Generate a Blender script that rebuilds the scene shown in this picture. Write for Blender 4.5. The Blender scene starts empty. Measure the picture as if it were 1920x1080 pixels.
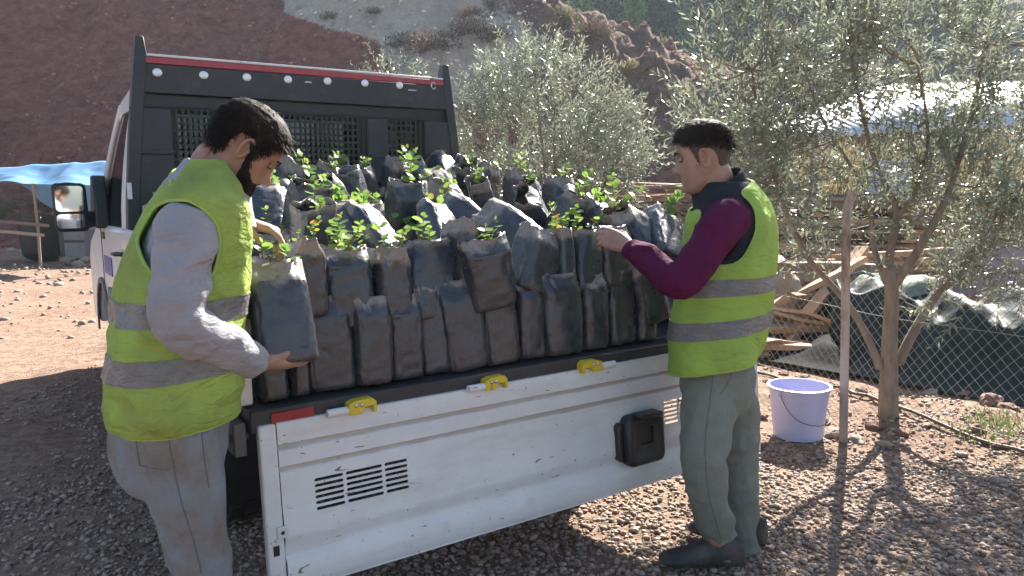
import bpy, bmesh, math, random
import numpy as np
from mathutils import Vector, Matrix, Euler, noise as mnoise

random.seed(11); RNG = np.random.default_rng(11)
S = bpy.context.scene
COL = S.collection
PI = math.pi
R = math.radians

# ------------------------------------------------------------------ camera
FPX, PITCH, ROLL, HC = 1421.9, R(6.767), R(-0.902), 1.37
right0 = Vector((1, 0, 0)); fwd = Vector((0, math.cos(PITCH), -math.sin(PITCH))); up0 = Vector((0, math.sin(PITCH), math.cos(PITCH)))
cR = right0*math.cos(ROLL) + up0*math.sin(ROLL)
cU = -right0*math.sin(ROLL) + up0*math.cos(ROLL)
CAM = Vector((0, 0, HC))
cam = bpy.data.objects.new('camera', bpy.data.cameras.new('camera')); COL.objects.link(cam)
M = Matrix.Identity(4)
for i in range(3):
    M[i][0] = cR[i]; M[i][1] = cU[i]; M[i][2] = -fwd[i]; M[i][3] = CAM[i]
cam.matrix_world = M
cam.data.sensor_width = 36; cam.data.lens = 36*FPX/1920
cam.data.clip_start = 0.05; cam.data.clip_end = 1500
S.camera = cam

# ------------------------------------------------------------------ light
SUN_EL, SUN_AZ = 36.0, 24.0           # azimuth measured from +Y (away from the camera) towards +X
W = bpy.data.worlds.new('World'); S.world = W; W.use_nodes = True
wn = W.node_tree.nodes; wl = W.node_tree.links
bg = wn['Background']
sky = wn.new('ShaderNodeTexSky'); sky.sky_type = 'NISHITA'; sky.sun_disc = False
sky.sun_elevation = R(SUN_EL); sky.sun_rotation = R(SUN_AZ); sky.dust_density = 1.5
wl.new(sky.outputs[0], bg.inputs[0]); bg.inputs[1].default_value = 0.06
sun = bpy.data.objects.new('sun', bpy.data.lights.new('sun', 'SUN')); COL.objects.link(sun)
sun.data.energy = 5.0; sun.data.angle = R(0.5); sun.data.color = (1.0, 0.94, 0.85)
sd = Vector((math.sin(R(SUN_AZ))*math.cos(R(SUN_EL)), math.cos(R(SUN_AZ))*math.cos(R(SUN_EL)), math.sin(R(SUN_EL))))
sun.rotation_euler = sd.to_track_quat('Z', 'Y').to_euler(); sun.location = sd*60
S.view_settings.view_transform = 'Standard'; S.view_settings.look = 'None'
S.view_settings.exposure = 2.2; S.view_settings.gamma = 1.0
S.view_settings.use_curve_mapping = False
S.render.engine = 'CYCLES'
S.cycles.use_denoising = True
S.cycles.max_bounces = 8; S.cycles.diffuse_bounces = 4; S.cycles.transparent_max_bounces = 24
S.cycles.volume_bounces = 0
HAZE = 0.0007
S.cycles.sample_clamp_indirect = 6

# ------------------------------------------------------------------ where things stand
def ray(px, py): return (cR*((px-960)/FPX) + cU*((540-py)/FPX) + fwd)
def at(px, py, d):
    r = ray(px, py); return CAM + r*(d/r.y)
def gp(px, py, z=0.0):
    r = ray(px, py); return CAM + r*((z-HC)/r.z)

TYAW = R(33.608); TO = Vector((-0.775, 2.154, 0)); TW = 2.215; TL = 2.496; TZ = 0.775
tu = Vector((math.cos(TYAW), math.sin(TYAW), 0)); tv = Vector((-math.sin(TYAW), math.cos(TYAW), 0))
def t2w(u, v, z): return TO + tu*u + tv*v + Vector((0, 0, z))
def w2t(p):
    q = p - TO; return Vector((q.dot(tu), q.dot(tv), q.z))
def tray(px, py, n, c):
    """truck-space point where the sight line through a photo point meets the plane n.p = c (truck axes)"""
    a = w2t(CAM); b = w2t(CAM + ray(px, py)) - a
    n = Vector(n); t = (c - n.dot(a))/n.dot(b); return a + b*t

# ------------------------------------------------------------------ noise
def _h(ix, iy, iz, s):
    n = (ix*374761393 + iy*668265263 + iz*2147483647*3 + s*1274126177) & 0xFFFFFFFF
    n = ((n ^ (n >> 13))*1274126177) & 0xFFFFFFFF
    n = ((n ^ (n >> 16))*2246822519) & 0xFFFFFFFF
    return ((n ^ (n >> 15)) & 0xFFFF)/65535.0
def vnoise(P, scale=1.0, seed=0):
    P = np.asarray(P, float)*scale
    i = np.floor(P).astype(np.int64); f = P - i; f = f*f*(3-2*f)
    x, y, z = i[:, 0], i[:, 1], i[:, 2]
    out = 0
    for dx in (0, 1):
        wx = f[:, 0] if dx else 1-f[:, 0]
        for dy in (0, 1):
            wy = f[:, 1] if dy else 1-f[:, 1]
            for dz in (0, 1):
                wz = f[:, 2] if dz else 1-f[:, 2]
                out = out + wx*wy*wz*_h(x+dx, y+dy, z+dz, seed)
    return out*2-1
def fbm(P, scale=1.0, octv=4, seed=0, gain=0.5):
    o = 0; a = 1.0
    for k in range(octv):
        o = o + a*vnoise(P, scale*2**k, seed+k*17); a *= gain
    return o

# ------------------------------------------------------------------ materials
def new_mat(name):
    m = bpy.data.materials.new(name); m.use_nodes = True
    nt = m.node_tree; return m, nt, nt.nodes, nt.links, nt.nodes['Principled BSDF']
def ramp(nt, src, stops):
    r = nt.nodes.new('ShaderNodeValToRGB'); e = r.color_ramp.elements
    while len(e) > len(stops): e.remove(e[-1])
    while len(e) < len(stops): e.new(0.5)
    for k, (p, c) in enumerate(stops):
        e[k].position = p; e[k].color = (*c, 1) if len(c) == 3 else c
    nt.links.new(src, r.inputs[0]); return r.outputs[0]
def noise_node(nt, scale, detail=5, rough=0.55, vec=None, dist=0.0, w=None):
    n = nt.nodes.new('ShaderNodeTexNoise'); n.inputs['Scale'].default_value = scale
    n.inputs['Detail'].default_value = detail; n.inputs['Roughness'].default_value = rough
    n.inputs['Distortion'].default_value = dist
    if vec is not None: nt.links.new(vec, n.inputs['Vector'])
    return n.outputs['Fac']
def coords(nt, kind='Object', sc=(1, 1, 1)):
    t = nt.nodes.new('ShaderNodeTexCoord'); mp = nt.nodes.new('ShaderNodeMapping')
    mp.inputs['Scale'].default_value = sc
    nt.links.new(t.outputs[kind], mp.inputs[0]); return mp.outputs[0]
def mixc(nt, fac, a, b, mode='MIX'):
    m = nt.nodes.new('ShaderNodeMix'); m.data_type = 'RGBA'; m.blend_type = mode
    for inp, v in ((0, fac), (6, a), (7, b)):
        if isinstance(v, (int, float)): m.inputs[inp].default_value = v
        elif isinstance(v, (tuple, list)): m.inputs[inp].default_value = (*v, 1)
        else: nt.links.new(v, m.inputs[inp])
    return m.outputs[2]
def mathn(nt, op, a, b=0.0):
    m = nt.nodes.new('ShaderNodeMath'); m.operation = op; m.use_clamp = False
    for k, v in enumerate((a, b)):
        if isinstance(v, (int, float)): m.inputs[k].default_value = v
        else: nt.links.new(v, m.inputs[k])
    return m.outputs[0]
def bump(nt, bsdf, h, strength=0.3, dist=0.01):
    b = nt.nodes.new('ShaderNodeBump'); b.inputs['Strength'].default_value = strength; b.inputs['Distance'].default_value = dist
    nt.links.new(h, b.inputs['Height']); nt.links.new(b.outputs[0], bsdf.inputs['Normal'])

def mat_plain(name, c1, c2=None, scale=8, rough=0.6, metal=0.0, bmp=0.0, bscale=60, bdist=0.004, sc=(1, 1, 1), spec=0.5, rvar=0.0, isl=0.0, dirt=None):
    """two-tone noise colour, optional relief, optional island to island difference, optional dirt blotches"""
    m, nt, N, L, b = new_mat(name)
    b.inputs['Roughness'].default_value = rough; b.inputs['Metallic'].default_value = metal
    b.inputs['Specular IOR Level'].default_value = spec
    v = coords(nt, 'Object', sc)
    n = noise_node(nt, scale, 6, 0.6, v)
    c = ramp(nt, n, [(0.3, c1), (0.7, c2 or c1)])
    if isl:
        g = N.new('ShaderNodeNewGeometry')
        f = mathn(nt, 'MULTIPLY_ADD', g.outputs['Random Per Island'], 2*isl); f.node.inputs[2].default_value = 1-isl
        cc = N.new('ShaderNodeCombineColor')
        for k in range(3): L.new(f, cc.inputs[k])
        c = mixc(nt, 1.0, c, cc.outputs[0], 'MULTIPLY')
    if dirt:
        dcol, dscale, lo, hi = dirt
        d = ramp(nt, noise_node(nt, dscale, 8, 0.7, v), [(lo, (0, 0, 0)), (hi, (1, 1, 1))])
        c = mixc(nt, d, c, dcol)
    L.new(c, b.inputs['Base Color'])
    if rvar:
        rr = ramp(nt, noise_node(nt, scale*2.3, 5, 0.6, v), [(0.3, (rough-rvar,)*3), (0.7, (rough+rvar,)*3)])
        L.new(rr, b.inputs['Roughness'])
    if bmp: bump(nt, b, noise_node(nt, bscale, 6, 0.6, v), bmp, bdist)
    return m

def mat_leaf(name, c1, c2, rough=0.4, trans=0.35, tc=None, spec=0.5, obj_rand=False):
    m, nt, N, L, b = new_mat(name)
    if obj_rand:
        src = N.new('ShaderNodeObjectInfo').outputs['Random']
    else:
        src = N.new('ShaderNodeNewGeometry').outputs['Random Per Island']
    c = ramp(nt, src, [(0.0, c1), (1.0, c2)])
    L.new(c, b.inputs['Base Color']); b.inputs['Roughness'].default_value = rough
    b.inputs['Specular IOR Level'].default_value = spec
    t = N.new('ShaderNodeBsdfTranslucent')
    if tc: L.new(mixc(nt, 1.0, c, tc, 'MULTIPLY'), t.inputs[0])
    else: L.new(c, t.inputs[0])
    mx = N.new('ShaderNodeMixShader'); mx.inputs[0].default_value = trans
    L.new(b.outputs[0], mx.inputs[1]); L.new(t.outputs[0], mx.inputs[2])
    L.new(mx.outputs[0], N['Material Output'].inputs[0])
    return m

def mat_glass(name, tint, gloss=0.12, rough=0.03):
    m, nt, N, L, b = new_mat(name)
    N.remove(b)
    t = N.new('ShaderNodeBsdfTransparent'); t.inputs[0].default_value = (*tint, 1)
    g = N.new('ShaderNodeBsdfGlossy'); g.inputs['Roughness'].default_value = rough
    fr = N.new('ShaderNodeFresnel'); fr.inputs[0].default_value = 1.5
    f2 = mathn(nt, 'MAXIMUM', fr.outputs[0], gloss)
    mx = N.new('ShaderNodeMixShader'); L.new(f2, mx.inputs[0])
    L.new(t.outputs[0], mx.inputs[1]); L.new(g.outputs[0], mx.inputs[2])
    L.new(mx.outputs[0], N['Material Output'].inputs[0]); return m

# ------------------------------------------------------------------ mesh building
class MB:
    def __init__(s): s.v = []; s.f = []; s.m = []
    def add(s, vs, fs, mi=0):
        o = len(s.v); s.v += [tuple(x) for x in vs]; s.f += [tuple(i+o for i in f) for f in fs]; s.m += [mi]*len(fs); return s
    def box(s, lo, hi, mi=0, mat=None):
        x0, y0, z0 = lo; x1, y1, z1 = hi
        vs = [(x0, y0, z0), (x1, y0, z0), (x1, y1, z0), (x0, y1, z0), (x0, y0, z1), (x1, y0, z1), (x1, y1, z1), (x0, y1, z1)]
        if mat: vs = [mat @ Vector(p) for p in vs]
        return s.add(vs, [(0, 3, 2, 1), (4, 5, 6, 7), (0, 1, 5, 4), (1, 2, 6, 5), (2, 3, 7, 6), (3, 0, 4, 7)], mi)
    def prism(s, poly, f0, f1, mi=0):
        """poly: 2D list; f0, f1 map (a,b) to a 3D point at the two ends"""
        n = len(poly); vs = [f0(*p) for p in poly] + [f1(*p) for p in poly]
        fs = [tuple(range(n))[::-1], tuple(range(n, 2*n))] + [(i, (i+1) % n, n+(i+1) % n, n+i) for i in range(n)]
        return s.add(vs, fs, mi)
    def tube(s, pts, rad, n=8, mi=0, cap=True, flat=1.0, ref=None):
        pts = [Vector(p) for p in pts]; k = len(pts)
        if isinstance(rad, (int, float)): rad = [rad]*k
        rings = []; prev = Vector(ref) if ref is not None else None
        for i, p in enumerate(pts):
            t = (pts[min(i+1, k-1)] - pts[max(i-1, 0)])
            t = t.normalized() if t.length > 1e-9 else Vector((0, 0, 1))
            if prev is None: prev = t.orthogonal()
            a = (prev - t*prev.dot(t)); a = a.normalized() if a.length > 1e-6 else t.orthogonal().normalized()
            prev = a; b = t.cross(a)
            rings.append([p + a*(rad[i]*math.cos(2*PI*j/n)) + b*(rad[i]*flat*math.sin(2*PI*j/n)) for j in range(n)])
        s.loft(rings, mi, cap); return s
    def loft(s, rings, mi=0, cap=True, closed=True):
        n = len(rings[0]); vs = [p for r in rings for p in r]; fs = []
        for i in range(len(rings)-1):
            for j in range(n if closed else n-1):
                j2 = (j+1) % n
                fs.append((i*n+j, i*n+j2, (i+1)*n+j2, (i+1)*n+j))
        if cap: fs.append(tuple(range(n))[::-1]); fs.append(tuple(range((len(rings)-1)*n, len(rings)*n)))
        return s.add(vs, fs, mi)
    def ellipsoid(s, c, r, n=12, mi=0, rot=None):
        rings = []
        for i in range(1, n):
            t = PI*i/n; rings.append([Vector((math.sin(t)*math.cos(2*PI*j/(2*n))*r[0], math.sin(t)*math.sin(2*PI*j/(2*n))*r[1], -math.cos(t)*r[2])) for j in range(2*n)])
        rings = [[Vector(c) + (rot @ p if rot else p) for p in q] for q in rings]
        return s.loft(rings, mi, True)
    def mesh(s, name, mats, smooth=None):
        me = bpy.data.meshes.new(name); me.from_pydata([tuple(p) for p in s.v], [], s.f)
        for m in (mats if isinstance(mats, (list, tuple)) else [mats]): me.materials.append(m)
        if any(s.m): me.polygons.foreach_set('material_index', s.m)
        me.update()
        bm = bmesh.new(); bm.from_mesh(me); bmesh.ops.recalc_face_normals(bm, faces=bm.faces); bm.to_mesh(me); bm.free()
        if smooth is not None:
            me.polygons.foreach_set('use_smooth', [True]*len(me.polygons))
            if smooth < 180: me.set_sharp_from_angle(angle=R(smooth))
        return me
    def build(s, name, mats, parent=None, smooth=None, bevel=None, seg=2, loc=None):
        o = link(name, s.mesh(name, mats, smooth), parent)
        if loc is not None: o.location = loc
        if bevel:
            b = o.modifiers.new('bevel', 'BEVEL'); b.width = bevel; b.segments = seg; b.limit_method = 'ANGLE'; b.angle_limit = R(35)
            b.harden_normals = False
            o.data.polygons.foreach_set('use_smooth', [True]*len(o.data.polygons)); o.data.set_sharp_from_angle(angle=R(50))
        return o

def link(name, data, parent=None):
    o = bpy.data.objects.new(name, data); COL.objects.link(o)
    if parent is not None: o.parent = parent
    return o
def tag(o, label=None, cat=None, group=None, kind=None):
    if label: o['label'] = label
    if cat: o['category'] = cat
    if group: o['group'] = group
    if kind: o['kind'] = kind
    return o
def thing(name, label, cat, loc=(0, 0, 0), rz=0.0, group=None):
    o = link(name, None); o.location = loc; o.rotation_euler = (0, 0, rz); o.empty_display_size = 0.1
    return tag(o, label, cat, group)
def np_mesh(name, V, F, mat, smooth=True):
    """fast mesh from arrays: V (n,3), F (m,k) with a constant k"""
    V = np.ascontiguousarray(V, np.float32); F = np.ascontiguousarray(F, np.int32)
    me = bpy.data.meshes.new(name); k = F.shape[1]
    me.vertices.add(len(V)); me.vertices.foreach_set('co', V.ravel())
    me.loops.add(F.size); me.loops.foreach_set('vertex_index', F.ravel())
    me.polygons.add(len(F)); me.polygons.foreach_set('loop_start', np.arange(0, F.size, k, dtype=np.int32))
    me.polygons.foreach_set('loop_total', np.full(len(F), k, np.int32))
    if smooth: me.polygons.foreach_set('use_smooth', np.ones(len(F), bool))
    me.materials.append(mat); me.update(calc_edges=True); me.validate(); return me
def baked(o):
    """replace an object's mesh by its evaluated one and drop the modifiers"""
    dg = bpy.context.evaluated_depsgraph_get(); dg.update()
    me = bpy.data.meshes.new_from_object(o.evaluated_get(dg)); old = o.data
    o.modifiers.clear(); o.data = me; me.name = old.name; bpy.data.meshes.remove(old); return o
def frames(V, d):
    """orthonormal frames for unit directions d (n,3): returns side, normal"""
    ref = np.tile(np.array([0, 0, 1.0]), (len(d), 1)); ref[np.abs(d[:, 2]) > 0.9] = (1, 0, 0)
    s = np.cross(d, ref); s /= np.linalg.norm(s, axis=1)[:, None]
    n = np.cross(s, d); return s, n
def leaves_mesh(name, P, D, ln, wd, mat, roll=None, fold=0.25, curve=0.12):
    """lens shaped leaves (two quads each, folded along the rib) from base points P, directions D"""
    n = len(P); D = D/np.linalg.norm(D, axis=1)[:, None]
    s, u = frames(P, D)
    a = RNG.uniform(0, 2*PI, n) if roll is None else roll
    s2 = s*np.cos(a)[:, None] + u*np.sin(a)[:, None]; u2 = -s*np.sin(a)[:, None] + u*np.cos(a)[:, None]
    ln = np.broadcast_to(ln, n)[:, None]; wd = np.broadcast_to(wd, n)[:, None]
    mid = P + D*ln*0.5 + u2*ln*curve; tip = P + D*ln
    l = P + D*ln*0.48 + s2*wd*0.5 + u2*(ln*curve+wd*fold); r = P + D*ln*0.48 - s2*wd*0.5 + u2*(ln*curve+wd*fold)
    V = np.stack([P, l, tip, r, mid], 1).reshape(-1, 3)
    o = np.arange(n)[:, None]*5
    F = np.concatenate([o+np.array([[0, 4, 1]]), o+np.array([[4, 2, 1]]), o+np.array([[0, 3, 4]]), o+np.array([[3, 2, 4]])], 0)
    return np_mesh(name, V, F, mat, True)

# ================================================================== SETTING
# ---- materials of the ground
def mat_ground():
    m, nt, N, L, b = new_mat('earth'); b.inputs['Roughness'].default_value = 0.95
    b.inputs['Specular IOR Level'].default_value = 0.15
    v = coords(nt, 'Object')
    big = noise_node(nt, 0.55, 5, 0.6, v); fine = noise_node(nt, 14, 8, 0.7, v); mid = noise_node(nt, 3.2, 6, 0.65, v)
    c = ramp(nt, fine, [(0.3, (0.105, 0.070, 0.050)), (0.5, (0.20, 0.138, 0.100)), (0.72, (0.33, 0.245, 0.185))])
    c = mixc(nt, ramp(nt, big, [(0.45, (0, 0, 0)), (0.66, (0.5,)*3)]), c, ramp(nt, fine, [(0.3, (0.10, 0.045, 0.030)), (0.7, (0.23, 0.115, 0.08))]))
    vo = N.new('ShaderNodeTexVoronoi'); vo.inputs['Scale'].default_value = 38; L.new(v, vo.inputs['Vector'])
    stone = ramp(nt, vo.outputs['Distance'], [(0.28, (1, 1, 1)), (0.42, (0, 0, 0))])
    sm = mathn(nt, 'MULTIPLY', stone, ramp(nt, mid, [(0.42, (0, 0, 0)), (0.6, (0.75,)*3)]))
    sc = ramp(nt, vo.outputs['Color'], [(0.2, (0.12, 0.075, 0.055)), (0.8, (0.33, 0.25, 0.19))])
    c = mixc(nt, sm, c, sc); L.new(c, b.inputs['Base Color'])
    h = mathn(nt, 'ADD', fine, mathn(nt, 'MULTIPLY', sm, 0.8)); bump(nt, b, h, 0.7, 0.02)
    return m
M_EARTH = mat_ground()

def axis(lo, hi, fine, c0, c1, grow=1.25):
    a = list(np.arange(c0, c1+1e-6, fine)); d = fine
    while a[-1] < hi: d *= grow; a.append(a[-1]+d)
    d = fine
    while a[0] > lo: d *= grow; a.insert(0, a[0]-d)
    return np.array(a)
def ground_z(x, y):
    P = np.stack([x, y, np.zeros_like(x)], -1).reshape(-1, 3)
    z = 0.018*fbm(P, 1.1, 4, 3) + 0.010*fbm(P, 6.0, 3, 5)
    z += 0.10*np.clip((P[:, 1]-7)/10, 0, 1)*fbm(P, 0.5, 3, 9)
    # low bank of red earth along the fence
    fx = (P[:, 0]-1.2); line = 5.55 - 0.60*fx
    z += 0.035*np.exp(-((P[:, 1]-line)/0.45)**2)*np.clip(fx*2, 0, 1)*(1+0.8*fbm(P, 5, 3, 21))
    return z.reshape(np.shape(x)) - 0.012
xs = axis(-420, 420, 0.07, -4.2, 4.2); ys = axis(-160, 900, 0.07, 1.2, 8.2)
X, Y = np.meshgrid(xs, ys); Z = ground_z(X, Y)
V = np.stack([X, Y, Z], -1).reshape(-1, 3); nx, ny = len(xs), len(ys)
ii = (np.arange(ny-1)[:, None]*nx + np.arange(nx-1)[None]).ravel()
F = np.stack([ii, ii+1, ii+nx+1, ii+nx], 1)
tag(link('ground', np_mesh('ground', V, F, M_EARTH)), kind='structure')

# ---- hillside: red cut bank, pale outcrop in the middle, falling away to the right
def mat_hill():
    m, nt, N, L, b = new_mat('hill_earth'); b.inputs['Roughness'].default_value = 1.0; b.inputs['Specular IOR Level'].default_value = 0.1
    v = coords(nt, 'Object'); vs = coords(nt, 'Object', (1, 0.4, 1.6))
    n1 = noise_node(nt, 0.35, 8, 0.65, v); n2 = noise_node(nt, 2.2, 8, 0.7, vs, 0.6); n3 = noise_node(nt, 9, 8, 0.7, v)
    red = ramp(nt, n2, [(0.30, (0.16, 0.060, 0.048)), (0.5, (0.33, 0.130, 0.105)), (0.72, (0.48, 0.235, 0.185))])
    pale = ramp(nt, n2, [(0.28, (0.34, 0.28, 0.22)), (0.42, (0.66, 0.59, 0.48)), (0.7, (0.80, 0.74, 0.63))])
    brown = ramp(nt, n2, [(0.3, (0.12, 0.078, 0.066)), (0.55, (0.24, 0.165, 0.135)), (0.75, (0.36, 0.275, 0.21))])
    at1 = N.new('ShaderNodeAttribute'); at1.attribute_name = 'zone'
    sp = N.new('ShaderNodeSeparateColor'); L.new(at1.outputs['Color'], sp.inputs[0])
    wob = mathn(nt, 'MULTIPLY', mathn(nt, 'SUBTRACT', n3, 0.5), 0.55)
    k = mathn(nt, 'ADD', sp.outputs[0], wob); k2 = mathn(nt, 'ADD', sp.outputs[1], wob)
    c = mixc(nt, ramp(nt, k, [(0.42, (0, 0, 0)), (0.56, (1, 1, 1))]), red, pale)
    c = mixc(nt, ramp(nt, k2, [(0.42, (0, 0, 0)), (0.6, (1, 1, 1))]), c, brown)
    c = mixc(nt, ramp(nt, n1, [(0.3, (0.0,)*3), (0.7, (0.30,)*3)]), c, (0.16, 0.095, 0.07))
    L.new(c, b.inputs['Base Color'])
    bump(nt, b, mathn(nt, 'ADD', n2, n3), 1.0, 0.25); return m
M_HILL = mat_hill()
hx = np.concatenate([np.arange(-46, -20, 0.5), np.arange(-20, 12, 0.13), np.arange(12, 46, 0.5)]); hy = np.concatenate([np.arange(15, 33, 0.13), np.arange(33, 62, 0.8)])
HX, HY = np.meshgrid(hx, hy)
def hill_h(x, y):
    P = np.stack([x, y, np.zeros_like(x)], -1).reshape(-1, 3); px, py = P[:, 0], P[:, 1]
    base = 19.5 + 1.6*fbm(P, 0.12, 3, 40) - 2.0*np.clip((px+3)/10, 0, 1) + 2.4*np.clip((-px-5)/4, 0, 1)
    s = np.clip(py-base, 0, None)
    h = 0.86*s + 0.25*np.clip(s-3, 0, None)
    ridge = np.interp(px, [-46, -14, -6, 0.5, 3.2, 6.4, 9, 14, 46], [16, 15, 12.5, 9.2, 7.6, 5.9, 5.0, 3.4, 1.2]) + 0.6*fbm(P, 0.33, 4, 44)
    ridge += 0.16*np.clip(py-27, 0, None)
    k = 0.9; h = -k*np.log(np.exp(-np.clip(h, 0, 60)/k) + np.exp(-ridge/k))
    amp = np.clip(h, 0, 1.2)/1.2
    gul = np.abs(vnoise(np.stack([px*0.8+0.4*fbm(P, .5, 2, 3), py*0.15, px*0], -1), 1.0, 51))
    h += amp*(0.55*fbm(P, 0.5, 4, 45) + 0.28*fbm(P, 1.7, 4, 46) + 0.12*fbm(P, 3.6, 3, 47) + 0.10*(1-2*np.abs(vnoise(P*np.array([1, .5, 1]), 1.5, 53))) - 0.5*gul*np.clip(h/5, 0, 1))
    return (h-0.25).reshape(np.shape(x))
HZ = hill_h(HX, HY)
V = np.stack([HX, HY, HZ], -1).reshape(-1, 3); nx, ny = len(hx), len(hy)
ii = (np.arange(ny-1)[:, None]*nx + np.arange(nx-1)[None]).ravel(); F = np.stack([ii, ii+1, ii+nx+1, ii+nx], 1)
me = np_mesh('hillside', V, F, M_HILL)
# zones follow the strata of the hill itself (position on the slope)
wobb = fbm(V, 0.3, 3, 60)*1.1
xx = V[:, 0] + wobb; zz = V[:, 2] + wobb*0.8
lower = np.interp(xx, [-14, -9.5, -6.5, -3.6, -2.2, 3], [11.5, 9.6, 7.2, 4.8, 4.2, 4.0])    # red below, pale above
pale = np.clip(0.5+(zz-lower)*0.7, 0, 1)*np.clip(0.5+(0.6-xx)*0.7, 0, 1)*np.clip(0.5+(xx+13)*0.5, 0, 1)
brown = np.clip(0.5+(xx+0.6)*0.45, 0, 1)*np.clip(0.62+0.35*fbm(V, 0.7, 4, 62), 0, 1)*1.1
ca = me.color_attributes.new('zone', 'FLOAT_COLOR', 'POINT')
ca.data.foreach_set('color', np.stack([pale, brown, pale*0, pale*0+1], 1).astype(np.float32).ravel())
tag(link('hillside', me), kind='structure')

# ---- wooded hill far behind
M_FAR = mat_plain('forest_floor', (0.03, 0.035, 0.02), (0.07, 0.06, 0.04), 0.5, 0.95, bmp=0.6, bscale=2, bdist=0.3)
fx = np.arange(-40, 100, 2.0); fy = np.arange(42, 93, 3.0); FX, FY = np.meshgrid(fx, fy)
def far_h(x, y):
    P = np.stack([x, y, np.zeros_like(x)], -1).reshape(-1, 3)
    return (-0.6 + 0.62*np.clip(P[:, 1]-44, 0, None) + 2.0*fbm(P, 0.05, 3, 70)*np.clip((P[:, 1]-44)/10, 0, 1)).reshape(np.shape(x))
V = np.stack([FX, FY, far_h(FX, FY)], -1).reshape(-1, 3); nx, ny = len(fx), len(fy)
ii = (np.arange(ny-1)[:, None]*nx + np.arange(nx-1)[None]).ravel(); F = np.stack([ii, ii+1, ii+nx+1, ii+nx], 1)
tag(link('far_hill', np_mesh('far_hill', V, F, M_FAR)), kind='structure')

# ---- gravel: loose pebbles lying on the earth
def ico():
    bm = bmesh.new(); bmesh.ops.create_icosphere(bm, subdivisions=1, radius=1.0)
    V = np.array([v.co[:] for v in bm.verts]); F = np.array([[v.index for v in f.verts] for f in bm.faces]); bm.free(); return V, F
ICO_V, ICO_F = ico()
def pebbles(name, P, size, mat, flat=0.6):
    n = len(P); q = RNG.normal(size=(n, 3)); ax = RNG.uniform(0, 2*PI, n)
    base = ICO_V[None]*(1+0.22*RNG.normal(size=(n, len(ICO_V), 1)).clip(-1.5, 1.5))
    sc = size[:, None]*np.stack([RNG.uniform(0.75, 1.35, n), RNG.uniform(0.7, 1.0, n), RNG.uniform(0.45, 0.8, n)*flat/0.6], 1)
    v = base*sc[:, None, :]
    tx = RNG.normal(0, 0.25, n); c, s = np.cos(tx)[:, None], np.sin(tx)[:, None]
    y, z = v[..., 1]*c - v[..., 2]*s, v[..., 1]*s + v[..., 2]*c
    c, s = np.cos(ax)[:, None], np.sin(ax)[:, None]
    x2, y2 = v[..., 0]*c - y*s, v[..., 0]*s + y*c
    v = np.stack([x2, y2, z], -1) + P[:, None, :]
    F = (ICO_F[None] + (np.arange(n)*len(ICO_V))[:, None, None]).reshape(-1, 3)
    return np_mesh(name, v.reshape(-1, 3), F, mat, True)
def mat_pebble():
    m, nt, N, L, b = new_mat('pebble'); b.inputs['Roughness'].default_value = 0.7; b.inputs['Specular IOR Level'].default_value = 0.3
    g = N.new('ShaderNodeNewGeometry')
    c = ramp(nt, g.outputs['Random Per Island'], [(0.0, (0.17, 0.118, 0.092)), (0.3, (0.27, 0.198, 0.155)), (0.6, (0.35, 0.268, 0.212)), (0.88, (0.43, 0.34, 0.275)), (1.0, (0.23, 0.12, 0.085))])
    v = coords(nt, 'Object'); n = noise_node(nt, 90, 4, 0.6, v)
    c = mixc(nt, ramp(nt, n, [(0.35, (0,)*3), (0.75, (0.45,)*3)]), c, (0.14, 0.085, 0.06)); L.new(c, b.inputs['Base Color']); bump(nt, b, n, 0.2, 0.003)
    return m
M_PEB = mat_pebble()
ICO_FULL = (ICO_V, ICO_F)
def scatter(n, x0, x1, y0, y1, dens, smin, smax, lift=0.25, seed=0):
    x = RNG.uniform(x0, x1, n); y = RNG.uniform(y0, y1, n)
    P = np.stack([x, y, 0*x], 1); k = RNG.uniform(0, 1, n) < dens(P); P = P[k]
    s = smin + (smax-smin)*RNG.uniform(0, 1, len(P))**2.2
    P[:, 2] = ground_z(P[:, 0], P[:, 1]) + s*lift; return P, s
def in_view(P, m=1.12):
    return (np.abs(P[:, 0]) < P[:, 1]*0.675*m+0.25)
def dens_gravel(P):
    x, y = P[:, 0], P[:, 1]
    d = np.clip(1.05 - (y-3.6)*0.42 + 0.75*fbm(P, 1.3, 3, 80), 0.10, 1)
    d = np.where((x > 1.3) & (y > 4.1-0.35*(x-1.3)), d*0.35, d)
    d = np.where(x < -0.8, np.clip(0.45 + 0.6*fbm(P, 1.6, 3, 81), 0.12, 1)*np.clip(1.5-(y-2)/5, 0.15, 1), d)
    return d*in_view(P)
low_v, low_f = ICO_V, ICO_F
bm = bmesh.new(); bmesh.ops.create_icosphere(bm, subdivisions=1, radius=1.0); bm.free()
gv = [scatter(54000, -2.6, 2.9, 1.45, 4.6, dens_gravel, 0.0055, 0.0165),
      scatter(24000, -3.6, 3.4, 4.6, 7.6, lambda P: dens_gravel(P)*0.8, 0.007, 0.020)]
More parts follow.
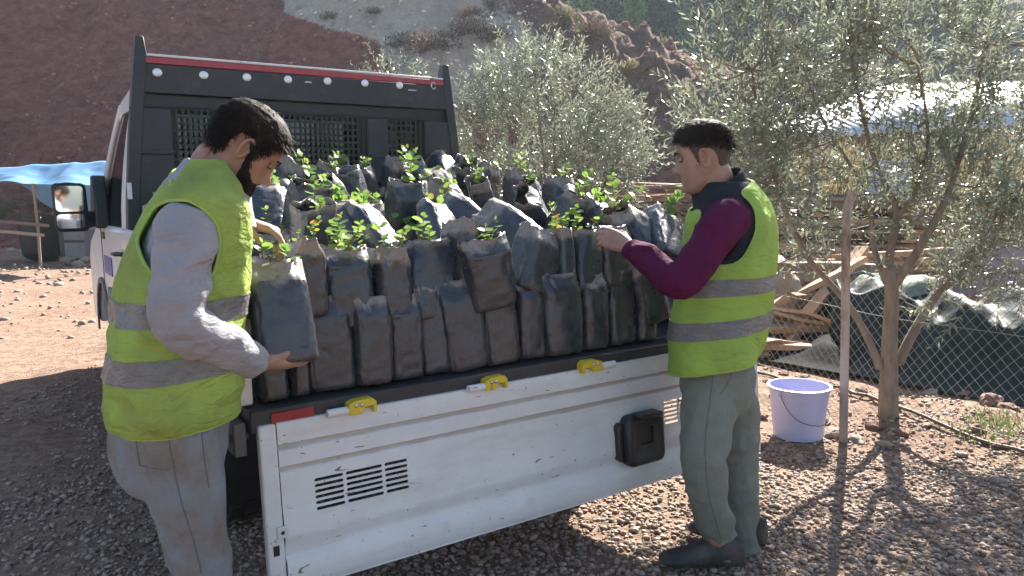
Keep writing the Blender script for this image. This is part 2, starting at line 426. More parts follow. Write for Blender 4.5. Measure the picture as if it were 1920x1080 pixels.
# a cheap 20 sided pebble for the many
_t = (1+5**0.5)/2
ICO_V = np.array([(-1, _t, 0), (1, _t, 0), (-1, -_t, 0), (1, -_t, 0), (0, -1, _t), (0, 1, _t), (0, -1, -_t), (0, 1, -_t), (_t, 0, -1), (_t, 0, 1), (-_t, 0, -1), (-_t, 0, 1)])/math.hypot(1, _t)
ICO_F = np.array([(0, 11, 5), (0, 5, 1), (0, 1, 7), (0, 7, 10), (0, 10, 11), (1, 5, 9), (5, 11, 4), (11, 10, 2), (10, 7, 6), (7, 1, 8), (3, 9, 4), (3, 4, 2), (3, 2, 6), (3, 6, 8), (3, 8, 9), (4, 9, 5), (2, 4, 11), (6, 2, 10), (8, 6, 7), (9, 8, 1)])
P = np.concatenate([g[0] for g in gv]); sz = np.concatenate([g[1] for g in gv])
tag(link('gravel', pebbles('gravel', P, sz, M_PEB)), 'loose pale brown gravel spread over the yard', kind='stuff')
# rubble on the far left of the yard
P, sz = scatter(2600, -16, -2.2, 7.5, 19, lambda P: 0.4+0.6*(fbm(P, 0.5, 3, 90) > 0.1), 0.012, 0.07)
tag(link('rubble', pebbles('rubble', P, sz, M_PEB)), 'scattered small stones on the sunlit yard', kind='stuff')
# stones lying on the slope, red on red earth, pale on the outcrop
for nm, sel, red in (('red_scree', 0, True), ('pale_scree', 1, False)):
    x = RNG.uniform(-18, 7, 16000); y = RNG.uniform(18, 32, 16000); P = np.stack([x, y, 0*x], 1); P[:, 2] = hill_h(x, y); P = P[P[:, 2] > -0.15]
    w_ = fbm(P, 0.3, 3, 60)*1.1; xx = P[:, 0]+w_; zz = P[:, 2]+w_*0.8
    pl = (zz > np.interp(xx, [-14, -9.5, -6.5, -3.6, -2.2, 3], [11.5, 9.6, 7.2, 4.8, 4.2, 4.0])) & (xx < .8)
    P = P[(pl if sel else ~pl) & (fbm(P, .8, 3, 130) > -.15)]
    s_ = 0.015+0.11*RNG.uniform(0, 1, len(P))**5
    mt = mat_plain(nm, (0.24, 0.105, 0.085) if red else (0.48, 0.42, 0.34), (0.42, 0.20, 0.16) if red else (0.74, 0.68, 0.57), 3, 0.95, spec=0.1, isl=0.35)
    tag(link(nm, pebbles(nm, P, s_, mt)), 'loose red stones on the cut bank' if red else 'loose pale stones on the outcrop', kind='stuff')
ICO_V, ICO_F = ICO_FULL

# ---- haze: one even body of dusty air round the whole place
mb = MB(); mb.box((-430, -170, -3.2), (430, 910, 46)); 
m = bpy.data.materials.new('haze'); m.use_nodes = True; nt = m.node_tree; nt.nodes.clear()
pv = nt.nodes.new('ShaderNodeVolumePrincipled'); pv.inputs['Color'].default_value = (0.68, 0.79, 0.90, 1); pv.inputs['Density'].default_value = HAZE; pv.inputs['Anisotropy'].default_value = 0.35
ou = nt.nodes.new('ShaderNodeOutputMaterial'); nt.links.new(pv.outputs[0], ou.inputs['Volume'])
tag(mb.build('haze', m), kind='stuff')

# ================================================================== TRUCK
def mat_white():
    m, nt, N, L, b = new_mat('white_paint'); b.inputs['Roughness'].default_value = 0.38
    b.inputs['Coat Weight'].default_value = 0.25; b.inputs['Coat Roughness'].default_value = 0.2
    v = coords(nt, 'Object')
    c = ramp(nt, noise_node(nt, 2.5, 6, 0.65, v), [(0.3, (0.56, 0.56, 0.56)), (0.7, (0.68, 0.68, 0.675))])
    dirt = ramp(nt, noise_node(nt, 5, 9, 0.72, coords(nt, 'Object', (0.5, 1, 2.5))), [(0.5, (0, 0, 0)), (0.72, (0.35,)*3)])
    c = mixc(nt, dirt, c, (0.36, 0.31, 0.27))
    # chips and scratches in the paint
    s1 = ramp(nt, noise_node(nt, 26, 3, 0.4, coords(nt, 'Object', (0.35, 1, 1.5)), 1.5), [(0.715, (0, 0, 0)), (0.73, (1, 1, 1))])
    s2 = ramp(nt, noise_node(nt, 70, 2, 0.5, v), [(0.725, (0, 0, 0)), (0.74, (1, 1, 1))])
    c = mixc(nt, mathn(nt, 'MULTIPLY', mathn(nt, 'MAXIMUM', s1, s2), 0.85), c, (0.07, 0.06, 0.055))
    L.new(c, b.inputs['Base Color'])
    bump(nt, b, noise_node(nt, 9, 3, 0.5, v), 0.05, 0.01); return m
M_WHITE = mat_white()
def mat_gate():
    """the same paint, with tan dirt caught in the two upper grooves"""
    m = M_WHITE.copy(); m.name = 'tailgate_paint'; nt = m.node_tree; N, L = nt.nodes, nt.links; b = N['Principled BSDF']
    src = b.inputs['Base Color'].links[0].from_socket; t = N.new('ShaderNodeTexCoord'); sp = N.new('ShaderNodeSeparateXYZ'); L.new(t.outputs['Object'], sp.inputs[0])
    nz = noise_node(nt, 30, 5, 0.65, coords(nt, 'Object', (0.3, 1, 1)))
    tot = None
    for z in (TZ-0.050-0.0705, TZ-0.050-0.1365):
        k = mathn(nt, 'SUBTRACT', 1.0, mathn(nt, 'MULTIPLY', mathn(nt, 'ABSOLUTE', mathn(nt, 'SUBTRACT', sp.outputs[2], z)), 95)); tot = k if tot is None else mathn(nt, 'MAXIMUM', tot, k)
    f = ramp(nt, mathn(nt, 'ADD', tot, mathn(nt, 'MULTIPLY', mathn(nt, 'SUBTRACT', nz, 0.5), 1.6)), [(0.1, (0, 0, 0)), (0.7, (0.75,)*3)])
    L.new(mixc(nt, f, src, (0.34, 0.265, 0.20)), b.inputs['Base Color']); return m
M_GATE = mat_gate()
M_DARK = mat_plain('charcoal_steel', (0.018, 0.020, 0.023), (0.032, 0.034, 0.038), 6, 0.5, 0.0, 0.06, 120, 0.002, dirt=((0.09, 0.075, 0.06), 7, 0.55, 0.85))
M_BLACK = mat_plain('black_plastic', (0.012, 0.012, 0.013), (0.022, 0.022, 0.023), 12, 0.42, 0, 0.12, 260, 0.001)
M_RUB = mat_plain('rubber', (0.014, 0.013, 0.013), (0.035, 0.03, 0.027), 14, 0.85, 0, 0.3, 80, 0.003)
M_STEEL = mat_plain('steel', (0.45, 0.45, 0.45), (0.6, 0.6, 0.58), 30, 0.3, 0.9)
M_ALU = mat_plain('bright_cap', (0.75, 0.75, 0.76), (0.85, 0.85, 0.85), 30, 0.25, 0.3)
M_YEL = mat_plain('yellow_paint', (0.55, 0.40, 0.02), (0.68, 0.52, 0.04), 25, 0.45, 0, 0.1, 80, 0.002, dirt=((0.1, 0.08, 0.04), 40, 0.55, 0.75))
M_RED = mat_plain('red_reflector', (0.22, 0.008, 0.018), (0.30, 0.012, 0.025), 60, 0.25)
M_REDT = mat_plain('red_strip', (0.30, 0.035, 0.05), (0.40, 0.06, 0.075), 20, 0.45, dirt=((0.12, 0.06, 0.05), 18, 0.6, 0.8))
M_BLUE = mat_plain('blue_sticker', (0.05, 0.05, 0.26), (0.06, 0.07, 0.32), 8, 0.4)
M_GREYP = mat_plain('grey_plastic', (0.10, 0.10, 0.105), (0.14, 0.135, 0.13), 10, 0.6, bmp=0.1)
M_WGLASS = mat_glass('cab_glass', (0.40, 0.47, 0.43), 0.08)
M_DGLASS = mat_glass('dark_glass', (0.25, 0.27, 0.26), 0.10)
m, nt, N, L, b = new_mat('mirror'); b.inputs['Base Color'].default_value = (0.72, 0.76, 0.8, 1); b.inputs['Metallic'].default_value = 1; b.inputs['Roughness'].default_value = 0.04; M_MIRROR = m

truck = thing('flatbed_truck', 'white dropside truck loaded with seedling bags, its tailgate let down', 'truck', TO, TYAW)
def P_(n, mb, m, par=truck, smooth=None, bevel=None, seg=2): return mb.build(n, m, par, smooth, bevel, seg)

# ---- bed
mb = MB(); mb.box((0.0, 0.075, TZ-0.06), (TW, TL, TZ)); P_('bed_floor', mb, M_DARK, bevel=0.004)
mb = MB(); mb.box((-0.005, -0.035, TZ-0.075), (TW+0.005, 0.072, TZ-0.004)); beam = P_('rear_beam', mb, M_DARK, bevel=0.006)
a = tray(507, 772, (0, 1, 0), -0.037); c = tray(588, 758, (0, 1, 0), -0.037)
for u0, u1 in ((a.x, c.x), (TW-c.x, TW-a.x)):
    mb = MB(); mb.box((u0, -0.041, TZ-0.050), (u1, -0.034, TZ-0.018)); P_('reflector', mb, M_RED, beam, bevel=0.002)

# ---- side gates
def gate_profile():
    return [(0.0, 0.0), (0.030, 0.0), (0.030, 0.10), (0.024, 0.115), (0.024, 0.17), (0.030, 0.185), (0.030, 0.27), (0.024, 0.285), (0.024, 0.34), (0.030, 0.355), (0.036, 0.43), (0.030, 0.452), (0.0, 0.455)]
for s in (0, 1):
    mb = MB(); pf = gate_profile()
    q = lambda d: (-d+0.008) if s == 0 else TW+d-0.008
    z0 = TZ+0.003
    mb.prism(pf, lambda d, z: (q(d), 0.045, z0+z), lambda d, z: (q(d), TL-0.06, z0+z))
    g = P_('side_gate', mb, M_WHITE, bevel=0.003)
    mb = MB()
    x0, x1 = sorted((q(-0.012), q(0.036))); mb.box((x0, 0.012, z0), (x1, 0.043, z0+0.452)); P_('end_cap', mb, M_WHITE, g, bevel=0.006)
    mb = MB(); xm = (x0+x1)/2; mb.box((xm-0.004, 0.0085, z0+0.25), (xm+0.006, 0.0125, z0+0.34)); P_('latch_slot', mb, M_BLACK, g)
    mb = MB(); xo = q(0.034); mb.box((xo-0.012, 0.09, TZ-0.075), (xo+0.012, 0.19, TZ-0.01)); P_('side_hinge', mb, M_YEL, g, bevel=0.004)
    mb = MB(); mb.box((xo-0.02, -0.01, TZ-0.14), (xo+0.015, 0.07, TZ-0.04)); mb.tube([(xo-0.03, 0.03, TZ-0.09), (xo+0.03, 0.03, TZ-0.09)], 0.012, 10); P_('corner_bracket', mb, M_GREYP, bevel=0.003)

# ---- tailgate: a pressed sheet with grooves, hanging open
GT, GH, GSW = TZ-0.050, 0.497, 0.040
sub = MB()
prof = [(0, 0.000), (0.002, 0.012), (0.0, 0.060), (-0.008, 0.067), (-0.008, 0.074), (0.0, 0.081), (0.0, 0.126), (-0.008, 0.133), (-0.008, 0.140), (0.0, 0.147),
        (0.001, 0.20), (0.0, 0.255), (0.004, 0.275), (0.004, 0.33), (0.006, 0.345), (-0.006, 0.372), (-0.006, 0.395), (0.007, 0.415), (0.007, 0.47), (0.004, 0.490), (0.0, GH)]
def tgp(u, off, d):         # a point of the gate: u along, d down from the top edge, off outwards
    k = d/GH; return Vector((u, -0.045 - GSW*k - off, GT - d))
mb = MB(); u0, u1 = 0.066, TW-0.066; nu = 60
rows = []
for off, d in prof: rows.append([tgp(u0+(u1-u0)*i/nu, off + 0.0016*mnoise.noise(Vector((i*0.35, d*9, 3))), d) for i in range(nu+1)])
mb.loft(rows, 0, False, False)
gate = mb.build('tailgate', [M_GATE], truck)
mod = gate.modifiers.new('s', 'SOLIDIFY'); mod.thickness = 0.004; mod.offset = 0
# slots really cut through the sheet
a = tray(587, 902, (0, 1, 0), -0.05).x; e = tray(760, 868, (0, 1, 0), -0.05).x
gw = e - a; groups = [(0.0, 0.295), (0.325, 0.715), (0.745, 1.0)]
va = (GT - tray(587, 902, (0, 1, 0), -0.06).z)
slots = []
vr = tray(1243, 790, (0, 1, 0), -0.06).x
for base, mir in ((a, False), (vr, True)):
    for g0, g1 in groups:
        if mir: g0, g1 = 1-g1, 1-g0
        for k in range(6): slots.append((base+g0*gw, base+g1*gw, va-0.002+k*0.0172))
cut = MB()
for s0, s1, d in slots:
    ring = []
    for k in range(12):
        an = 2*PI*k/12; hx_ = (s1-0.005) if math.cos(an) > 0 else (s0+0.005)
        ring.append((hx_+0.0052*math.cos(an), d+0.0052*math.sin(an)))
    cut.prism(ring, lambda u, d_: tgp(u, 0.03, d_), lambda u, d_: tgp(u, -0.03, d_))
cu = cut.build('cutter', M_BLACK, truck)
bo = gate.modifiers.new('b', 'BOOLEAN'); bo.object = cu; bo.operation = 'DIFFERENCE'; bo.solver = 'EXACT'
bpy.context.view_layer.update(); baked(gate); bpy.data.objects.remove(cu)
gate.data.polygons.foreach_set('use_smooth', [True]*len(gate.data.polygons)); gate.data.set_sharp_from_angle(angle=R(32))
# louvre plate a finger behind the slots
for s in (0, 1):
    b0 = a if s == 0 else vr
    pl = MB()
    for k in range(6):
        d = va-0.008+k*0.0172
        p, q = tgp(b0-0.02, -0.012, d), tgp(b0+gw+0.02, -0.012, d)
        p2, q2 = tgp(b0-0.02, -0.022, d+0.010), tgp(b0+gw+0.02, -0.022, d+0.010)
        o3 = Vector((0, 0.0015, 0)); pl.add([p, q, q2, p2, p+o3, q+o3, q2+o3, p2+o3], [(0, 1, 2, 3), (7, 6, 5, 4), (0, 4, 5, 1), (1, 5, 6, 2), (2, 6, 7, 3), (3, 7, 4, 0)])
    P_('louvre', pl, M_RED if s == 1 else M_DARK, gate)
# stiles, rims
for s in (0, 1):
    x0, x1 = (0.012, 0.064) if s == 0 else (TW-0.064, TW-0.012)
    mb = MB(); pts = [tgp(x0, 0.006, -0.002), tgp(x1, 0.006, -0.002), tgp(x1, 0.006, GH+0.003), tgp(x0, 0.006, GH+0.003)]
    back = [p+Vector((0, 0.032, 0)) for p in pts]
    mb.add(pts+back, [(0, 1, 2, 3), (7, 6, 5, 4), (0, 4, 5, 1), (1, 5, 6, 2), (2, 6, 7, 3), (3, 7, 4, 0)])
    st = P_('stile', mb, M_WHITE, gate, bevel=0.007, seg=3)
    xc = (x0+x1)/2; mb = MB()
    c0, c1 = tgp(xc-0.009, 0.0075, 0.352), tgp(xc+0.009, 0.0055, 0.425); mb.box((c0.x, c0.y-0.001, c1.z), (c1.x, c1.y+0.004, c0.z)); P_('latch_plate', mb, M_BLACK, st, bevel=0.002)
    for d in (0.338, 0.44): mb = MB(); p = tgp(xc, 0.0065, d); mb.ellipsoid(p, (0.0045, 0.003, 0.0045), 6); P_('screw', mb, M_STEEL, st)
for d0, d1 in ((-0.004, 0.0), (GH-0.002, GH+0.004)):
    mb = MB(); pts = [tgp(u0, 0.004, d0), tgp(u1, 0.004, d0), tgp(u1, 0.004, d1), tgp(u0, 0.004, d1)]; back = [p+Vector((0, 0.026, 0)) for p in pts]
    mb.add(pts+back, [(0, 1, 2, 3), (7, 6, 5, 4), (0, 4, 5, 1), (1, 5, 6, 2), (2, 6, 7, 3), (3, 7, 4, 0)]); P_('rim', mb, M_WHITE, gate, bevel=0.0015)
# white tab with a hole near the left stile
c = tray(534, 1003, (0, 1, 0), -0.1); d = GT-c.z
mb = MB(); p0, p1 = tgp(c.x-0.016, 0.012, d-0.018), tgp(c.x+0.016, 0.012, d+0.018); mb.box((p0.x, p0.y-0.002, p1.z), (p1.x, p0.y+0.006, p0.z)); tab = P_('tab', mb, M_WHITE, gate, bevel=0.003)
mb = MB(); mb.ellipsoid((c.x, p0.y-0.003, c.z), (0.006, 0.002, 0.006), 6); P_('tab_hole', mb, M_BLACK, tab)
# black latch housing
c = tray(1203, 820, (0, 1, 0), -0.085); d = GT-c.z; hw, hh = 0.098, 0.098
def rrect(w, h, r, n=5):
    o = []
    for cx, cz, a0 in ((w-r, h-r, 0), (-w+r, h-r, 90), (-w+r, -h+r, 180), (w-r, -h+r, 270)):
        for k in range(n): an = R(a0+90*k/(n-1)); o.append((cx+r*math.cos(an), cz+r*math.sin(an)))
    return o
mb = MB(); lay = [(1.0, 0.002), (1.02, 0.022), (1.0, 0.042), (0.90, 0.052), (0.82, 0.054), (0.72, 0.048), (0.45, 0.046), (0.42, 0.036)]
rings = []
for k, (sx, off) in enumerate(lay):
    zo = 0.018 if k >= 6 else 0
    rings.append([tgp(c.x+x*sx*(0.85 if k >= 6 else 1), off, d-(z*sx*(0.8 if k >= 6 else 1)+zo)) for x, z in rrect(hw, hh, 0.03)])
mb.loft(rings, 0, True); hs = mb.build('latch_housing', M_BLACK, gate, smooth=40)
mb = MB(); mb.box((c.x-0.06, -0.145, c.z+hh-0.004), (c.x+0.06, -0.085, c.z+hh+0.012)); P_('housing_hood', mb, M_BLACK, hs, bevel=0.006)
mb = MB(); rings = [[tgp(c.x-hw-0.012+x, off, d-z) for x, z in rrect(0.02*k2, 0.075, 0.018)] for off, k2 in ((0.0, 1), (0.024, 1), (0.030, 0.7))]
mb.loft(rings); mb.build('hinge_cover', M_BLACK, hs, smooth=40)
# hinges on the beam
for px0, px1, py, tl in ((612, 703, 747, True), (877, 948, 702, True), (1089, 1152, 668, False)):
    ua, ub = tray(px0, py, (0, 1, 0), -0.06).x, tray(px1, py, (0, 1, 0), -0.06).x
    zc = TZ-0.034; y0 = -0.062
    um = ua+0.42*(ub-ua) if tl else ua+0.58*(ub-ua)
    ya, yb = (um, ub) if tl else (ua, um)
    wy = yb-ya
    pf = [(0, -0.022), (0.0, 0.012), (0.25*wy, 0.020), (0.85*wy, 0.022), (wy, 0.010), (wy, -0.024), (wy*0.88, -0.024), (wy*0.88, -0.002), (0.55*wy, -0.004), (0.48*wy, -0.022)]
    if not tl: pf = [(wy-x, z) for x, z in pf][::-1]
    mb = MB(); mb.prism(pf, lambda x, z: (ya+x, y0-0.012, zc+z), lambda x, z: (ya+x, y0+0.028, zc+z))
    hg = P_('tailgate_hinge', mb, M_YEL, truck, bevel=0.002)
    for k in (0.25, 0.45) if tl else (0.55, 0.75): mb = MB(); mb.ellipsoid((ya+k*wy, y0-0.013, zc+0.006), (0.007, 0.005, 0.007), 6); P_('bolt', mb, M_STEEL, hg, smooth=180)
    ta, tb = (ua, um) if tl else (um, ub)
    mb = MB(); mb.tube([(ta, y0+0.002, zc-0.008), (tb, y0+0.002, zc-0.008)], 0.013, 14); P_('hinge_tube', mb, M_WHITE, hg, smooth=40)

# ---- headboard
HZ0, HZ1 = TZ, 2.288
def post_u(z):                                    # posts lean in towards the top
    k = np.clip((z-1.15)/(HZ1-1.15), 0, 1); return 0.016 + 0.113*k**1.35
zs = [HZ0, 1.15, 1.40, 1.62, 1.80, 1.95, 2.08, 2.19, HZ1]
for s in (0, 1):
    mb = MB(); rings = []
    for z in zs:
        t = 1 if z < 2.2 else 0.55
        ua = post_u(z); ub = ua+0.055*t+0.01
        dv = 0.075 if z < 2.2 else 0.05
        f = (lambda x: x) if s == 0 else (lambda x: TW-x)
        rings.append([Vector((f(ua), TL-0.015, z)), Vector((f(ub), TL-0.015, z)), Vector((f(ub), TL+dv, z)), Vector((f(ua), TL+dv, z))])
    mb.loft(rings); P_('headboard_post', mb, M_DARK, bevel=0.006)
def hb(name, z0, z1, v0, v1, m, u0=None, u1=None, bev=0.004, par=truck):
    mb = MB(); c = []
    for v in (v0, v1):
        for z in (z0, z1):
            ua = (post_u(z)+0.06) if u0 is None else u0; ub = (TW-post_u(z)-0.06) if u1 is None else u1
            c += [Vector((ua, v, z)), Vector((ub, v, z))]
    mb.add(c, [(0, 1, 3, 2), (4, 6, 7, 5), (0, 4, 5, 1), (2, 3, 7, 6), (0, 2, 6, 4), (1, 5, 7, 3)])
    return P_(name, mb, m, par, bevel=bev)
zt = [tray(268, y, (0, 1, 0), TL).z for y in (103, 112, 122, 158, 178, 205, 212, 318)]
zr = [tray(830, y, (0, 1, 0), TL).z for y in (138, 142, 154, 186, 206)]
ztop = 2.185
hd = hb('headboard', 1.985, ztop-0.042, TL-0.01, TL+0.05, M_DARK)
hb('red_strip', ztop-0.040, ztop-0.004, TL-0.014, TL+0.045, M_REDT, par=hd)
hb('top_edge', ztop-0.002, ztop+0.012, TL-0.016, TL+0.05, M_WHITE, par=hd)
hb('recess_panel', 1.915, 1.983, TL+0.030, TL+0.05, M_BLACK, par=hd)
# panel strips round the two grilles
g1u = (tray(322, 260, (0, 1, 0), TL).x, tray(690, 260, (0, 1, 0), TL).x); g2u = (tray(726, 260, (0, 1, 0), TL).x, tray(797, 260, (0, 1, 0), TL).x)
gz1, gz0 = tray(500, 212, (0, 1, 0), TL).z, 1.30
hb('upper_panel', gz1, 1.913, TL-0.004, TL+0.02, M_DARK, par=hd)
hb('lower_panel', HZ0, gz0, TL-0.004, TL+0.02, M_DARK, par=hd)
zz_ = (gz0+0.002, gz1-0.002)
hb('panel', *zz_, TL-0.004, TL+0.02, M_DARK, u0=0.075, u1=g1u[0], par=hd)
hb('panel', *zz_, TL-0.004, TL+0.02, M_DARK, u0=g1u[1], u1=g2u[0], par=hd)
hb('panel', *zz_, TL-0.004, TL+0.02, M_DARK, u0=g2u[1], u1=TW-0.09, par=hd)
for ub in ((0.078, g1u[0]-0.004), (g1u[1]+0.004, g2u[0]-0.004), (g2u[1]+0.004, TW-0.10)):
    hb('rib', 1.645, 1.672, TL-0.016, TL-0.006, M_BLACK, u0=ub[0], u1=ub[1], par=hd)
for u0_, u1_ in (g1u, g2u):
    mb = MB(); n = int((u1_-u0_)/0.034); m_ = int((gz1-gz0)/0.040)
    for k in range(n+1): x = u0_+(u1_-u0_)*k/n; mb.box((x-0.0055, TL, gz0), (x+0.0055, TL+0.006, gz1))
    for k in range(m_+1): z = gz0+(gz1-gz0)*k/m_; mb.box((u0_, TL+0.0063, z-0.006), (u1_, TL+0.012, z+0.006))
    P_('wire_grille', mb, M_BLACK, hd)
for px, py in ((295, 136), (382, 141), (463, 145), (540, 149), (614, 152), (684, 156), (749, 160)):
    p = tray(px, py, (0, 1, 0), TL-0.012); mb = MB(); mb.ellipsoid((p.x, TL-0.0125, p.z), (0.026, 0.009, 0.024), 8); P_('round_cap', mb, M_ALU, hd, smooth=180)
p = tray(812, 161, (0, 1, 0), TL-0.012); mb = MB()
mb.tube([(p.x+0.016*math.cos(t), TL-0.016, p.z+0.022*math.sin(t)) for t in np.linspace(0.3, 2*PI-0.3, 12)], 0.006, 6); P_('lashing_ring', mb, M_STEEL, hd, smooth=180)
for px, py, w_ in ((578, 154, 0.02), (773, 169, 0.03)):
    p = tray(px, py, (0, 1, 0), TL-0.012); mb = MB(); mb.box((p.x-w_, TL-0.0135, p.z-0.004), (p.x+w_, TL-0.0105, p.z+0.004)); P_('scuffed_plate', mb, M_STEEL, hd)
p = tray(243, 358, (0, 1, 0), TL-0.02); mb = MB(); mb.box((p.x-0.012, TL-0.0205, p.z-0.045), (p.x+0.012, TL-0.0155, p.z+0.045)); P_('white_sticker', mb, M_WHITE, hd)

# ---- chassis, rear wheels, mudguard
mb = MB()
for u in (0.62, TW-0.70): mb.box((u, 0.10, 0.60), (u+0.08, 5.1, 0.70))
for v in (0.10, 1.2, 2.3): mb.box((0.705, v, 0.61), (TW-0.705, v+0.07, 0.69))
mb.box((0.08, 0.09, 0.655), (TW-0.08, 0.15, 0.712)); mb.box((0.08, 1.4, 0.655), (TW-0.08, 1.46, 0.712))
P_('chassis_frame', mb, M_BLACK, bevel=0.006)
def wheel(u, v, r, w, out, steer=0.0):
    """out = -1: outer face towards -u"""
    rings = []
    pr = [(r*0.60, -w/2+0.01), (r*0.66, -w/2), (r*0.93, -w/2), (r*0.985, -w/2+0.03), (r, -w/4), (r, w/4), (r*0.985, w/2-0.03), (r*0.93, w/2), (r*0.66, w/2), (r*0.60, w/2-0.01)]
    n = 40; mb = MB()
    rows = [[Vector((x, rr*math.cos(2*PI*k/n), rr*math.sin(2*PI*k/n))) for k in range(n)] for rr, x in pr+[pr[0]]]
    mb.loft(rows, 0, False)
    for k in range(n):                                # tread blocks
        for row_ in (-1, 0, 1):
            an = 2*PI*(k+0.5*(row_ % 2))/n; cs, sn = math.cos(an), math.sin(an)
            c = Vector((row_*w*0.26, (r+0.001)*cs, (r+0.001)*sn)); t = Vector((0, -sn, cs)); o = Vector((0, cs, sn))
            hx_, ht = w*0.11, r*PI/n*0.72
            vs = [c+Vector((sx*hx_, 0, 0))+t*(st*ht)+o*so for so in (-0.012, 0.006) for sx, st in ((-1, -1), (1, -1), (1, 1), (-1, 1))]
            mb.add(vs, [(0, 3, 2, 1), (4, 5, 6, 7), (0, 1, 5, 4), (1, 2, 6, 5), (2, 3, 7, 6), (3, 0, 4, 7)])
    wt = P_('wheel', mb, M_RUB, truck, smooth=35); wt.location = (u, v, r-0.008); wt.rotation_euler.z = steer
    mb = MB(); pr = [(r*0.60, -w/2+0.02), (r*0.585, -w/2), (r*0.54, -w/2+0.02), (r*0.50, -w/2+0.06), (r*0.40, -w/2+0.065), (r*0.30, -w/2+0.03), (r*0.16, -w/2+0.02), (r*0.14, -w/2-0.005), (0.004, -w/2-0.008)]
    rows = [[Vector((x*(1 if out < 0 else -1), rr*math.cos(2*PI*k/24), rr*math.sin(2*PI*k/24))) for k in range(24)] for rr, x in pr]; mb.loft(rows, 0, False)
    for k in range(6):
        an = 2*PI*k/6; x = (-w/2+0.018)*(1 if out < 0 else -1); mb.ellipsoid((x, r*0.22*math.cos(an), r*0.22*math.sin(an)), (0.012, 0.011, 0.011), 5)
    rm = mb.build('rim', M_STEEL, wt, smooth=40); return wt
for u, o in ((0.22, -1), (TW-0.22, 1)):
    wheel(u, 1.18, 0.335, 0.23, o); wheel(u, 4.42, 0.335, 0.215, o, R(0))
for u in (0.06, TW-0.36):
    mb = MB(); rings = []
    for k in range(13):
        an = R(-20+k*200/12); rr = 0.40
        rings.append([Vector((u, 1.18-rr*math.cos(an), 0.327+rr*math.sin(an))), Vector((u+0.30, 1.18-rr*math.cos(an), 0.327+rr*math.sin(an))), Vector((u+0.30, 1.18-(rr+0.01)*math.cos(an), 0.327+(rr+0.01)*math.sin(an))), Vector((u, 1.18-(rr+0.01)*math.cos(an), 0.327+(rr+0.01)*math.sin(an)))])
    mb.loft(rings); mb.box((u, 0.755, 0.30 if u < 1 else 0.42), (u+0.30, 0.770, 0.69)); P_('mudguard', mb, M_BLACK, smooth=40)

# ---- cab
CU0, CU1 = 0.05, TW-0.05; CV0 = TL+0.12; BELT = 1.22
def arch(cv, r, n=10): return [(cv - r*math.cos(PI*k/n), 0.34 + r*math.sin(PI*k/n)) for k in range(n+1)]
side = [(CV0, 0.44)] + [(v, max(z, 0.40)) for v, z in arch(4.42, 0.435)] + [(5.28, 0.40), (5.36, 0.55), (5.34, 0.95), (5.15, 1.08), (4.55, BELT), (CV0, BELT)]
mb = MB(); n = len(side); rows = []
for u, ins in ((CU0+0.06, 0.05), (CU0, 0.0), (CU0-0.012, 0.0), (CU0, 0.0)): pass
mb.prism(side, lambda v, z: (CU0, v, z), lambda v, z: (CU1, v, z))
cab = P_('cab_body', mb, M_WHITE, bevel=0.03, seg=3)
# grey sill cladding with the arch trim
mb = MB(); lowp = [(CV0+0.02, 0.40), (CV0+0.02, 0.80)] + [(3.90, 0.78)] + [(4.42-0.47*math.cos(PI*k/10*0.5), 0.34+0.47*math.sin(PI*k/10*0.5)) for k in range(11)] + [(4.42+0.47*math.sin(PI*k/10*0.5), 0.34+0.47*math.cos(PI*k/10*0.5)) for k in range(1, 11)] + [(4.42+0.43, 0.345)] + [(4.42+0.43*math.cos(PI*k/14), 0.34+0.43*math.sin(PI*k/14)) for k in range(1, 14)] + [(4.42-0.43, 0.345), (3.9, 0.42)]
for uu in (CU0-0.016, CU1+0.002):
    m2 = MB(); m2.prism(lowp, lambda v, z: (uu, v, z), lambda v, z: (uu+0.014, v, z)); P_('arch_trim', m2, M_GREYP)
# greenhouse: roof, pillars, glass
def cu_(s, z):
    k = np.clip((z-BELT)/0.9, 0, 1); o = 0.0+0.13*k**1.6
    return CU0+0.004+o if s == 0 else CU1-0.004-o
RZ = 2.13
roof_pr = [(CV0, RZ-0.07), (CV0+0.05, RZ), (CV0+0.5, RZ+0.035), (CV0+0.95, RZ), (CV0+1.12, RZ-0.07), (CV0+1.08, RZ-0.11), (CV0+0.9, RZ-0.08), (CV0+0.04, RZ-0.10)]
mb = MB(); rows = []
for k in range(13):
    t = k/12; e_ = abs(t*2-1)**5
    rows.append([Vector((cu_(0, RZ-0.09)+t*(cu_(1, RZ-0.09)-cu_(0, RZ-0.09)), v, z-0.085*e_)) for v, z in roof_pr])
mb.loft(rows); P_('roof', mb, M_WHITE, cab, smooth=50)
def pillar(name, s, lo, hi, m=M_WHITE):
    """lo, hi: (v0, v1) of the pillar at belt and roof"""
    mb = MB(); rings = []
    for k in range(7):
        t = k/6; z = BELT-0.02+t*(RZ-0.10-BELT+0.04)
        va_, vb_ = lo[0]+(hi[0]-lo[0])*t, lo[1]+(hi[1]-lo[1])*t
        ua = cu_(s, z); ub = ua+(0.055 if s == 0 else -0.055)
        rings.append([Vector((ua, va_, z)), Vector((ub, va_, z)), Vector((ub, vb_, z)), Vector((ua, vb_, z))])
    mb.loft(rings); return P_(name, mb, m, cab, bevel=0.014, seg=3)
V1, V2 = CV0+0.30, CV0+0.44
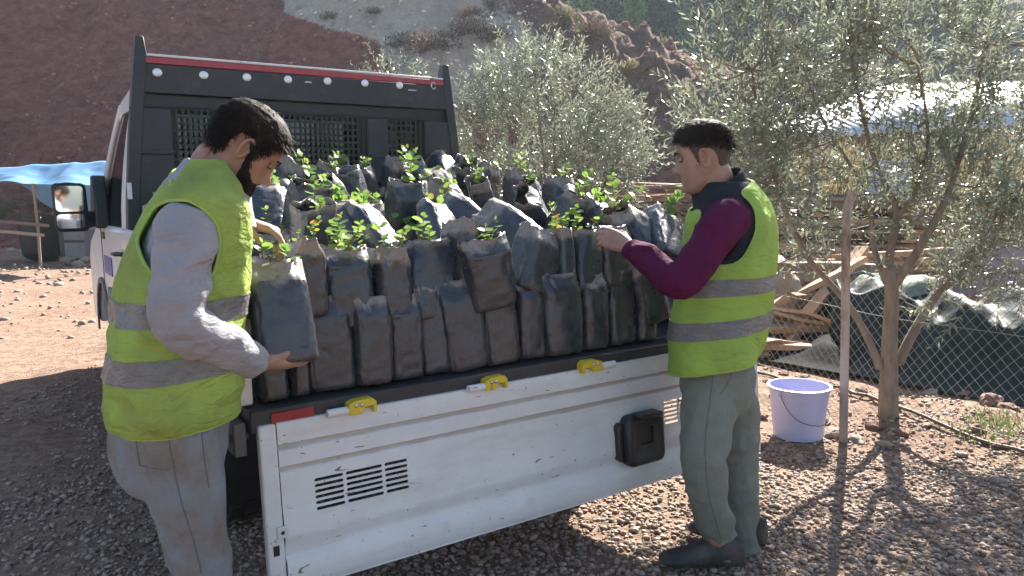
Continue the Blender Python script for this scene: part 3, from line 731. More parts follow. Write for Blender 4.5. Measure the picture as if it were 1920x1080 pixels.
for s in (0, 1):
    pillar('pillar', s, (CV0, CV0+0.06), (CV0, CV0+0.06)); pillar('pillar', s, (V1, V2), (V1, V2))
    pillar('pillar', s, (CV0+1.74, CV0+1.86), (CV0+0.98, CV0+1.10))
    for va_, vb_, tp in ((CV0+0.055, V1+0.005, 0), (V2-0.005, CV0+1.76, 1)):
        mb = MB(); rows = []
        for k in range(7):
            t = k/6; z = BELT-0.01+t*(RZ-0.10-BELT+0.02); vb2 = vb_ - (0.76*t if tp else 0)
            ua = cu_(s, z)+(0.022 if s == 0 else -0.022)
            rows.append([Vector((ua, va_, z)), Vector((ua, vb2, z)), Vector((ua+0.004, vb2, z)), Vector((ua+0.004, va_, z))])
        mb.loft(rows); P_('window_pane' if tp else 'quarter_window', mb, M_DGLASS if tp else M_WGLASS, cab, smooth=40)
mb = MB(); rows = []
for k in range(9):
    t = k/8; u = CU0+0.09+(CU1-CU0-0.18)*t; sag = 0.10*(1-(2*t-1)**2)
    uu2 = CU0+0.18+(CU1-CU0-0.36)*t
    rows.append([Vector((u, CV0+1.80+sag, BELT)), Vector((uu2, CV0+1.04+sag*0.6, RZ-0.09)), Vector((uu2, CV0+1.035+sag*0.6, RZ-0.092)), Vector((u, CV0+1.795+sag, BELT))])
mb.loft(rows, 0, True); P_('windscreen', mb, M_WGLASS, cab, smooth=60)
# rear wall of the cab, with its window
mb = MB(); wz0, wz1 = 1.38, 1.93; wu0, wu1 = 0.34, TW-0.30
for lo, hi in (((CU0+0.06, BELT), (wu0, RZ-0.1)), ((wu1, BELT), (CU1-0.06, RZ-0.1)), ((wu0+0.002, BELT), (wu1-0.002, wz0)), ((wu0+0.002, wz1), (wu1-0.002, RZ-0.1)), ((1.49, wz0+0.002), (1.60, wz1-0.002))):
    mb.box((lo[0], CV0+0.062, lo[1]), (hi[0], CV0+0.09, hi[1]))
P_('rear_wall', mb, M_DARK, cab)
mb = MB(); mb.box((wu0-0.01, CV0+0.093, wz0-0.01), (wu1+0.01, CV0+0.098, wz1+0.01)); P_('rear_window', mb, M_WGLASS, cab)
for u in (0.38, 1.15, 1.62):                                   # seats seen through the grille
    mb = MB(); rings = []
    for z, hw, dv in ((BELT-0.1, 0.23, 0.07), (1.4, 0.24, 0.07), (1.60, 0.22, 0.06), (1.68, 0.16, 0.04), (1.70, 0.09, 0.03), (1.74, 0.12, 0.045), (1.88, 0.12, 0.045), (1.91, 0.07, 0.02)):
        rings.append([Vector((u+0.1+hw*x, CV0+0.45+dv*y, z)) for x, y in [(math.copysign(abs(math.cos(t))**0.6, math.cos(t)), math.copysign(abs(math.sin(t))**0.6, math.sin(t))) for t in np.linspace(0, 2*PI, 16, endpoint=False)]])
    mb.loft(rings); P_('seat_back', mb, M_GREYP, cab, smooth=60)
# door: seam, handle, sticker
dv0, dv1 = V1+0.02, CV0+1.62
for v in (dv0, dv1):
    mb = MB(); mb.box((CU0-0.004, v-0.004, 0.52), (CU0+0.01, v+0.004, BELT)); P_('door_seam', mb, M_BLACK, cab)
mb = MB(); mb.tube([(CU0-0.004, dv0+0.10, 1.06), (CU0-0.04, dv0+0.12, 1.06), (CU0-0.042, dv0+0.26, 1.055), (CU0-0.004, dv0+0.29, 1.055)], 0.013, 8); P_('door_handle', mb, M_BLACK, cab, smooth=60)
mb = MB(); mb.box((CU0-0.004, dv0+0.05, 0.86), (CU0+0.01, dv0+0.075, 1.12)); P_('door_lock', mb, M_BLACK, cab)
mb = MB(); mb.box((CU0-0.006, CV0+1.05, 0.87), (CU0+0.004, CV0+1.50, 1.0)); P_('blue_sticker', mb, M_BLUE, cab)
mb = MB(); mb.box((CU0-0.008, 4.0, 1.12), (CU0+0.004, 4.14, 1.17)); P_('marker_lamp', mb, M_BLACK, cab)
mb = MB(); mb.prism([(CV0+1.78, BELT-0.02), (CV0+1.30, BELT-0.02), (CV0+1.32, BELT+0.22), (CV0+1.42, BELT+0.36), (CV0+1.5, BELT+0.36)], lambda v, z: (CU0-0.055, v, z), lambda v, z: (CU0+0.03, v, z)); P_('mirror_base', mb, M_BLACK, cab, bevel=0.012)
# mirror
c = at(131, 389, (t2w(CU0-0.3, CV0+1.42, 1.5)).y); c = w2t(c)
mc = c
mb = MB(); rings = []
sc_ = (t2w(*c).y)/FPX
hw, hh = 28*sc_, 45*sc_
for k, (s_, off) in enumerate([(0.9, 0.0), (1.0, 0.012), (1.0, 0.03), (0.92, 0.09), (0.6, 0.13)]):
    rings.append([Vector((c.x+x*s_+(0.012 if z < 0 else 0)*(-z/hh), c.y-0.02+off, c.z+z*s_)) for x, z in rrect(hw, hh, hw*0.35)])
mb.loft(rings); mir = P_('wing_mirror', mb, M_BLACK, truck, smooth=40)
for z0, z1 in ((c.z-0.17*hh, c.z+0.88*hh), (c.z-0.86*hh, c.z-0.27*hh)):
    mb = MB(); zc = (z0+z1)/2; 
    fr = rrect(hw*0.82, (z1-z0)/2, hw*0.25)
    mb.loft([[Vector((c.x+x, c.y-0.0235, zc+z)) for x, z in fr], [Vector((c.x+x, c.y-0.0195, zc+z)) for x, z in fr]]); P_('mirror_glass', mb, M_MIRROR, mir)
mb = MB()
mb.tube([(c.x+hw*0.8, c.y+0.03, c.z-hh*0.35), (CU0-0.02, c.y+0.05, c.z-hh*0.40)], 0.045, 10, flat=0.6); mb.tube([(c.x+hw*0.8, c.y+0.03, c.z-hh*0.8), (CU0-0.02, c.y+0.05, c.z-hh*0.6)], 0.025, 10)
P_('mirror_arm', mb, M_BLACK, mir, smooth=60)

# ================================================================== SEEDLING BAGS
def mat_bag():
    m, nt, N, L, b = new_mat('black_polythene'); v = coords(nt, 'Object')
    oi = N.new('ShaderNodeObjectInfo')
    g = N.new('ShaderNodeNewGeometry')
    ofs = N.new('ShaderNodeVectorMath'); ofs.operation = 'ADD'; L.new(v, ofs.inputs[0])
    cmb = N.new('ShaderNodeCombineXYZ')
    for k in range(3): L.new(mathn(nt, 'MULTIPLY', oi.outputs['Random'], 7.0+3*k), cmb.inputs[k])
    L.new(cmb.outputs[0], ofs.inputs[1]); vv = ofs.outputs[0]
    n1 = noise_node(nt, 14, 7, 0.65, vv); n2 = noise_node(nt, 45, 6, 0.65, vv)
    c = ramp(nt, n1, [(0.3, (0.022, 0.026, 0.035)), (0.7, (0.045, 0.050, 0.063))])
    c = mixc(nt, ramp(nt, oi.outputs['Random'], [(0.0, (0, 0, 0)), (0.6, (0.05,)*3), (1.0, (0.40,)*3)]), c, (0.056, 0.047, 0.043))
    # dried mud: round the collar and round the foot
    sp = N.new('ShaderNodeSeparateXYZ'); L.new(v, sp.inputs[0])
    topk = mathn(nt, 'ADD', mathn(nt, 'MULTIPLY', mathn(nt, 'SUBTRACT', sp.outputs[2], 0.252), 17), mathn(nt, 'MULTIPLY', mathn(nt, 'SUBTRACT', n1, 0.42), 2.2))
    topk = mathn(nt, 'ADD', topk, mathn(nt, 'MULTIPLY', mathn(nt, 'SUBTRACT', oi.outputs['Random'], 0.5), 1.2))
    tk = ramp(nt, topk, [(0.25, (0, 0, 0)), (0.55, (0.85,)*3)])
    c = mixc(nt, tk, c, ramp(nt, n2, [(0.3, (0.17, 0.135, 0.11)), (0.7, (0.30, 0.25, 0.20))]))
    botk = mathn(nt, 'ADD', mathn(nt, 'MULTIPLY', mathn(nt, 'SUBTRACT', 0.045, sp.outputs[2]), 14), mathn(nt, 'MULTIPLY', mathn(nt, 'SUBTRACT', n2, 0.5), 1.8))
    bk = ramp(nt, botk, [(0.2, (0, 0, 0)), (0.9, (0.42,)*3)])
    c = mixc(nt, bk, c, (0.11, 0.075, 0.055))
    film = ramp(nt, n2, [(0.45, (0, 0, 0)), (0.8, (0.14,)*3)]); c = mixc(nt, film, c, (0.11, 0.10, 0.098))
    L.new(c, b.inputs['Base Color'])
    L.new(ramp(nt, n1, [(0.3, (0.22,)*3), (0.7, (0.36,)*3)]), b.inputs['Roughness'])
    b.inputs['Specular IOR Level'].default_value = 0.6
    w = N.new('ShaderNodeTexWave'); w.inputs['Scale'].default_value = 3; w.inputs['Distortion'].default_value = 14; w.inputs['Detail'].default_value = 4; w.inputs['Detail Scale'].default_value = 2.4
    w.bands_direction = 'Z'; L.new(vv, w.inputs['Vector'])
    h = mathn(nt, 'ADD', mathn(nt, 'MULTIPLY', w.outputs['Fac'], 0.5), mathn(nt, 'ADD', n1, mathn(nt, 'MULTIPLY', n2, 0.5)))
    bump(nt, b, h, 0.42, 0.005); return m
M_BAG = mat_bag()
M_SOIL = mat_plain('potting_soil', (0.03, 0.02, 0.014), (0.10, 0.065, 0.045), 60, 0.95, bmp=1.0, bscale=120, bdist=0.01)
M_STEM = mat_plain('seedling_stem', (0.10, 0.055, 0.035), (0.15, 0.10, 0.05), 60, 0.6)
M_SEED = mat_leaf('seedling_leaf', (0.11, 0.21, 0.045), (0.25, 0.345, 0.08), 0.32, 0.42, None, 0.5, True)
M_SEEDY = mat_leaf('yellow_leaf', (0.28, 0.27, 0.05), (0.40, 0.20, 0.05), 0.35, 0.42, None, 0.5, True)

def bag_mesh(seed, collar=1.0):
    rg = np.random.default_rng(seed); n = 56
    lev = [(0.000, 0.80), (0.001, 0.93), (0.006, 0.985), (0.016, 1.0)] + [(z, 1.0) for z in np.linspace(0.030, 0.235, 20)] + [(0.25, 1.0), (0.265, 1.0), (0.28, 1.0), (0.295, 1.0), (0.308, 1.0)]
    rows = []; ph = rg.uniform(0, 9, 6)
    ta, tb = rg.normal(0, 0.035, 2)
    for z, k in lev:
        t = z/0.30; row = []
        fl = np.clip((z-0.235)/0.07, 0, 1)              # the empty collar is pressed flatter
        for j in range(n):
            a = 2*PI*j/n; e_ = 0.50
            ca, sa = math.cos(a), math.sin(a)
            x = math.copysign(abs(ca)**e_, ca); y = math.copysign(abs(sa)**e_, sa)
            hw = 0.080*(1+0.02*math.sin(PI*t)+0.045*fl*fl*(3-2*fl)); hd = 0.064*(1+0.06*math.sin(PI*min(t*1.15, 1)))*(1-0.42*fl*fl*(3-2*fl)*collar)
            p = Vector((x*hw*k, y*hd*k, z))
            q = Vector((x*2.2+ph[0], y*2.2+ph[1], z*11+ph[2]))
            d = 0.0032*mnoise.noise(q*0.7) + 0.0010*mnoise.noise(q*2.7)
            wv = mnoise.noise(Vector((ca*1.5, sa*1.5+ph[4], z*10)))
            c1_ = 1-abs(mnoise.noise(Vector((ca*1.6+ph[3], sa*1.6, z*30+3.0*wv))))*2.2      # sharp horizontal puckers
            c2_ = 1-abs(mnoise.noise(Vector((ca*4.5+ph[1], sa*4.5+1.2*wv, z*5+ph[2]))))*2.4   # long folds down the film
            d += 0.0024*max(c1_, -0.4)*(0.35+0.65*abs(t-0.45)*2) + 0.0020*max(c2_, -0.4)
            
            p.x += d*ca*(1.3 if z > 0.01 else 0.3); p.y += d*sa*(1.3 if z > 0.01 else 0.3)
            if fl > 0: p.z += fl*0.022*mnoise.noise(Vector((ca*2.0+ph[4], sa*2.0, 5.0))); p.y += fl*0.013*math.sin(x*4+ph[5]); p.x += fl*0.008*mnoise.noise(Vector((ca*3, sa*3, ph[0])))
            p.x += ta*z; p.y += tb*z
            row.append(p)
        rows.append(row)
    inner = []
    for k_, z in enumerate((0.306, 0.28, 0.25)):
        src = rows[-1] if k_ == 0 else rows[-3 if k_ == 1 else -5]
        cx = sum(p.x for p in src)/n; cy = sum(p.y for p in src)/n
        s_ = 0.97 if k_ == 0 else 0.955
        inner.append([Vector((cx+(p.x-cx)*s_, cy+(p.y-cy)*s_, p.z-0.001)) for p in src])
    mb = MB(); mb.loft(rows+inner, 0, False); mb.f.append(tuple(range(n))[::-1]); mb.m.append(0)
    me = mb.mesh('bag', M_BAG, 180)
    so = MB(); src = rows[-6]; cx = sum(p.x for p in src)/n; cy = sum(p.y for p in src)/n
    rr = [[Vector((cx+(p.x-cx)*k, cy+(p.y-cy)*k, 0.243+h+0.004*mnoise.noise(p*60*k))) for p in src] for k, h in ((0.99, -0.02), (0.97, 0), (0.7, 0.004), (0.35, 0.008), (0.05, 0.01))]
    so.loft(rr, 0, True)
    return me, so.mesh('soil', M_SOIL, 60)
BAGS = [bag_mesh(s, c) for s, c in ((1, 1.0), (2, 0.4), (3, 1.3), (4, 0.8), (5, 1.5), (6, 0.1))]

def leaf_shape(name, mat):
    mb = MB(); pts = []                                   # round leaflet, folded a little along the rib
    for t, w in ((0.0, 0.0), (0.12, 0.22), (0.35, 0.46), (0.6, 0.50), (0.85, 0.34), (1.0, 0.06)):
        pts.append((t, w))
    vs = []; fs = []
    for t, w in pts: vs += [(-w, t, 0.10*w), (0, t, -0.03*math.sin(PI*t)-0.06*t*t), (w, t, 0.10*w)]
    for i in range(len(pts)-1):
        a = i*3; fs += [(a, a+1, a+4, a+3), (a+1, a+2, a+5, a+4)]
    mb.add(vs, fs); me = mb.mesh(name, mat, 180); return me
LEAF, LEAFY = leaf_shape('leaf', M_SEED), leaf_shape('leaf_yellow', M_SEEDY)

def plant_template(seed, h, nl, spread):
    rg = random.Random(seed); mb = MB(); L_ = []
    def shoot(p, d, ln, r0, k):
        pts = [p]; q = p.copy(); dd = d.copy()
        st = 6
        for i in range(st):
            dd = (dd + Vector((rg.gauss(0, .16), rg.gauss(0, .16), 0.07))).normalized(); q = q + dd*ln/st; pts.append(q.copy())
        mb.tube(pts, [r0*(1-0.7*i/st) for i in range(st+1)], 5)
        for i in range(k):
            t = 0.25+0.75*(i+0.5)/k; f = t*st; a = int(min(f, st-1)); b = pts[a].lerp(pts[a+1], f-a)
            az = i*2.4+rg.uniform(-.5, .5); ld = Vector((math.cos(az), math.sin(az), rg.uniform(0.0, 0.9))).normalized()
            s = rg.uniform(0.022, 0.048)*(1.1-0.3*t)
            L_.append((b, ld, s, rg.uniform(-0.6, 0.6)))
        L_.append((pts[-1], dd, 0.018, 0))
    shoot(Vector((0, 0, 0.235)), Vector((rg.gauss(0, .1), rg.gauss(0, .1), 1)), h, 0.0035, nl)
    for _ in range(spread):
        az = rg.uniform(0, 2*PI); shoot(Vector((0.01*math.cos(az), 0.01*math.sin(az), 0.26+rg.uniform(0, .04))), Vector((0.8*math.cos(az), 0.8*math.sin(az), 0.9)).normalized(), h*rg.uniform(.5, .85), 0.0025, max(4, nl//2))
    return mb.mesh('stem', M_STEM, 60), L_
PLANTS = [plant_template(1, 0.17, 11, 1), plant_template(2, 0.12, 9, 1), plant_template(3, 0.21, 13, 1), plant_template(4, 0.11, 8, 2), plant_template(5, 0.19, 13, 1)]
def add_plant(root, k, yel=0.06, frac=1.0):
    stem, L_ = PLANTS[k]; p = link('plant', stem, root)
    for b, d, s, roll in L_:
        if random.random() > frac: continue
        lf = link('leaf', LEAFY if random.random() < yel else LEAF, p)
        q = d.to_track_quat('Y', 'Z').to_matrix() @ Matrix.Rotation(roll, 3, 'Y')
        lf.matrix_local = Matrix.Translation(b) @ (q.to_4x4()) @ Matrix.Diagonal((s*0.95, s, s, 1))
    return p
ORD = ['first', 'second', 'third', 'fourth', 'fifth', 'sixth', 'seventh', 'eighth', 'ninth', 'tenth', 'eleventh', 'twelfth', 'thirteenth', 'fourteenth', 'fifteenth', 'sixteenth', 'seventeenth', 'eighteenth', 'nineteenth', 'twentieth']
def ordn(k): return ORD[k] if k < len(ORD) else 'twenty-' + ORD[k-20]
BAG_ALL = []
def bag(base, axis_up, yaw, sc, var, plant=None, label='', group='', yel=0.06, frac=1.0):
    """base: world point of the foot; axis_up: where the opening points; yaw about that axis; plant: template or None"""
    o = thing('seedling_bag', label, 'seedling bag', base, 0, group)
    a = Vector(axis_up).normalized()
    q = a.to_track_quat('Z', 'Y').to_matrix()
    # keep the flat side turned to the truck's tail for yaw = 0
    y = (tv - a*tv.dot(a)); y = y.normalized() if y.length > 0.05 else Vector((0, 0, 1)); x = y.cross(a)
    m3 = Matrix((x, y, a)).transposed() @ Matrix.Rotation(yaw, 3, 'Z')
    o.matrix_world = Matrix.Translation(base) @ m3.to_4x4() @ Matrix.Diagonal((sc[0], sc[1], sc[2], 1))
    bm_, sm_ = BAGS[var % len(BAGS)]
    link('pouch', bm_, o); link('soil', sm_, o)
    if plant is not None: add_plant(o, plant, yel, frac)
    BAG_ALL.append(o); return o

# ---- bottom row: foot on the bed, px edges in the photo give the places along the tail
UPV = Vector((0, 0, 1))
bott = [(486, 546, 0.28), (545, 582, 0.26), (580, 676, 0.29), (670, 744, 0.28), (736, 802, 0.275), (798, 854, 0.29), (850, 926, 0.31), (916, 984, 0.30), (980, 1029, 0.29), (1030, 1102, 0.30), (1100, 1147, 0.29), (1147, 1198, 0.29), (1203, 1236, 0.25)]
pl_b = {}
for k, (x0, x1, h) in enumerate(bott):
    vf = 0.006 + 0.010*((k*7) % 3)
    a, b = tray(x0, 690, (0, 1, 0), vf), tray(x1, 690, (0, 1, 0), vf)
    w = (b.x-a.x); u = (a.x+b.x)/2
    thin = w < 0.115
    sx = w/0.164 if not thin else w/0.130
    lean = [-.03, .0, .02, .05, .02, -.01, -.10, -.05, .06, 0, .03, .01, .1][k]
    d = 0.062 if not thin else 0.08
    base = t2w(u, vf+d*1.0, TZ+0.001)
    bag(base, UPV + tu*lean*0.9 + tv*0.05, (0.06*math.sin(k*3.1) if not thin else PI/2+0.1*math.sin(k)), (sx*.96 if not thin else 1.0, 1.0 if not thin else sx*.96, h/0.30), k, None,
        f'black seedling bag standing {ordn(k)} from left in the bottom row above the tailgate', 'seedling bags standing in the bottom row')
# ---- second row, standing on the first
upp = [(560, 618, 465, 600, -.02, 4, 2), (620, 712, 470, 620, .0, 2, 3), (715, 777, 470, 612, .03, 4, 1), (772, 870, 456, 602, .0, 0, 2), (862, 903, 468, 545, -.03, None, 0),
       (890, 974, 446, 580, -.13, 3, 5), (980, 1052, 466, 552, .42, None, 0), (1052, 1082, 470, 552, .10, 2, 4), (1086, 1138, 462, 552, .07, 2, 3), (1138, 1194, 468, 540, .03, None, 1), (1214, 1262, 530, 606, -.24, None, 3)]
for k, (x0, x1, yt, yb, lean, pl, var) in enumerate(upp):
    vf = 0.045 if k not in (5, 10) else -0.01
    a, b, c = tray(x0, yb-15, (0, 1, 0), vf), tray(x1, yb-15, (0, 1, 0), vf), tray((x0+x1)/2, yb, (0, 1, 0), vf)
    tp_ = tray((x0+x1)/2, yt, (0, 1, 0), vf)
    w = b.x-a.x; u = (a.x+b.x)/2; h = tp_.z-c.z
    thin = w < 0.12; sx = w/0.168 if not thin else w/0.132
    base = t2w(u - lean*0.06, vf+0.062, c.z)
    bag(base, UPV + tu*lean + tv*(0.10 if k not in (5,) else -0.03), (0.09*math.sin(k*2.3+1) if not thin else PI/2), (sx if not thin else 1, 1 if not thin else sx, max(0.8, min(1.1, h/0.30))), var+k, pl,
        f'dusty black seedling bag, {ordn(k)} from left in the row atop the bottom row', 'seedling bags standing in the second row', 0.08)
    if k in (1, 7, 8): add_plant(BAG_ALL[-1], (2, 4, 2, 4)[k % 4], .08)
# ---- the heap behind: (px, py, lean to the right in the picture, tilt towards the tail, yaw, scale, plant, variant)
def heap_z(v): return 1.16 + 0.165*(v-0.30)
heap = [(530, 352, .7, .3, .3, 1.0, 1, 0), (470, 392, -.2, 1.2, .2, .9, None, 1), (505, 400, .4, .9, -.3, .95, 0, 2), (575, 412, .15, .5, .15, 1.1, 1, 3), (628, 392, -.75, .5, .4, 1.0, None, 4), (666, 368, -.35, .2, .8, .95, None, 5),
        (690, 352, -.3, .3, 1.0, .85, 1, 0), (738, 346, .25, .4, .5, 1.0, 0, 1), (766, 412, .12, .18, .05, 1.12, 2, 2), (700, 440, -.2, .8, .6, .95, 2, 3), (640, 436, .3, .9, -.2, .95, 0, 4), (835, 322, .1, 1.35, .1, 1.0, 3, 5),
        (832, 358, -.2, 1.1, .2, 1.0, None, 0), (806, 392, .5, .6, .7, .95, 1, 1), (880, 425, -.55, .8, .1, 1.12, 3, 2), (962, 440, -.75, .95, .15, 1.12, None, 3), (1000, 412, -.95, .35, .9, 1.12, None, 4), (950, 345, -.5, .6, .3, 1.0, 3, 5),
        (884, 332, .1, .1, .6, .9, None, 0), (908, 378, -.55, .3, 1.1, .95, 1, 1), (1020, 376, -.6, .5, .7, .9, 0, 2), (1088, 364, .04, .10, .1, 1.0, 0, 3), (1170, 384, .03, .04, .1, 1.1, 3, 4), (1104, 396, .5, .9, .1, 1.0, 2, 5),
        (1202, 448, -.3, 1.2, .2, 1.05, None, 0), (1246, 452, .8, .9, -.3, 1.15, 4, 1), (1160, 446, -.3, .4, .2, 1.0, 2, 2), (825, 436, .3, .8, .2, .95, 1, 3), (600, 352, .5, .5, .2, .9, 0, 4), (640, 345, -.3, .6, .8, .9, 1, 5),
        (590, 450, -.1, .5, .3, .95, 0, 1), (1060, 420, .5, .6, .4, 1.0, 2, 2), (990, 350, .4, .4, .4, .95, 3, 0), (1040, 350, -.4, .3, .2, .9, None, 3), (780, 338, -.3, .4, .4, .9, None, 4), (560, 385, -.5, .7, .5, .9, None, 5), (1215, 410, -.6, .6, .4, 1.0, None, 2), (1130, 430, .4, .8, .1, .95, 0, 0)]
hp = []
for e in heap:
    px, py = e[:2]
    n = Vector((0, -0.165, 1)); c = 1.16 - 0.165*0.30
    p = tray(px, py, n, c); p.y = min(max(p.y, 0.32), TL-0.16); p.z = tray(px, py, (0, 1, 0), p.y).z; p.x = tray(px, py, (0, 1, 0), p.y).x
    hp.append((p, e))
bands = {0: [], 1: [], 2: []}
for p, e in hp: bands[0 if p.y < 0.75 else 1 if p.y < 1.45 else 2].append((p, e))
bn = ['front of the heap', 'middle of the heap', 'heap nearest the headboard']
for b_, L_ in bands.items():
    L_.sort(key=lambda q: (at(q[1][0], q[1][1], 3).x))
    for k, (p, e) in enumerate(L_):
        px, py, ln, tl, yaw, sc, pl, var = e
        ax = (UPV + tu*ln*0.85 + (-tv*0.55+tu*0.1)*0 + tv*(-tl*0.75)).normalized() if tl < 0.7 else (UPV*0.75 + tu*ln*0.8 + tv*(0.85 if var % 2 else 0.6)).normalized()
        dx_ = ax.dot(tu)*0.16*sc; lim = 0.105*sc+abs(dx_)
        p = Vector((min(max(p.x, lim), TW-lim), p.y, p.z)); base = t2w(*p) - ax*0.15*sc
        how = 'upright' if (abs(ln) < .2 and tl < .3) else ('tipped to the left' if ln < 0 else 'tipped to the right')
        bag(base, ax, yaw, (sc, sc, sc), var, pl, f'black seedling bag {how}, {ordn(k)} from left in the {bn[b_]}', 'seedling bags heaped on the truck bed', 0.05)
# ---- those wedged low between the others
rg = random.Random(5)
for i in range(11):
    for j in range(10):
        v = 0.36 + 0.20*j; u = 0.13 + 0.195*i + (0.08 if j % 2 else 0)
        if u > TW-0.12 or v > TL-0.12: continue
        z = heap_z(v) - 0.345 + rg.uniform(-.05, .03)
        if rg.random() < 0.06: continue
        lx_ = rg.gauss(0, .22); lx_ = max(lx_, 0) if u < .3 else min(lx_, 0) if u > TW-.3 else lx_
        ax = UPV + tu*lx_ + tv*rg.gauss(.05, .2)
        pl = None
        if rg.random() < 0.48: pl = rg.choice([0, 1, 1, 2, 3, 4])
        bag(t2w(u, v, z), ax, rg.uniform(-.7, .7)*(.3 if u < .3 or u > TW-.3 else 1), (1, 1, rg.uniform(.95, 1.08)), rg.randrange(6), pl, 'black seedling bag wedged low among the others heaped on the truck bed', 'seedling bags wedged low in the heap', 0.04, 0.8)
# ---- the bag in the man's hands
held_base = at(537, 682, 2.08); held_top = at(523, 508, 2.14)
ha = (held_top-held_base).normalized()
HELD = bag(held_base, ha, R(-33.6)+R(30), (1.02, 0.95, 0.93), 2, 1, 'black seedling bag with a muddy collar held up by the bearded man in grey', 'seedling bag in the hand', 0.02)

# ================================================================== PEOPLE
def mat_skin():
    m, nt, N, L, b = new_mat('skin'); v = coords(nt, 'Object')
    c = ramp(nt, noise_node(nt, 30, 5, 0.6, v), [(0.3, (0.27, 0.142, 0.098)), (0.7, (0.37, 0.215, 0.158))])
    L.new(c, b.inputs['Base Color']); b.inputs['Roughness'].default_value = 0.5; b.inputs['Specular IOR Level'].default_value = 0.35
    b.inputs['Subsurface Weight'].default_value = 0.12; b.inputs['Subsurface Radius'].default_value = (0.012, 0.005, 0.003); b.inputs['Subsurface Scale'].default_value = 0.6
    bump(nt, b, noise_node(nt, 260, 4, 0.6, v), 0.12, 0.001); return m
M_SKIN = mat_skin()
def mat_cloth(name, c1, c2, rough=0.9, fold=0.5, weave=700, trans=0.0, dirt=None, fscale=7, spec=0.15, sheen=0.0, zs=2.2):
    m, nt, N, L, b = new_mat(name); v = coords(nt, 'Object')
    c = ramp(nt, noise_node(nt, 9, 6, 0.6, v), [(0.3, c1), (0.7, c2)])
    if dirt:
        d = ramp(nt, noise_node(nt, dirt[1], 7, 0.68, v), [(dirt[2], (0, 0, 0)), (dirt[3], (0.8,)*3)]); c = mixc(nt, d, c, dirt[0])
    L.new(c, b.inputs['Base Color']); b.inputs['Roughness'].default_value = rough; b.inputs['Specular IOR Level'].default_value = spec
    b.inputs['Sheen Weight'].default_value = sheen
    w = noise_node(nt, fscale, 3, 0.5, coords(nt, 'Object', (1, 1, zs)), 1.6)
    w2 = noise_node(nt, fscale*3.1, 3, 0.5, coords(nt, 'Object', (1, 1, zs*0.8)), 1.2)
    f = noise_node(nt, weave, 2, 0.5, v)
    h = mathn(nt, 'ADD', mathn(nt, 'ADD', w, mathn(nt, 'MULTIPLY', w2, 0.35)), mathn(nt, 'MULTIPLY', f, 0.05)); bump(nt, b, h, fold, 0.03)
    if trans:
        t = N.new('ShaderNodeBsdfTranslucent'); L.new(c, t.inputs[0]); mx = N.new('ShaderNodeMixShader'); mx.inputs[0].default_value = trans
        L.new(b.outputs[0], mx.inputs[1]); L.new(t.outputs[0], mx.inputs[2]); L.new(mx.outputs[0], N['Material Output'].inputs[0])
    return m
M_VEST = mat_cloth('hi_vis_yellow', (0.40, 0.54, 0.12), (0.45, 0.60, 0.135), 0.7, 0.65, 500, 0.32, ((0.25, 0.29, 0.09), 4, 0.44, 0.72), 8, 0.2)
M_VESTB = mat_cloth('hi_vis_yellow_clean', (0.40, 0.58, 0.115), (0.45, 0.64, 0.13), 0.7, 0.6, 500, 0.36, ((0.30, 0.42, 0.10), 4, 0.48, 0.78), 7, 0.2)
M_BIND = mat_cloth('vest_binding', (0.30, 0.44, 0.10), (0.35, 0.50, 0.11), 0.8, 0.2)
M_TAPE = mat_cloth('silver_tape', (0.13, 0.127, 0.122), (0.18, 0.176, 0.17), 0.42, 0.5, 300, 0, ((0.16, 0.14, 0.12), 8, 0.55, 0.8), 12, 0.5)
M_SWEAT = mat_cloth('grey_sweatshirt', (0.25, 0.245, 0.265), (0.31, 0.305, 0.325), 0.95, 0.7, 500, 0, None, 6, 0.1, 0.1)
M_COLLAR = mat_cloth('grey_collar', (0.25, 0.255, 0.265), (0.31, 0.315, 0.325), 0.95, 0.3)
M_PURPLE = mat_cloth('plum_sweater', (0.072, 0.007, 0.038), (0.100, 0.011, 0.052), 0.9, 0.55, 600, 0, None, 7, 0.1, 0.0)
M_NAVY = mat_cloth('dark_fleece', (0.016, 0.019, 0.026), (0.026, 0.028, 0.036), 0.9, 0.4)
M_JEANS = mat_cloth('grey_jeans', (0.185, 0.207, 0.232), (0.25, 0.27, 0.292), 0.92, 0.55, 420, 0, ((0.15, 0.115, 0.082), 4.5, 0.42, 0.62), 6, zs=0.8)
M_TROUS = mat_cloth('grey_green_trousers', (0.165, 0.175, 0.145), (0.215, 0.225, 0.19), 0.92, 0.55, 420, 0, ((0.15, 0.11, 0.07), 3.2, 0.58, 0.78), 5, zs=0.9)
M_SHOE = mat_plain('worn_boot', (0.022, 0.020, 0.020), (0.06, 0.052, 0.048), 14, 0.7, 0, 0.3, 90, 0.003, dirt=((0.14, 0.10, 0.075), 9, 0.5, 0.8))
M_HAIR = mat_plain('dark_hair', (0.010, 0.007, 0.006), (0.022, 0.015, 0.011), 60, 0.72, 0, 0.4, 300, 0.002, sc=(1, 1, 0.4), spec=0.12)
M_BEARD = mat_plain('dark_beard', (0.010, 0.007, 0.006), (0.022, 0.016, 0.012), 80, 0.75, 0, 0.5, 320, 0.003, spec=0.2)
M_STUB = mat_plain('shaved_hair', (0.040, 0.026, 0.020), (0.065, 0.042, 0.031), 120, 0.7, 0, 0.3, 500, 0.001)
M_EYE_SHADED = mat_plain('shaded_eye_white', (0.16, 0.12, 0.10), (0.20, 0.15, 0.12), 20, 0.5)  # eye whites coloured dark: the shade on them is in the colour
M_IRIS = mat_plain('iris', (0.02, 0.012, 0.008), (0.03, 0.018, 0.01), 20, 0.15)

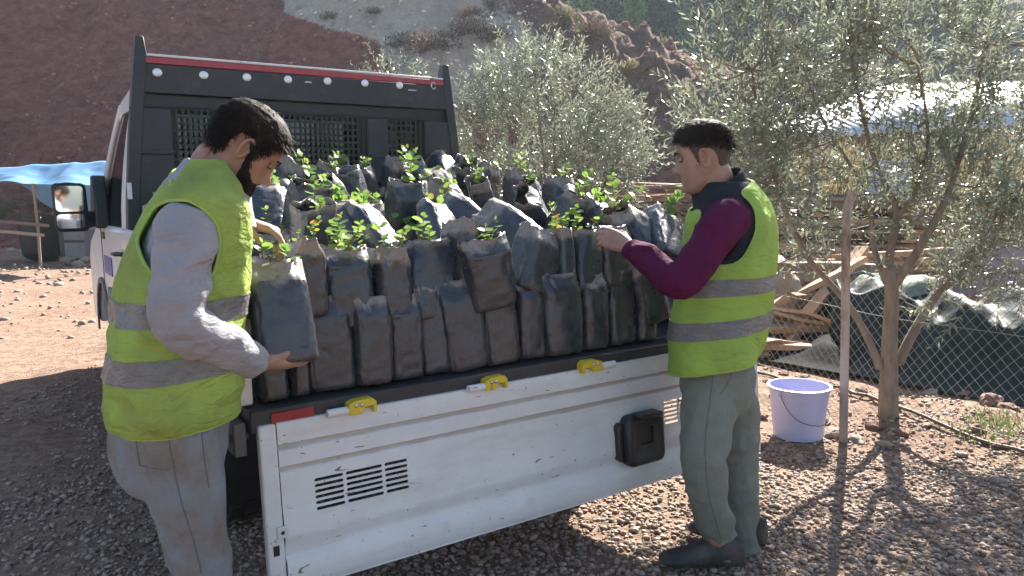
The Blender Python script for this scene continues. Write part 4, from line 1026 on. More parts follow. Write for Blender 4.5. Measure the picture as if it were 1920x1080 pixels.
def remeshed(name, mb, mats, parent, voxel, smooth=4, fac=0.5, wr=0.0, wscale=9.0, seed=0, aniso=(1, 1, 2.0)):
    o = mb.build(name, mats, parent)
    r = o.modifiers.new('r', 'REMESH'); r.mode = 'VOXEL'; r.voxel_size = voxel
    s = o.modifiers.new('s', 'SMOOTH'); s.factor = fac; s.iterations = smooth
    baked(o)
    me = o.data
    if wr:
        n = len(me.vertices); co = np.empty(n*3, np.float32); me.vertices.foreach_get('co', co); co = co.reshape(-1, 3).astype(float)
        no = np.empty(n*3, np.float32); me.vertex_normals.foreach_get('vector', no); no = no.reshape(-1, 3)
        q = co*np.array(aniso); q = q + 0.06*np.stack([vnoise(co, 6, 1+seed), vnoise(co, 6, 2+seed), vnoise(co, 6, 3+seed)], 1)
        d = 1-2*np.abs(vnoise(q, wscale, seed)); d = d + 0.5*(1-2*np.abs(vnoise(q, wscale*2.2, seed+5)))
        me.vertices.foreach_set('co', (co+no*(d*wr)[:, None]).astype(np.float32).ravel()); me.update()
    if name == 'body':
        bm = bmesh.new(); bm.from_mesh(me); seen = set(); isl = []
        for v in bm.verts:
            if v.index in seen: continue
            st = [v]; seen.add(v.index); c = []
            while st:
                a = st.pop(); c.append(a)
                for e in a.link_edges:
                    b = e.other_vert(a)
                    if b.index not in seen: seen.add(b.index); st.append(b)
            isl.append(c)
        isl.sort(key=len); print('BODY', [(len(c), [round(x, 2) for x in c[0].co]) for c in isl])
        for c in isl[:-1]: bmesh.ops.delete(bm, geom=c, context='VERTS')
        bm.to_mesh(me); bm.free()
    me.polygons.foreach_set('use_smooth', [True]*len(me.polygons)); return o
def ring(c, rx, ry, fw, rt, n=36, e=0.85):
    o = []
    for j in range(n):
        a = 2*PI*j/n; x = math.copysign(abs(math.cos(a))**e, math.cos(a)); y = math.copysign(abs(math.sin(a))**e, math.sin(a))
        o.append(Vector(c)+rt*(x*rx)+fw*(y*ry))
    return o
def smooth_path(pts, rad, k=6):
    P = [Vector(p) for p in pts]; out, rr = [], []
    for i in range(len(P)-1):
        p0, p1, p2, p3 = P[max(i-1, 0)], P[i], P[i+1], P[min(i+2, len(P)-1)]
        for j in range(k):
            t = j/k; out.append(0.5*((2*p1)+(p2-p0)*t+(2*p0-5*p1+4*p2-p3)*t*t+(3*p1-p0-3*p2+p3)*t**3)); rr.append(rad[i]+(rad[i+1]-rad[i])*(t*t*(3-2*t)))
    return out+[P[-1]], rr+[rad[-1]]

# ---------------- head
ZT = [-.122, -.116, -.100, -.080, -.058, -.035, -.010, .020, .050, .075, .095, .110, .1165]
YF = [.050, .072, .085, .084, .083, .083, .085, .090, .092, .083, .063, .036, .002]
YB = [.020, -.004, -.030, -.052, -.068, -.080, -.091, -.099, -.100, -.092, -.072, -.042, -.006]
HW = [.018, .032, .046, .055, .0615, .067, .0715, .0745, .0745, .068, .054, .031, .003]
def crv(x, xs_, ys_):
    return float(np.interp(x, xs_, ys_))
def head_pt(z, a, feat=1.0, k=1.0):
    """a: 0 at the face, +-pi at the back of the head"""
    yf, yb, hw = crv(z, ZT, YF), crv(z, ZT, YB), crv(z, ZT, HW)
    yc = (yf+yb)/2; ry = (yf-yb)/2
    s, c = math.sin(a), math.cos(a)
    e = 0.86
    x = math.copysign(abs(s)**e, s)*hw; y = yc + math.copysign(abs(c)**e, c)*ry
    if feat and c > 0:
        g = lambda x0, z0, sx, sz: math.exp(-((x-x0)/sx)**2-((z-z0)/sz)**2)
        d = 0.0
        d += 0.0125*math.exp(-(x/0.0105)**2)*np.clip((0.022-z)/0.02, 0, 1)*np.clip((z+0.052)/0.012, 0, 1)      # bridge
        d += 0.0225*math.exp(-(x/(0.0115))**2)*math.exp(-((z+0.033)/0.017)**2)                                # tip
        d += 0.007*(g(0.013, -.040, .008, .009)+g(-0.013, -.040, .008, .009))                                # wings
        d += 0.0055*math.exp(-(x/0.042)**2)*math.exp(-((z-0.026)/0.011)**2)                                  # brow
        d -= 0.0105*(g(0.032, .007, .015, .012)+g(-0.032, .007, .015, .012))                                 # sockets
        d += 0.0065*math.exp(-(x/0.020)**2)*(math.exp(-((z+0.063)/0.0055)**2)+1.05*math.exp(-((z+0.075)/0.006)**2))
        d -= 0.004*math.exp(-(x/0.02)**2)*math.exp(-((z+0.069)/0.0028)**2)
        d -= 0.004*math.exp(-(x/0.022)**2)*math.exp(-((z+0.088)/0.007)**2)
        d += 0.009*math.exp(-(x/0.020)**2)*math.exp(-((z+0.105)/0.012)**2)                                   # chin
        y += d*feat
        x += 0.004*math.copysign(1, x)*math.exp(-((z+0.028)/0.02)**2)*math.exp(-((abs(a)-0.9)/0.35)**2)*feat
    return Vector((x*k, y*k, z*k))
HROWS = [-.122, -.119, -.113] + list(np.linspace(-.106, .10, 46)) + [.106, .111, .1145, .1162]
def head_loft(mb, T, feat=1.0, n=72):
    mb.loft([[T @ head_pt(z, -PI+2*PI*j/n, feat) for j in range(n)] for z in HROWS], 0, True)
def head_shell(mb, T, mask, thick, n=96, zr=None, inner=-0.004):
    """the part of the head's surface where mask(z, |a|) > 0, lifted by thick(z, |a|), as a closed shell"""
    zr = zr or [-.135, -.130, -.126] + HROWS
    vi = {}; vs = []; fs = []
    def pt(i, j, lift):
        z, a = zr[i], -PI+2*PI*j/n; zz = max(z, -.122)
        p = head_pt(zz, a, 0.9); c = Vector((0, -0.005, 0.0)); nrm = (p-Vector((0, -0.005, p.z*0.35))).normalized()
        if z < -.122: p.z -= (-.122-z); 
        return T @ (p+nrm*lift)
    ok = lambda i, j: mask(zr[i], abs(-PI+2*PI*(j % n)/n)) > 0
    def vid(i, j, s):
        j %= n; k = (i, j, s)
        if k not in vi:
            m_ = mask(zr[i], abs(-PI+2*PI*j/n)); t = thick(zr[i], abs(-PI+2*PI*j/n))*min(1.0, max(0.0, 0.25+m_*1.0))
            vi[k] = len(vs); vs.append(pt(i, j, t if s else inner))
        return vi[k]
    cell = {}
    for i in range(len(zr)-1):
        for j in range(n):
            if ok(i, j) and ok(i+1, j) and ok(i, j+1) and ok(i+1, j+1): cell[(i, j)] = 1
    for (i, j) in cell:
        fs.append((vid(i, j, 1), vid(i, j+1, 1), vid(i+1, j+1, 1), vid(i+1, j, 1)))
        fs.append((vid(i, j, 0), vid(i+1, j, 0), vid(i+1, j+1, 0), vid(i, j+1, 0)))
        for (di, dj, e0, e1) in ((-1, 0, (i, j), (i, j+1)), (1, 0, (i+1, j+1), (i+1, j)), (0, -1, (i+1, j), (i, j)), (0, 1, (i, j+1), (i+1, j+1))):
            if (i+di, (j+dj) % n) not in cell: fs.append((vid(*e0, 0), vid(*e0, 1), vid(*e1, 1), vid(*e1, 0)))
    top = len(zr)-1
    if (top-1, 0) in cell: fs.append(tuple(vid(top, j, 1) for j in range(n)))
    mb.add(vs, fs); return mb
def strands(T, mask, lift, ln, n, flow, wid=0.0016, seed=1):
    """short locks standing off the shell"""
    rg = random.Random(seed); mb = MB(); k = 0
    while k < n:
        z = rg.uniform(-.13, .1165); a = rg.uniform(-PI, PI); m_ = mask(z, abs(a))
        if m_ <= 0.02: 
            k += 0.2; continue
        k += 1
        p = head_pt(max(z, -.122), a, .9); nrm = (p-Vector((0, -0.005, p.z*0.35))).normalized()
        fl = Vector(flow(z, a)); fl = (fl-nrm*fl.dot(nrm)); fl = fl.normalized() if fl.length > 1e-4 else Vector((0, 0, -1))
        fl = (fl+Vector((rg.gauss(0, .25), rg.gauss(0, .25), rg.gauss(0, .25)))).normalized(); sd_ = fl.cross(nrm).normalized()
        l = ln*rg.uniform(.6, 1.3); b = p+nrm*(lift*rg.uniform(.5, 1.0)*min(1, .25+m_))
        q1 = b+fl*l*0.5+nrm*l*0.22; q2 = b+fl*l+nrm*l*0.22*rg.uniform(-.4, 2.4)
        w = wid*rg.uniform(.7, 1.4); vs = [b-sd_*w, b+sd_*w, q1+sd_*w*.8, q1-sd_*w*.8, q2]
        mb.add([T @ v for v in vs], [(0, 1, 2, 3), (3, 2, 4)])
    return mb
def ear(mb, T, s):
    o = Vector((0.072*s, -0.006, -0.006)); A = Matrix.Rotation(R(-12), 3, 'X') @ Matrix.Rotation(R(18)*s, 3, 'Z')
    out = [(0.0, .034, 0), (.012, .031, 0), (.019, .020, 0), (.020, .006, 0), (.014, -.010, 0), (.007, -.024, 0), (.001, -.031, 0), (-.007, -.026, 0), (-.010, -.010, 0), (-.011, .010, 0), (-.008, .026, 0)]
    pts = [o + A @ Vector((s*(0.010+0.006*(0.5 if y > 0.005 else .1)), -y*0.95, z)) for y, z, _ in out] ; pts.append(pts[0])
    mb.tube([T @ p for p in pts], [0.0052]*len(pts), 7)
    rings = []
    for k_, dx in ((1.0, 0.004), (0.9, 0.010), (0.5, 0.006), (0.1, 0.004)): rings.append([o + A @ Vector((s*(dx-0.001), -y*0.95*k_, z*k_)) for y, z, _ in out])
    mb.loft([[T @ p for p in r] for r in rings], 0, True)
# ---------------- hand: palm and five fingers
def hand(mb, wrist, d, palm, thumb, curl, thumb_curl=0.3, spread=0.10, s=1.0, thumb_out=0.9):
    """d: towards the fingers, palm: out of the palm, thumb: the thumb's side; curl: three bends (radians) per finger from index to little"""
    d = Vector(d).normalized(); palm = Vector(palm); palm = (palm-d*palm.dot(d)).normalized(); th = Vector(thumb); th = (th-d*th.dot(d)-palm*th.dot(palm)).normalized()
    W0 = Vector(wrist); L = 0.092*s
    rings = []
    for t, hw, ht, off in ((-0.25, .027, .022, 0), (0.0, .027, .020, 0), (0.2, .033, .0185, 0), (0.5, .040, .0165, 0), (0.8, .0425, .0145, 0), (1.0, .041, .012, 0), (1.07, .036, .009, 0)):
        rings.append(ring(W0+d*L*t+palm*0.002, hw*s, ht*s, palm, th, 18, 0.8))
    mb.loft(rings)
    # ball of the thumb
    mb.ellipsoid(W0+d*L*0.33+th*0.021*s+palm*0.010*s, (.017*s, .017*s, .030*s), 8, rot=d.to_track_quat('Z', 'X').to_matrix())
    lens = [(.044, .027, .021), (.049, .031, .022), (.045, .029, .021), (.035, .021, .019)]; offs = [.030, .0105, -.0095, -.0285]; base = [.98, 1.03, 1.0, .93]; rad = [.0093, .0095, .0090, .0080]
    for k in range(4):
        p = W0+d*L*base[k]+th*offs[k]*s; dd = (d+th*spread*(1.3-k)*0.5).normalized(); ax = dd.cross(palm).normalized()
        pts = [p-dd*0.02*s, p]; rr = [rad[k]*s*1.05]*2; ang = 0
        for j in range(3):
            ang += curl[k][j]; v = Matrix.Rotation(ang, 3, ax) @ dd
            if (Matrix.Rotation(0.3, 3, ax) @ dd).dot(palm) < 0: v = Matrix.Rotation(-ang, 3, ax) @ dd
            l = lens[k][j]*s
            pts += [p+v*l*0.5, p+v*l*0.97]; rr += [rad[k]*s*(0.97-0.10*j), rad[k]*s*(1.0-0.12*j)]; p = p+v*l
        rr[-1] *= 0.8
        mb.tube(pts, rr, 9); mb.ellipsoid(pts[-1], (rr[-1]*1.0,)*3, 6)
    p = W0+d*L*0.20+th*0.024*s+palm*0.006*s; v = (d*0.75+th*thumb_out+palm*0.35).normalized(); pts = [p-v*0.012*s, p]; rr = [.0135*s, .0135*s]
    tgt = (d*1.0+palm*0.55-th*0.25).normalized()
    for j, (l, r_) in enumerate(((.040, .0115), (.032, .0105), (.026, .0095))):
        v = (v*(1-thumb_curl)+tgt*thumb_curl).normalized() if j else v
        pts += [p+v*l*s*.5, p+v*l*s]; rr += [r_*s*.98, r_*s]; p = p+v*l*s
    rr[-1] *= 0.75; mb.tube(pts, rr, 9); mb.ellipsoid(pts[-1], (rr[-1],)*3, 6)

def torso_rings(rows, d, fw, rt, grow=0.0, e=0.85, n=48):
    out = []
    for py, xb, xf, hw in rows:
        a, b = at(xb, py, d), at(xf, py, d); c = (a+b)/2
        ry = (b-a).length/2
        out.append((c, hw+grow, ry+grow))
    return [ring(c, x, y, fw, rt, n, e) for c, x, y in out], out
def vest_mesh(name, rows, d, fw, rt, parent, mats, holes, neck, bands, wr, seed, sub=4, tilt=0.0):
    """a loose waistcoat: lofted round the body, armholes and neck opening cut out, given thickness"""
    R0, C0 = torso_rings(rows, d, fw, rt, 0.0, 0.82, 96)
    rows_ = []
    for i in range(len(R0)-1):
        for k in range(sub):
            t = k/sub; rows_.append([R0[i][j].lerp(R0[i+1][j], t) for j in range(96)])
    rows_.append(R0[-1])
    n = 96; V = np.array([[p[:] for p in r] for r in rows_]); nr = len(rows_)
    # folds: hanging pleats at the hem, drags under the arms
    ctr = V.mean(1, keepdims=True); out = V-ctr; out /= np.linalg.norm(out, axis=2, keepdims=True)
    P = V.reshape(-1, 3); q = P*np.array([1, 1, .45]); q = q+0.05*np.stack([vnoise(P, 7, seed+1), vnoise(P, 7, seed+2), vnoise(P, 7, seed+3)], 1)
    f = (1-2*np.abs(vnoise(q, 9, seed)))+0.45*(1-2*np.abs(vnoise(P*np.array([.6, .6, 1.6]), 14, seed+9)))+0.15*(1-2*np.abs(vnoise(q*np.array([1, 1, 1.3]), 27, seed+13)))
    zz = (P[:, 2]-P[:, 2].min())/(P[:, 2].max()-P[:, 2].min())
    V = (P + out.reshape(-1, 3)*(f*wr*(1.15-0.75*zz))[:, None]).reshape(nr, n, 3)
    if tilt:
        rel = ((V-V.mean(1, keepdims=True))@np.array(fw[:])); V[..., 2] += tilt*rel/0.16*np.clip(1-zz.reshape(nr, n)*1.6, 0, 1)
    Vf = V.reshape(-1, 3); keep = []
    for i in range(nr-1):
        for j in range(n):
            ids = (i*n+j, i*n+(j+1) % n, (i+1)*n+(j+1) % n, (i+1)*n+j); c = Vf[list(ids)].mean(0)
            if neck(Vector(c)): continue
            if any(h(Vector(c)) for h in holes): continue
            keep.append(ids)
    used = sorted({v for f_ in keep for v in f_}); mp = {v: k for k, v in enumerate(used)}
    me = bpy.data.meshes.new(name); me.from_pydata([tuple(Vf[v]) for v in used], [], [tuple(mp[v] for v in f_) for f_ in keep])
    for m_ in [mats]: me.materials.append(m_)
    o = link(name, me, parent)
    # tidy the cut edges, then give the cloth its thickness
    bm = bmesh.new(); bm.from_mesh(me)
    for _ in range(6):
        for v in [v for v in bm.verts if v.is_boundary]:
            nb = [e.other_vert(v).co for e in v.link_edges if e.is_boundary]
            if len(nb) == 2: v.co = v.co*0.5+(nb[0]+nb[1])*0.25
    bmesh.ops.recalc_face_normals(bm, faces=bm.faces); bm.to_mesh(me); bm.free()
    # binding sewn along every cut edge
    bm = bmesh.new(); bm.from_mesh(me); todo = {e for e in bm.edges if e.is_boundary}; bi = MB()
    while todo:
        e = todo.pop(); v0 = e.verts[0]; v = e.verts[1]; path = [v0.co.copy(), v.co.copy()]
        while v != v0:
            nx_ = [q for q in v.link_edges if q in todo]
            if not nx_: break
            todo.discard(nx_[0]); v = nx_[0].other_vert(v); path.append(v.co.copy())
        if len(path) > 8:
            bi = MB(); bi.tube(path[::2]+[path[-1]], .0048, 6, 0, False); bi.build('edge_binding', M_BIND if mats is not M_NAVY else M_NAVY, o, smooth=180)
    bm.free()
    s = o.modifiers.new('s', 'SOLIDIFY'); s.thickness = 0.006; s.offset = 1
    s2 = o.modifiers.new('u', 'SUBSURF'); s2.levels = 1; s2.render_levels = 1
    baked(o); o.data.polygons.foreach_set('use_smooth', [True]*len(o.data.polygons))
    # hem binding and reflective bands follow the same cloth
    for (t0, t1) in bands:
        rr = []
        for t in np.linspace(t0, t1, 5):
            x = t*(nr-1); i = int(min(x, nr-2)); fr = x-i; rr.append(V[i]*(1-fr)+V[i+1]*fr)
        B = np.array(rr); c = B.mean(1, keepdims=True); ou = B-c; ou /= np.linalg.norm(ou, axis=2, keepdims=True)
        mbb = MB(); o_ = [[Vector(p) for p in r] for r in (B+ou*0.0085)]; i_ = [[Vector(p) for p in r] for r in (B+ou*0.0045)]
        mbb.loft(o_+i_[::-1]+[o_[0]], 0, False); bo_ = mbb.mesh('reflective_band', M_TAPE, 60)
        bmm = bmesh.new(); bmm.from_mesh(bo_); kill = [f_ for f_ in bmm.faces if any(h(f_.calc_center_median()) for h in holes)]
        bmesh.ops.delete(bmm, geom=kill, context='FACES'); bmm.to_mesh(bo_); bmm.free(); bb = link('reflective_band', bo_, o)
    return o, V
M_SEAMG = mat_cloth('trouser_seam', (0.125, 0.132, 0.11), (0.15, 0.158, 0.13), 0.95, 0.2)
M_SEAM = mat_cloth('seam', (0.105, 0.108, 0.11), (0.14, 0.14, 0.14), 0.95, 0.2)
def seams(cloth, foot, parent, mat, paths, d):
    """stitched seams laid on the cloth: each path follows the cloth's own surface"""
    for pth in paths:
        pts, _ = smooth_path([at(px, py, d) for px, py in pth], [1]*len(pth), 8); out = []
        for p in pts:
            dr = (p-CAM).normalized(); ok, loc, no, ix = cloth.ray_cast(CAM-foot, dr)
            if ok: out.append(loc+no*.0004)
        if len(out) > 3: mb = MB(); mb.tube(out, .0014, 5); mb.build('seam', mat, cloth, smooth=180)
def shoe(mb, heel, toe_dir, L=0.28, w=0.052):
    f = Vector(toe_dir); f.z = 0; f.normalize(); r_ = f.cross(Vector((0, 0, 1))); H = Vector(heel)
    prof = [(-0.02, .030, .0, .11), (.03, .038, 0, .125), (.09, .040, 0, .115), (.14, .043, 0, .09), (.19, .050, 0, .066), (.235, .048, 0, .055), (.268, .036, 0.003, .044), (.285, .014, .008, .028)]
    rings = []
    for t, hw, z0, z1 in prof:
        k = L/0.285; c = H+f*t*k; rr = []
        for j in range(16):
            a = 2*PI*j/16; x = math.copysign(abs(math.cos(a))**.7, math.cos(a)); y = math.copysign(abs(math.sin(a))**.75, math.sin(a))
            sh = 1.0 if y < 0 else (1-0.35*y)
            rr.append(c+r_*(x*hw*k*sh*w/.048)+Vector((0, 0, (z0+z1)/2+y*(z1-z0)/2)))
        rings.append(rr)
    mb.loft(rings)

# ================================================================== the bearded man at left
def person_bearded():
    D = 1.98; h = R(58); fw = Vector((math.sin(h), math.cos(h), 0)); rt = Vector((math.cos(h), -math.sin(h), 0))
    A = lambda px, py, d=D: at(px, py, d)
    foot = A(325, 1350); foot.z = 0
    man = thing('person', 'bearded man in grey sweatshirt and yellow vest holding a seedling bag at the truck corner', 'person', foot)
    man_inv = Matrix.Translation(-foot)
    def loc(p): return Vector(p)-foot
    class LB(MB):
        def add(s, vs, fs, mi=0): return MB.add(s, [Vector(v)-foot for v in vs], fs, mi)
    # head: looks down at the bag
    hc = A(457, 279, 2.02); yawh = R(62)
    T = Matrix.Translation(hc) @ Matrix.Rotation(-yawh, 4, 'Z') @ Matrix.Rotation(R(-40), 4, 'X') @ Matrix.Rotation(R(4), 4, 'Y') @ Matrix.Diagonal((0.95, 0.95, 0.96, 1))
    body = LB(); head_loft(body, T); ear(body, T, 1); ear(body, T, -1)
    nb = A(396, 365, 2.0)
    pth, rad = smooth_path([nb-Vector((0, 0, .08)), nb+Vector((0, 0, .0)), T @ Vector((0, -0.030, -0.085)), T @ Vector((0, -0.014, -0.02))], [.066, .062, .060, .055]); body.tube(pth, rad, 18)
    hipc = A(318, 770); chest = A(345, 500)
    pth, rad = smooth_path([hipc-Vector((0, 0, .10)), A(325, 640), chest, nb], [.11, .10, .11, .06]); body.tube(pth, rad, 16)
    # arms: near (his right) holds the bag from below, the other hand hovers over the plants
    sR, eR, wR = A(352, 436, 1.83), A(332, 602, 1.76), A(486, 682, 1.99)
    sL, eL, wL = A(372, 420, 2.26), A(400, 520, 2.36), A(462, 416, 2.24)
    for s_, e_, w_ in ((sR, eR, wR), (sL, eL, wL)):
        pth, rad = smooth_path([nb.lerp(s_, .12), s_, s_.lerp(e_, .5), e_, e_.lerp(w_, .5), w_], [.055, .05, .045, .04, .038, .027]); body.tube(pth, rad, 12)
    # right hand: palm up under the bag's foot
    dR = (A(572, 690, 2.13)-wR).normalized()
    hand(body, wR, dR, Vector((0, .45, .9)), Vector((0.2, -1.0, .35)), [(.20, .30, .35), (.25, .5, .4), (.3, .55, .45), (.4, .6, .5)], .6, .0, 1.0, .30)
    dL = (A(520, 432, 2.22)-A(462, 416, 2.24)).normalized()
    hand(body, wL, dL, Vector((-.25, -.1, -1)), Vector((0.25, -1, -.3)), [(.35, .45, .3), (.65, .7, .4), (.8, .8, .5), (.9, .8, .5)], .5, .1, 0.98, .6)
    # legs inside the trousers
    kn = [(A(328, 800, 1.90), A(382, 1095, 1.90), A(358, 1330, 1.93)), (A(318, 800, 2.08), A(372, 1085, 2.14), A(345, 1290, 2.14))]
    for a, b_, c in kn: c.z = 0.09; pth, rad = smooth_path([a, b_, c], [.075, .055, .04]); body.tube(pth, rad, 10)
    remeshed('body', body, [M_SKIN], man, 0.0040, 3)
    # eyes
    # hair and beard
    hl = lambda a: float(np.interp(a, [0, .5, .95, 1.2, 1.38, 1.45, 1.62, 1.85, 2.1, 2.6, 3.2], [.068, .060, .040, .012, -.030, -.030, .030, .018, -.035, -.078, -.086]))
    mask = lambda z, a: (z-hl(a))/0.018
    thick = lambda z, a: 0.005+0.012*np.clip((z+.01)/.09, 0, 1)
    hb_ = LB(); head_shell(hb_, T, mask, thick); hair = remeshed('hair', hb_, [M_HAIR], man, 0.0035, 2, wr=0.0016, wscale=55, seed=4, aniso=(1, 1, .4))
    st = strands(T, mask, .015, .020, 5500, lambda z, a: (math.sin(a)*.3, .55+.4*math.cos(a), -.6 if z < .07 else .1), .0013)
    st.v = [tuple(Vector(v)-foot) for v in st.v]; o = st.build('hair_strands', M_HAIR, hair, smooth=180); tag(o, kind='stuff')
    def bmask(z, a):
        top = float(np.interp(a, [0, .22, .34, .5, .8, 1.1, 1.3, 1.45, 1.6], [-.050, -.049, -.056, -.060, -.055, -.040, -.012, .0, -.3])); m_ = (top-z)/.014
        if a < .27 and -.080 < z < -.060: m_ = min(m_, (a-.20)/.07)
        return min(m_, 1)
    bth = lambda z, a: 0.004+0.017*np.clip((-.055-z)/.06, 0, 1)*(1-.55*np.clip(a/1.4, 0, 1))
    bb = LB(); head_shell(bb, T, bmask, bth); beard = remeshed('beard', bb, [M_BEARD], man, 0.003, 2, wr=.0012, wscale=60, seed=7)
    st = strands(T, bmask, .017, .013, 1300, lambda z, a: (math.sin(a)*.2, .35, -.9), .0010, 3)
    st.v = [tuple(Vector(v)-foot) for v in st.v]; tag(st.build('beard_strands', M_BEARD, beard, smooth=180), kind='stuff')
    for s_ in (-1, 1):
        e_ = LB(); e_.ellipsoid(T @ Vector((.031*s_, .0718, .004)), (.0108,)*3, 10); ey = e_.build('eye', M_EYE_SHADED, man, smooth=180)
        e_ = LB(); e_.ellipsoid(T @ Vector((.032*s_, .0802, .000)), (.005, .003, .004), 8); e_.build('iris', M_IRIS, ey, smooth=180)
        e_ = LB(); e_.loft([[T @ Vector((.031*s_+.0126*math.cos(t), .0725+.0128*math.sin(p_)*max(0.25, math.sin(t)), .004+.0126*math.cos(p_))) for t in np.linspace(0.05, PI-.05, 12)] for p_ in np.linspace(.35, 1.95, 9)], 0, False, False); e_.build('eyelid', M_SKIN, ey, smooth=180)
        e_ = LB(); e_.tube([T @ Vector((.031*s_+.0125*math.cos(t), .0728+.0128*max(.2, math.sin(t)), -.0010)) for t in np.linspace(.1, PI-.1, 9)], .0014, 5); e_.build('lashes', M_HAIR, ey, smooth=180)
        e_ = LB(); e_.tube([T @ Vector((.012*s_, .0985, .024)), T @ Vector((.03*s_, .0965, .030)), T @ Vector((.05*s_, .083, .025))], [.0035, .0045, .002], 6, flat=.6); e_.build('eyebrow', M_HAIR, man, smooth=180)
    # sweatshirt: torso and sleeves
    rows = [(740, 237, 416, 0.17), (660, 238, 422, 0.17), (560, 249, 429, 0.172), (480, 266, 433, 0.178), (430, 288, 435, 0.185), (395, 309, 434, 0.178), (370, 328, 431, 0.155), (350, 346, 424, 0.115), (335, 356, 420, 0.088), (322, 358, 412, 0.078)]
    sw = LB(); rg_, _ = torso_rings(rows, D, fw, rt, 0, .9, 40); sw.loft(rg_)
    for s_, e_, w_, rr in ((sR, eR, wR, (.075, .071, .063, .057, .053, .039)), (sL, eL, wL, (.078, .070, .060, .054, .048, .036))):
        c = A(375, 430, 2.0); wr_ = w_ + (e_-w_).normalized()*0.012
        pth, rad = smooth_path([c.lerp(s_, .45), s_, s_.lerp(e_, .5)+(s_-c)*.06, e_, e_.lerp(wr_, .55), wr_], rr); sw.tube(pth, rad, 18)
        cu0, cu1 = wr_+(e_-w_).normalized()*0.055, wr_; sw.tube([cu0, cu0.lerp(cu1, .3), cu1], [.045, .043, .040], 16)
    sweat = remeshed('sweatshirt', sw, [M_SWEAT], man, 0.007, 4, wr=.0075, wscale=10, seed=3, aniso=(1, 1, 1.5))
    # folded collar standing round the neck
    cl = LB(); rr = []
    nc = A(404, 353, 2.0); up = (T @ Vector((0, -.02, -.06))-nc).normalized(); b0_ = (fw*1.0-up*fw.dot(up)).normalized(); s0 = b0_.cross(up)
    for lift, rad_ in ((-.050, .102), (-.02, .088), (.012, .078), (.030, .073), (.034, .078), (.026, .085), (-.004, .096), (-.045, .116)):
        rr.append([nc+up*lift+(b0_*math.cos(t)*1.08+s0*math.sin(t))*rad_+up*(-.022*math.cos(t)) for t in np.linspace(0, 2*PI, 40, endpoint=False)])
    cl.loft(rr, 0, False); cl.build('collar', M_COLLAR, sweat, smooth=180)
    # vest
    vrows = [(781, 230, 422, 0.19), (740, 220, 431, 0.195), (690, 222, 437, 0.195), (640, 224, 438, 0.195), (580, 233, 442, 0.192), (520, 241, 447, 0.192), (480, 250, 450, 0.195), (440, 267, 452, 0.2), (400, 288, 450, 0.198), (375, 302, 444, 0.185), (350, 319, 437, 0.155), (332, 332, 427, 0.125), (318, 339, 418, 0.105), (306, 342, 412, 0.092)]
    hole_c = A(352, 455, 1.80)
    def mk_hole(c, axis, rz, rf):
        ax = axis.normalized()
        def f(p):
            q = p-c; s_ = q.dot(ax)
            return s_ > -0.115 and (q.dot(fw)/rf)**2+((q.z)/rz)**2 < 1
        return f
    holes = [mk_hole(A(338, 462, 1.82), rt, .110, .085), mk_hole(A(372, 450, 2.2), -rt, .105, .080)]
    n0, n1 = A(340, 332, 2.0), A(438, 446, 2.0)
    nn = Vector((0, 0, 1))-(n1-n0).normalized()*(n1-n0).normalized().z; nn.normalize()
    neckf = lambda p: (p-n0).dot(nn) > 0.0 and abs((p-n0).dot(rt)) < 0.125-0.0*(p-n0).dot(fw)
    vest, Vv = vest_mesh('hi_vis_vest', [tuple(r) for r in vrows], D, fw, rt, None, M_VEST, holes, neckf, ((.158, .223), (.293, .346)), .0155, 2, tilt=.012)
    for o in [vest]+list(vest.children):
        o.data.transform(Matrix.Translation(-foot))
    vest.parent = man
    # trousers
    tr = LB()
    rows = [(765, 222, 428, 0.158), (800, 218, 418, 0.165), (840, 220, 417, 0.168), (880, 234, 410, 0.165), (905, 254, 399, 0.15)]
    rg_, _ = torso_rings(rows, D, fw, rt, 0, .9, 40); tr.loft(rg_)
    for (a, b_, c), ww in zip(kn, (1, .97)):
        pth, rad = smooth_path([a, a.lerp(b_, .35)+(b_-a).cross(rt).normalized()*0.0, a.lerp(b_, .72), b_, b_.lerp(c, .5), c+Vector((0, 0, .02))], [.100, .094, .078, .068, .068, .064]); tr.tube(pth, [r_*ww for r_ in rad], 18)
    jeans = remeshed('trousers', tr, [M_JEANS], man, 0.008, 4, wr=.0060, wscale=6.5, seed=8, aniso=(1, 1, .9))
    seams(jeans, foot, man, M_SEAM, [[(258, 790), (256, 830), (262, 872)], [(312, 790), (322, 860), (340, 940), (362, 1010), (378, 1075)], [(376, 788), (382, 850), (392, 915)], [(262, 872), (300, 880), (330, 876)]], 1.80)
    # each leg ends in a shoe
    for (a, b_, c), nm in zip(kn, 'ab'):
        s_ = LB(); hp_ = Vector((c.x, c.y, 0))-fw*.05; shoe(s_, hp_, fw+rt*(.12 if nm == 'a' else -.12)); remeshed('shoe', s_, [M_SHOE], man, .006, 2)
    return man

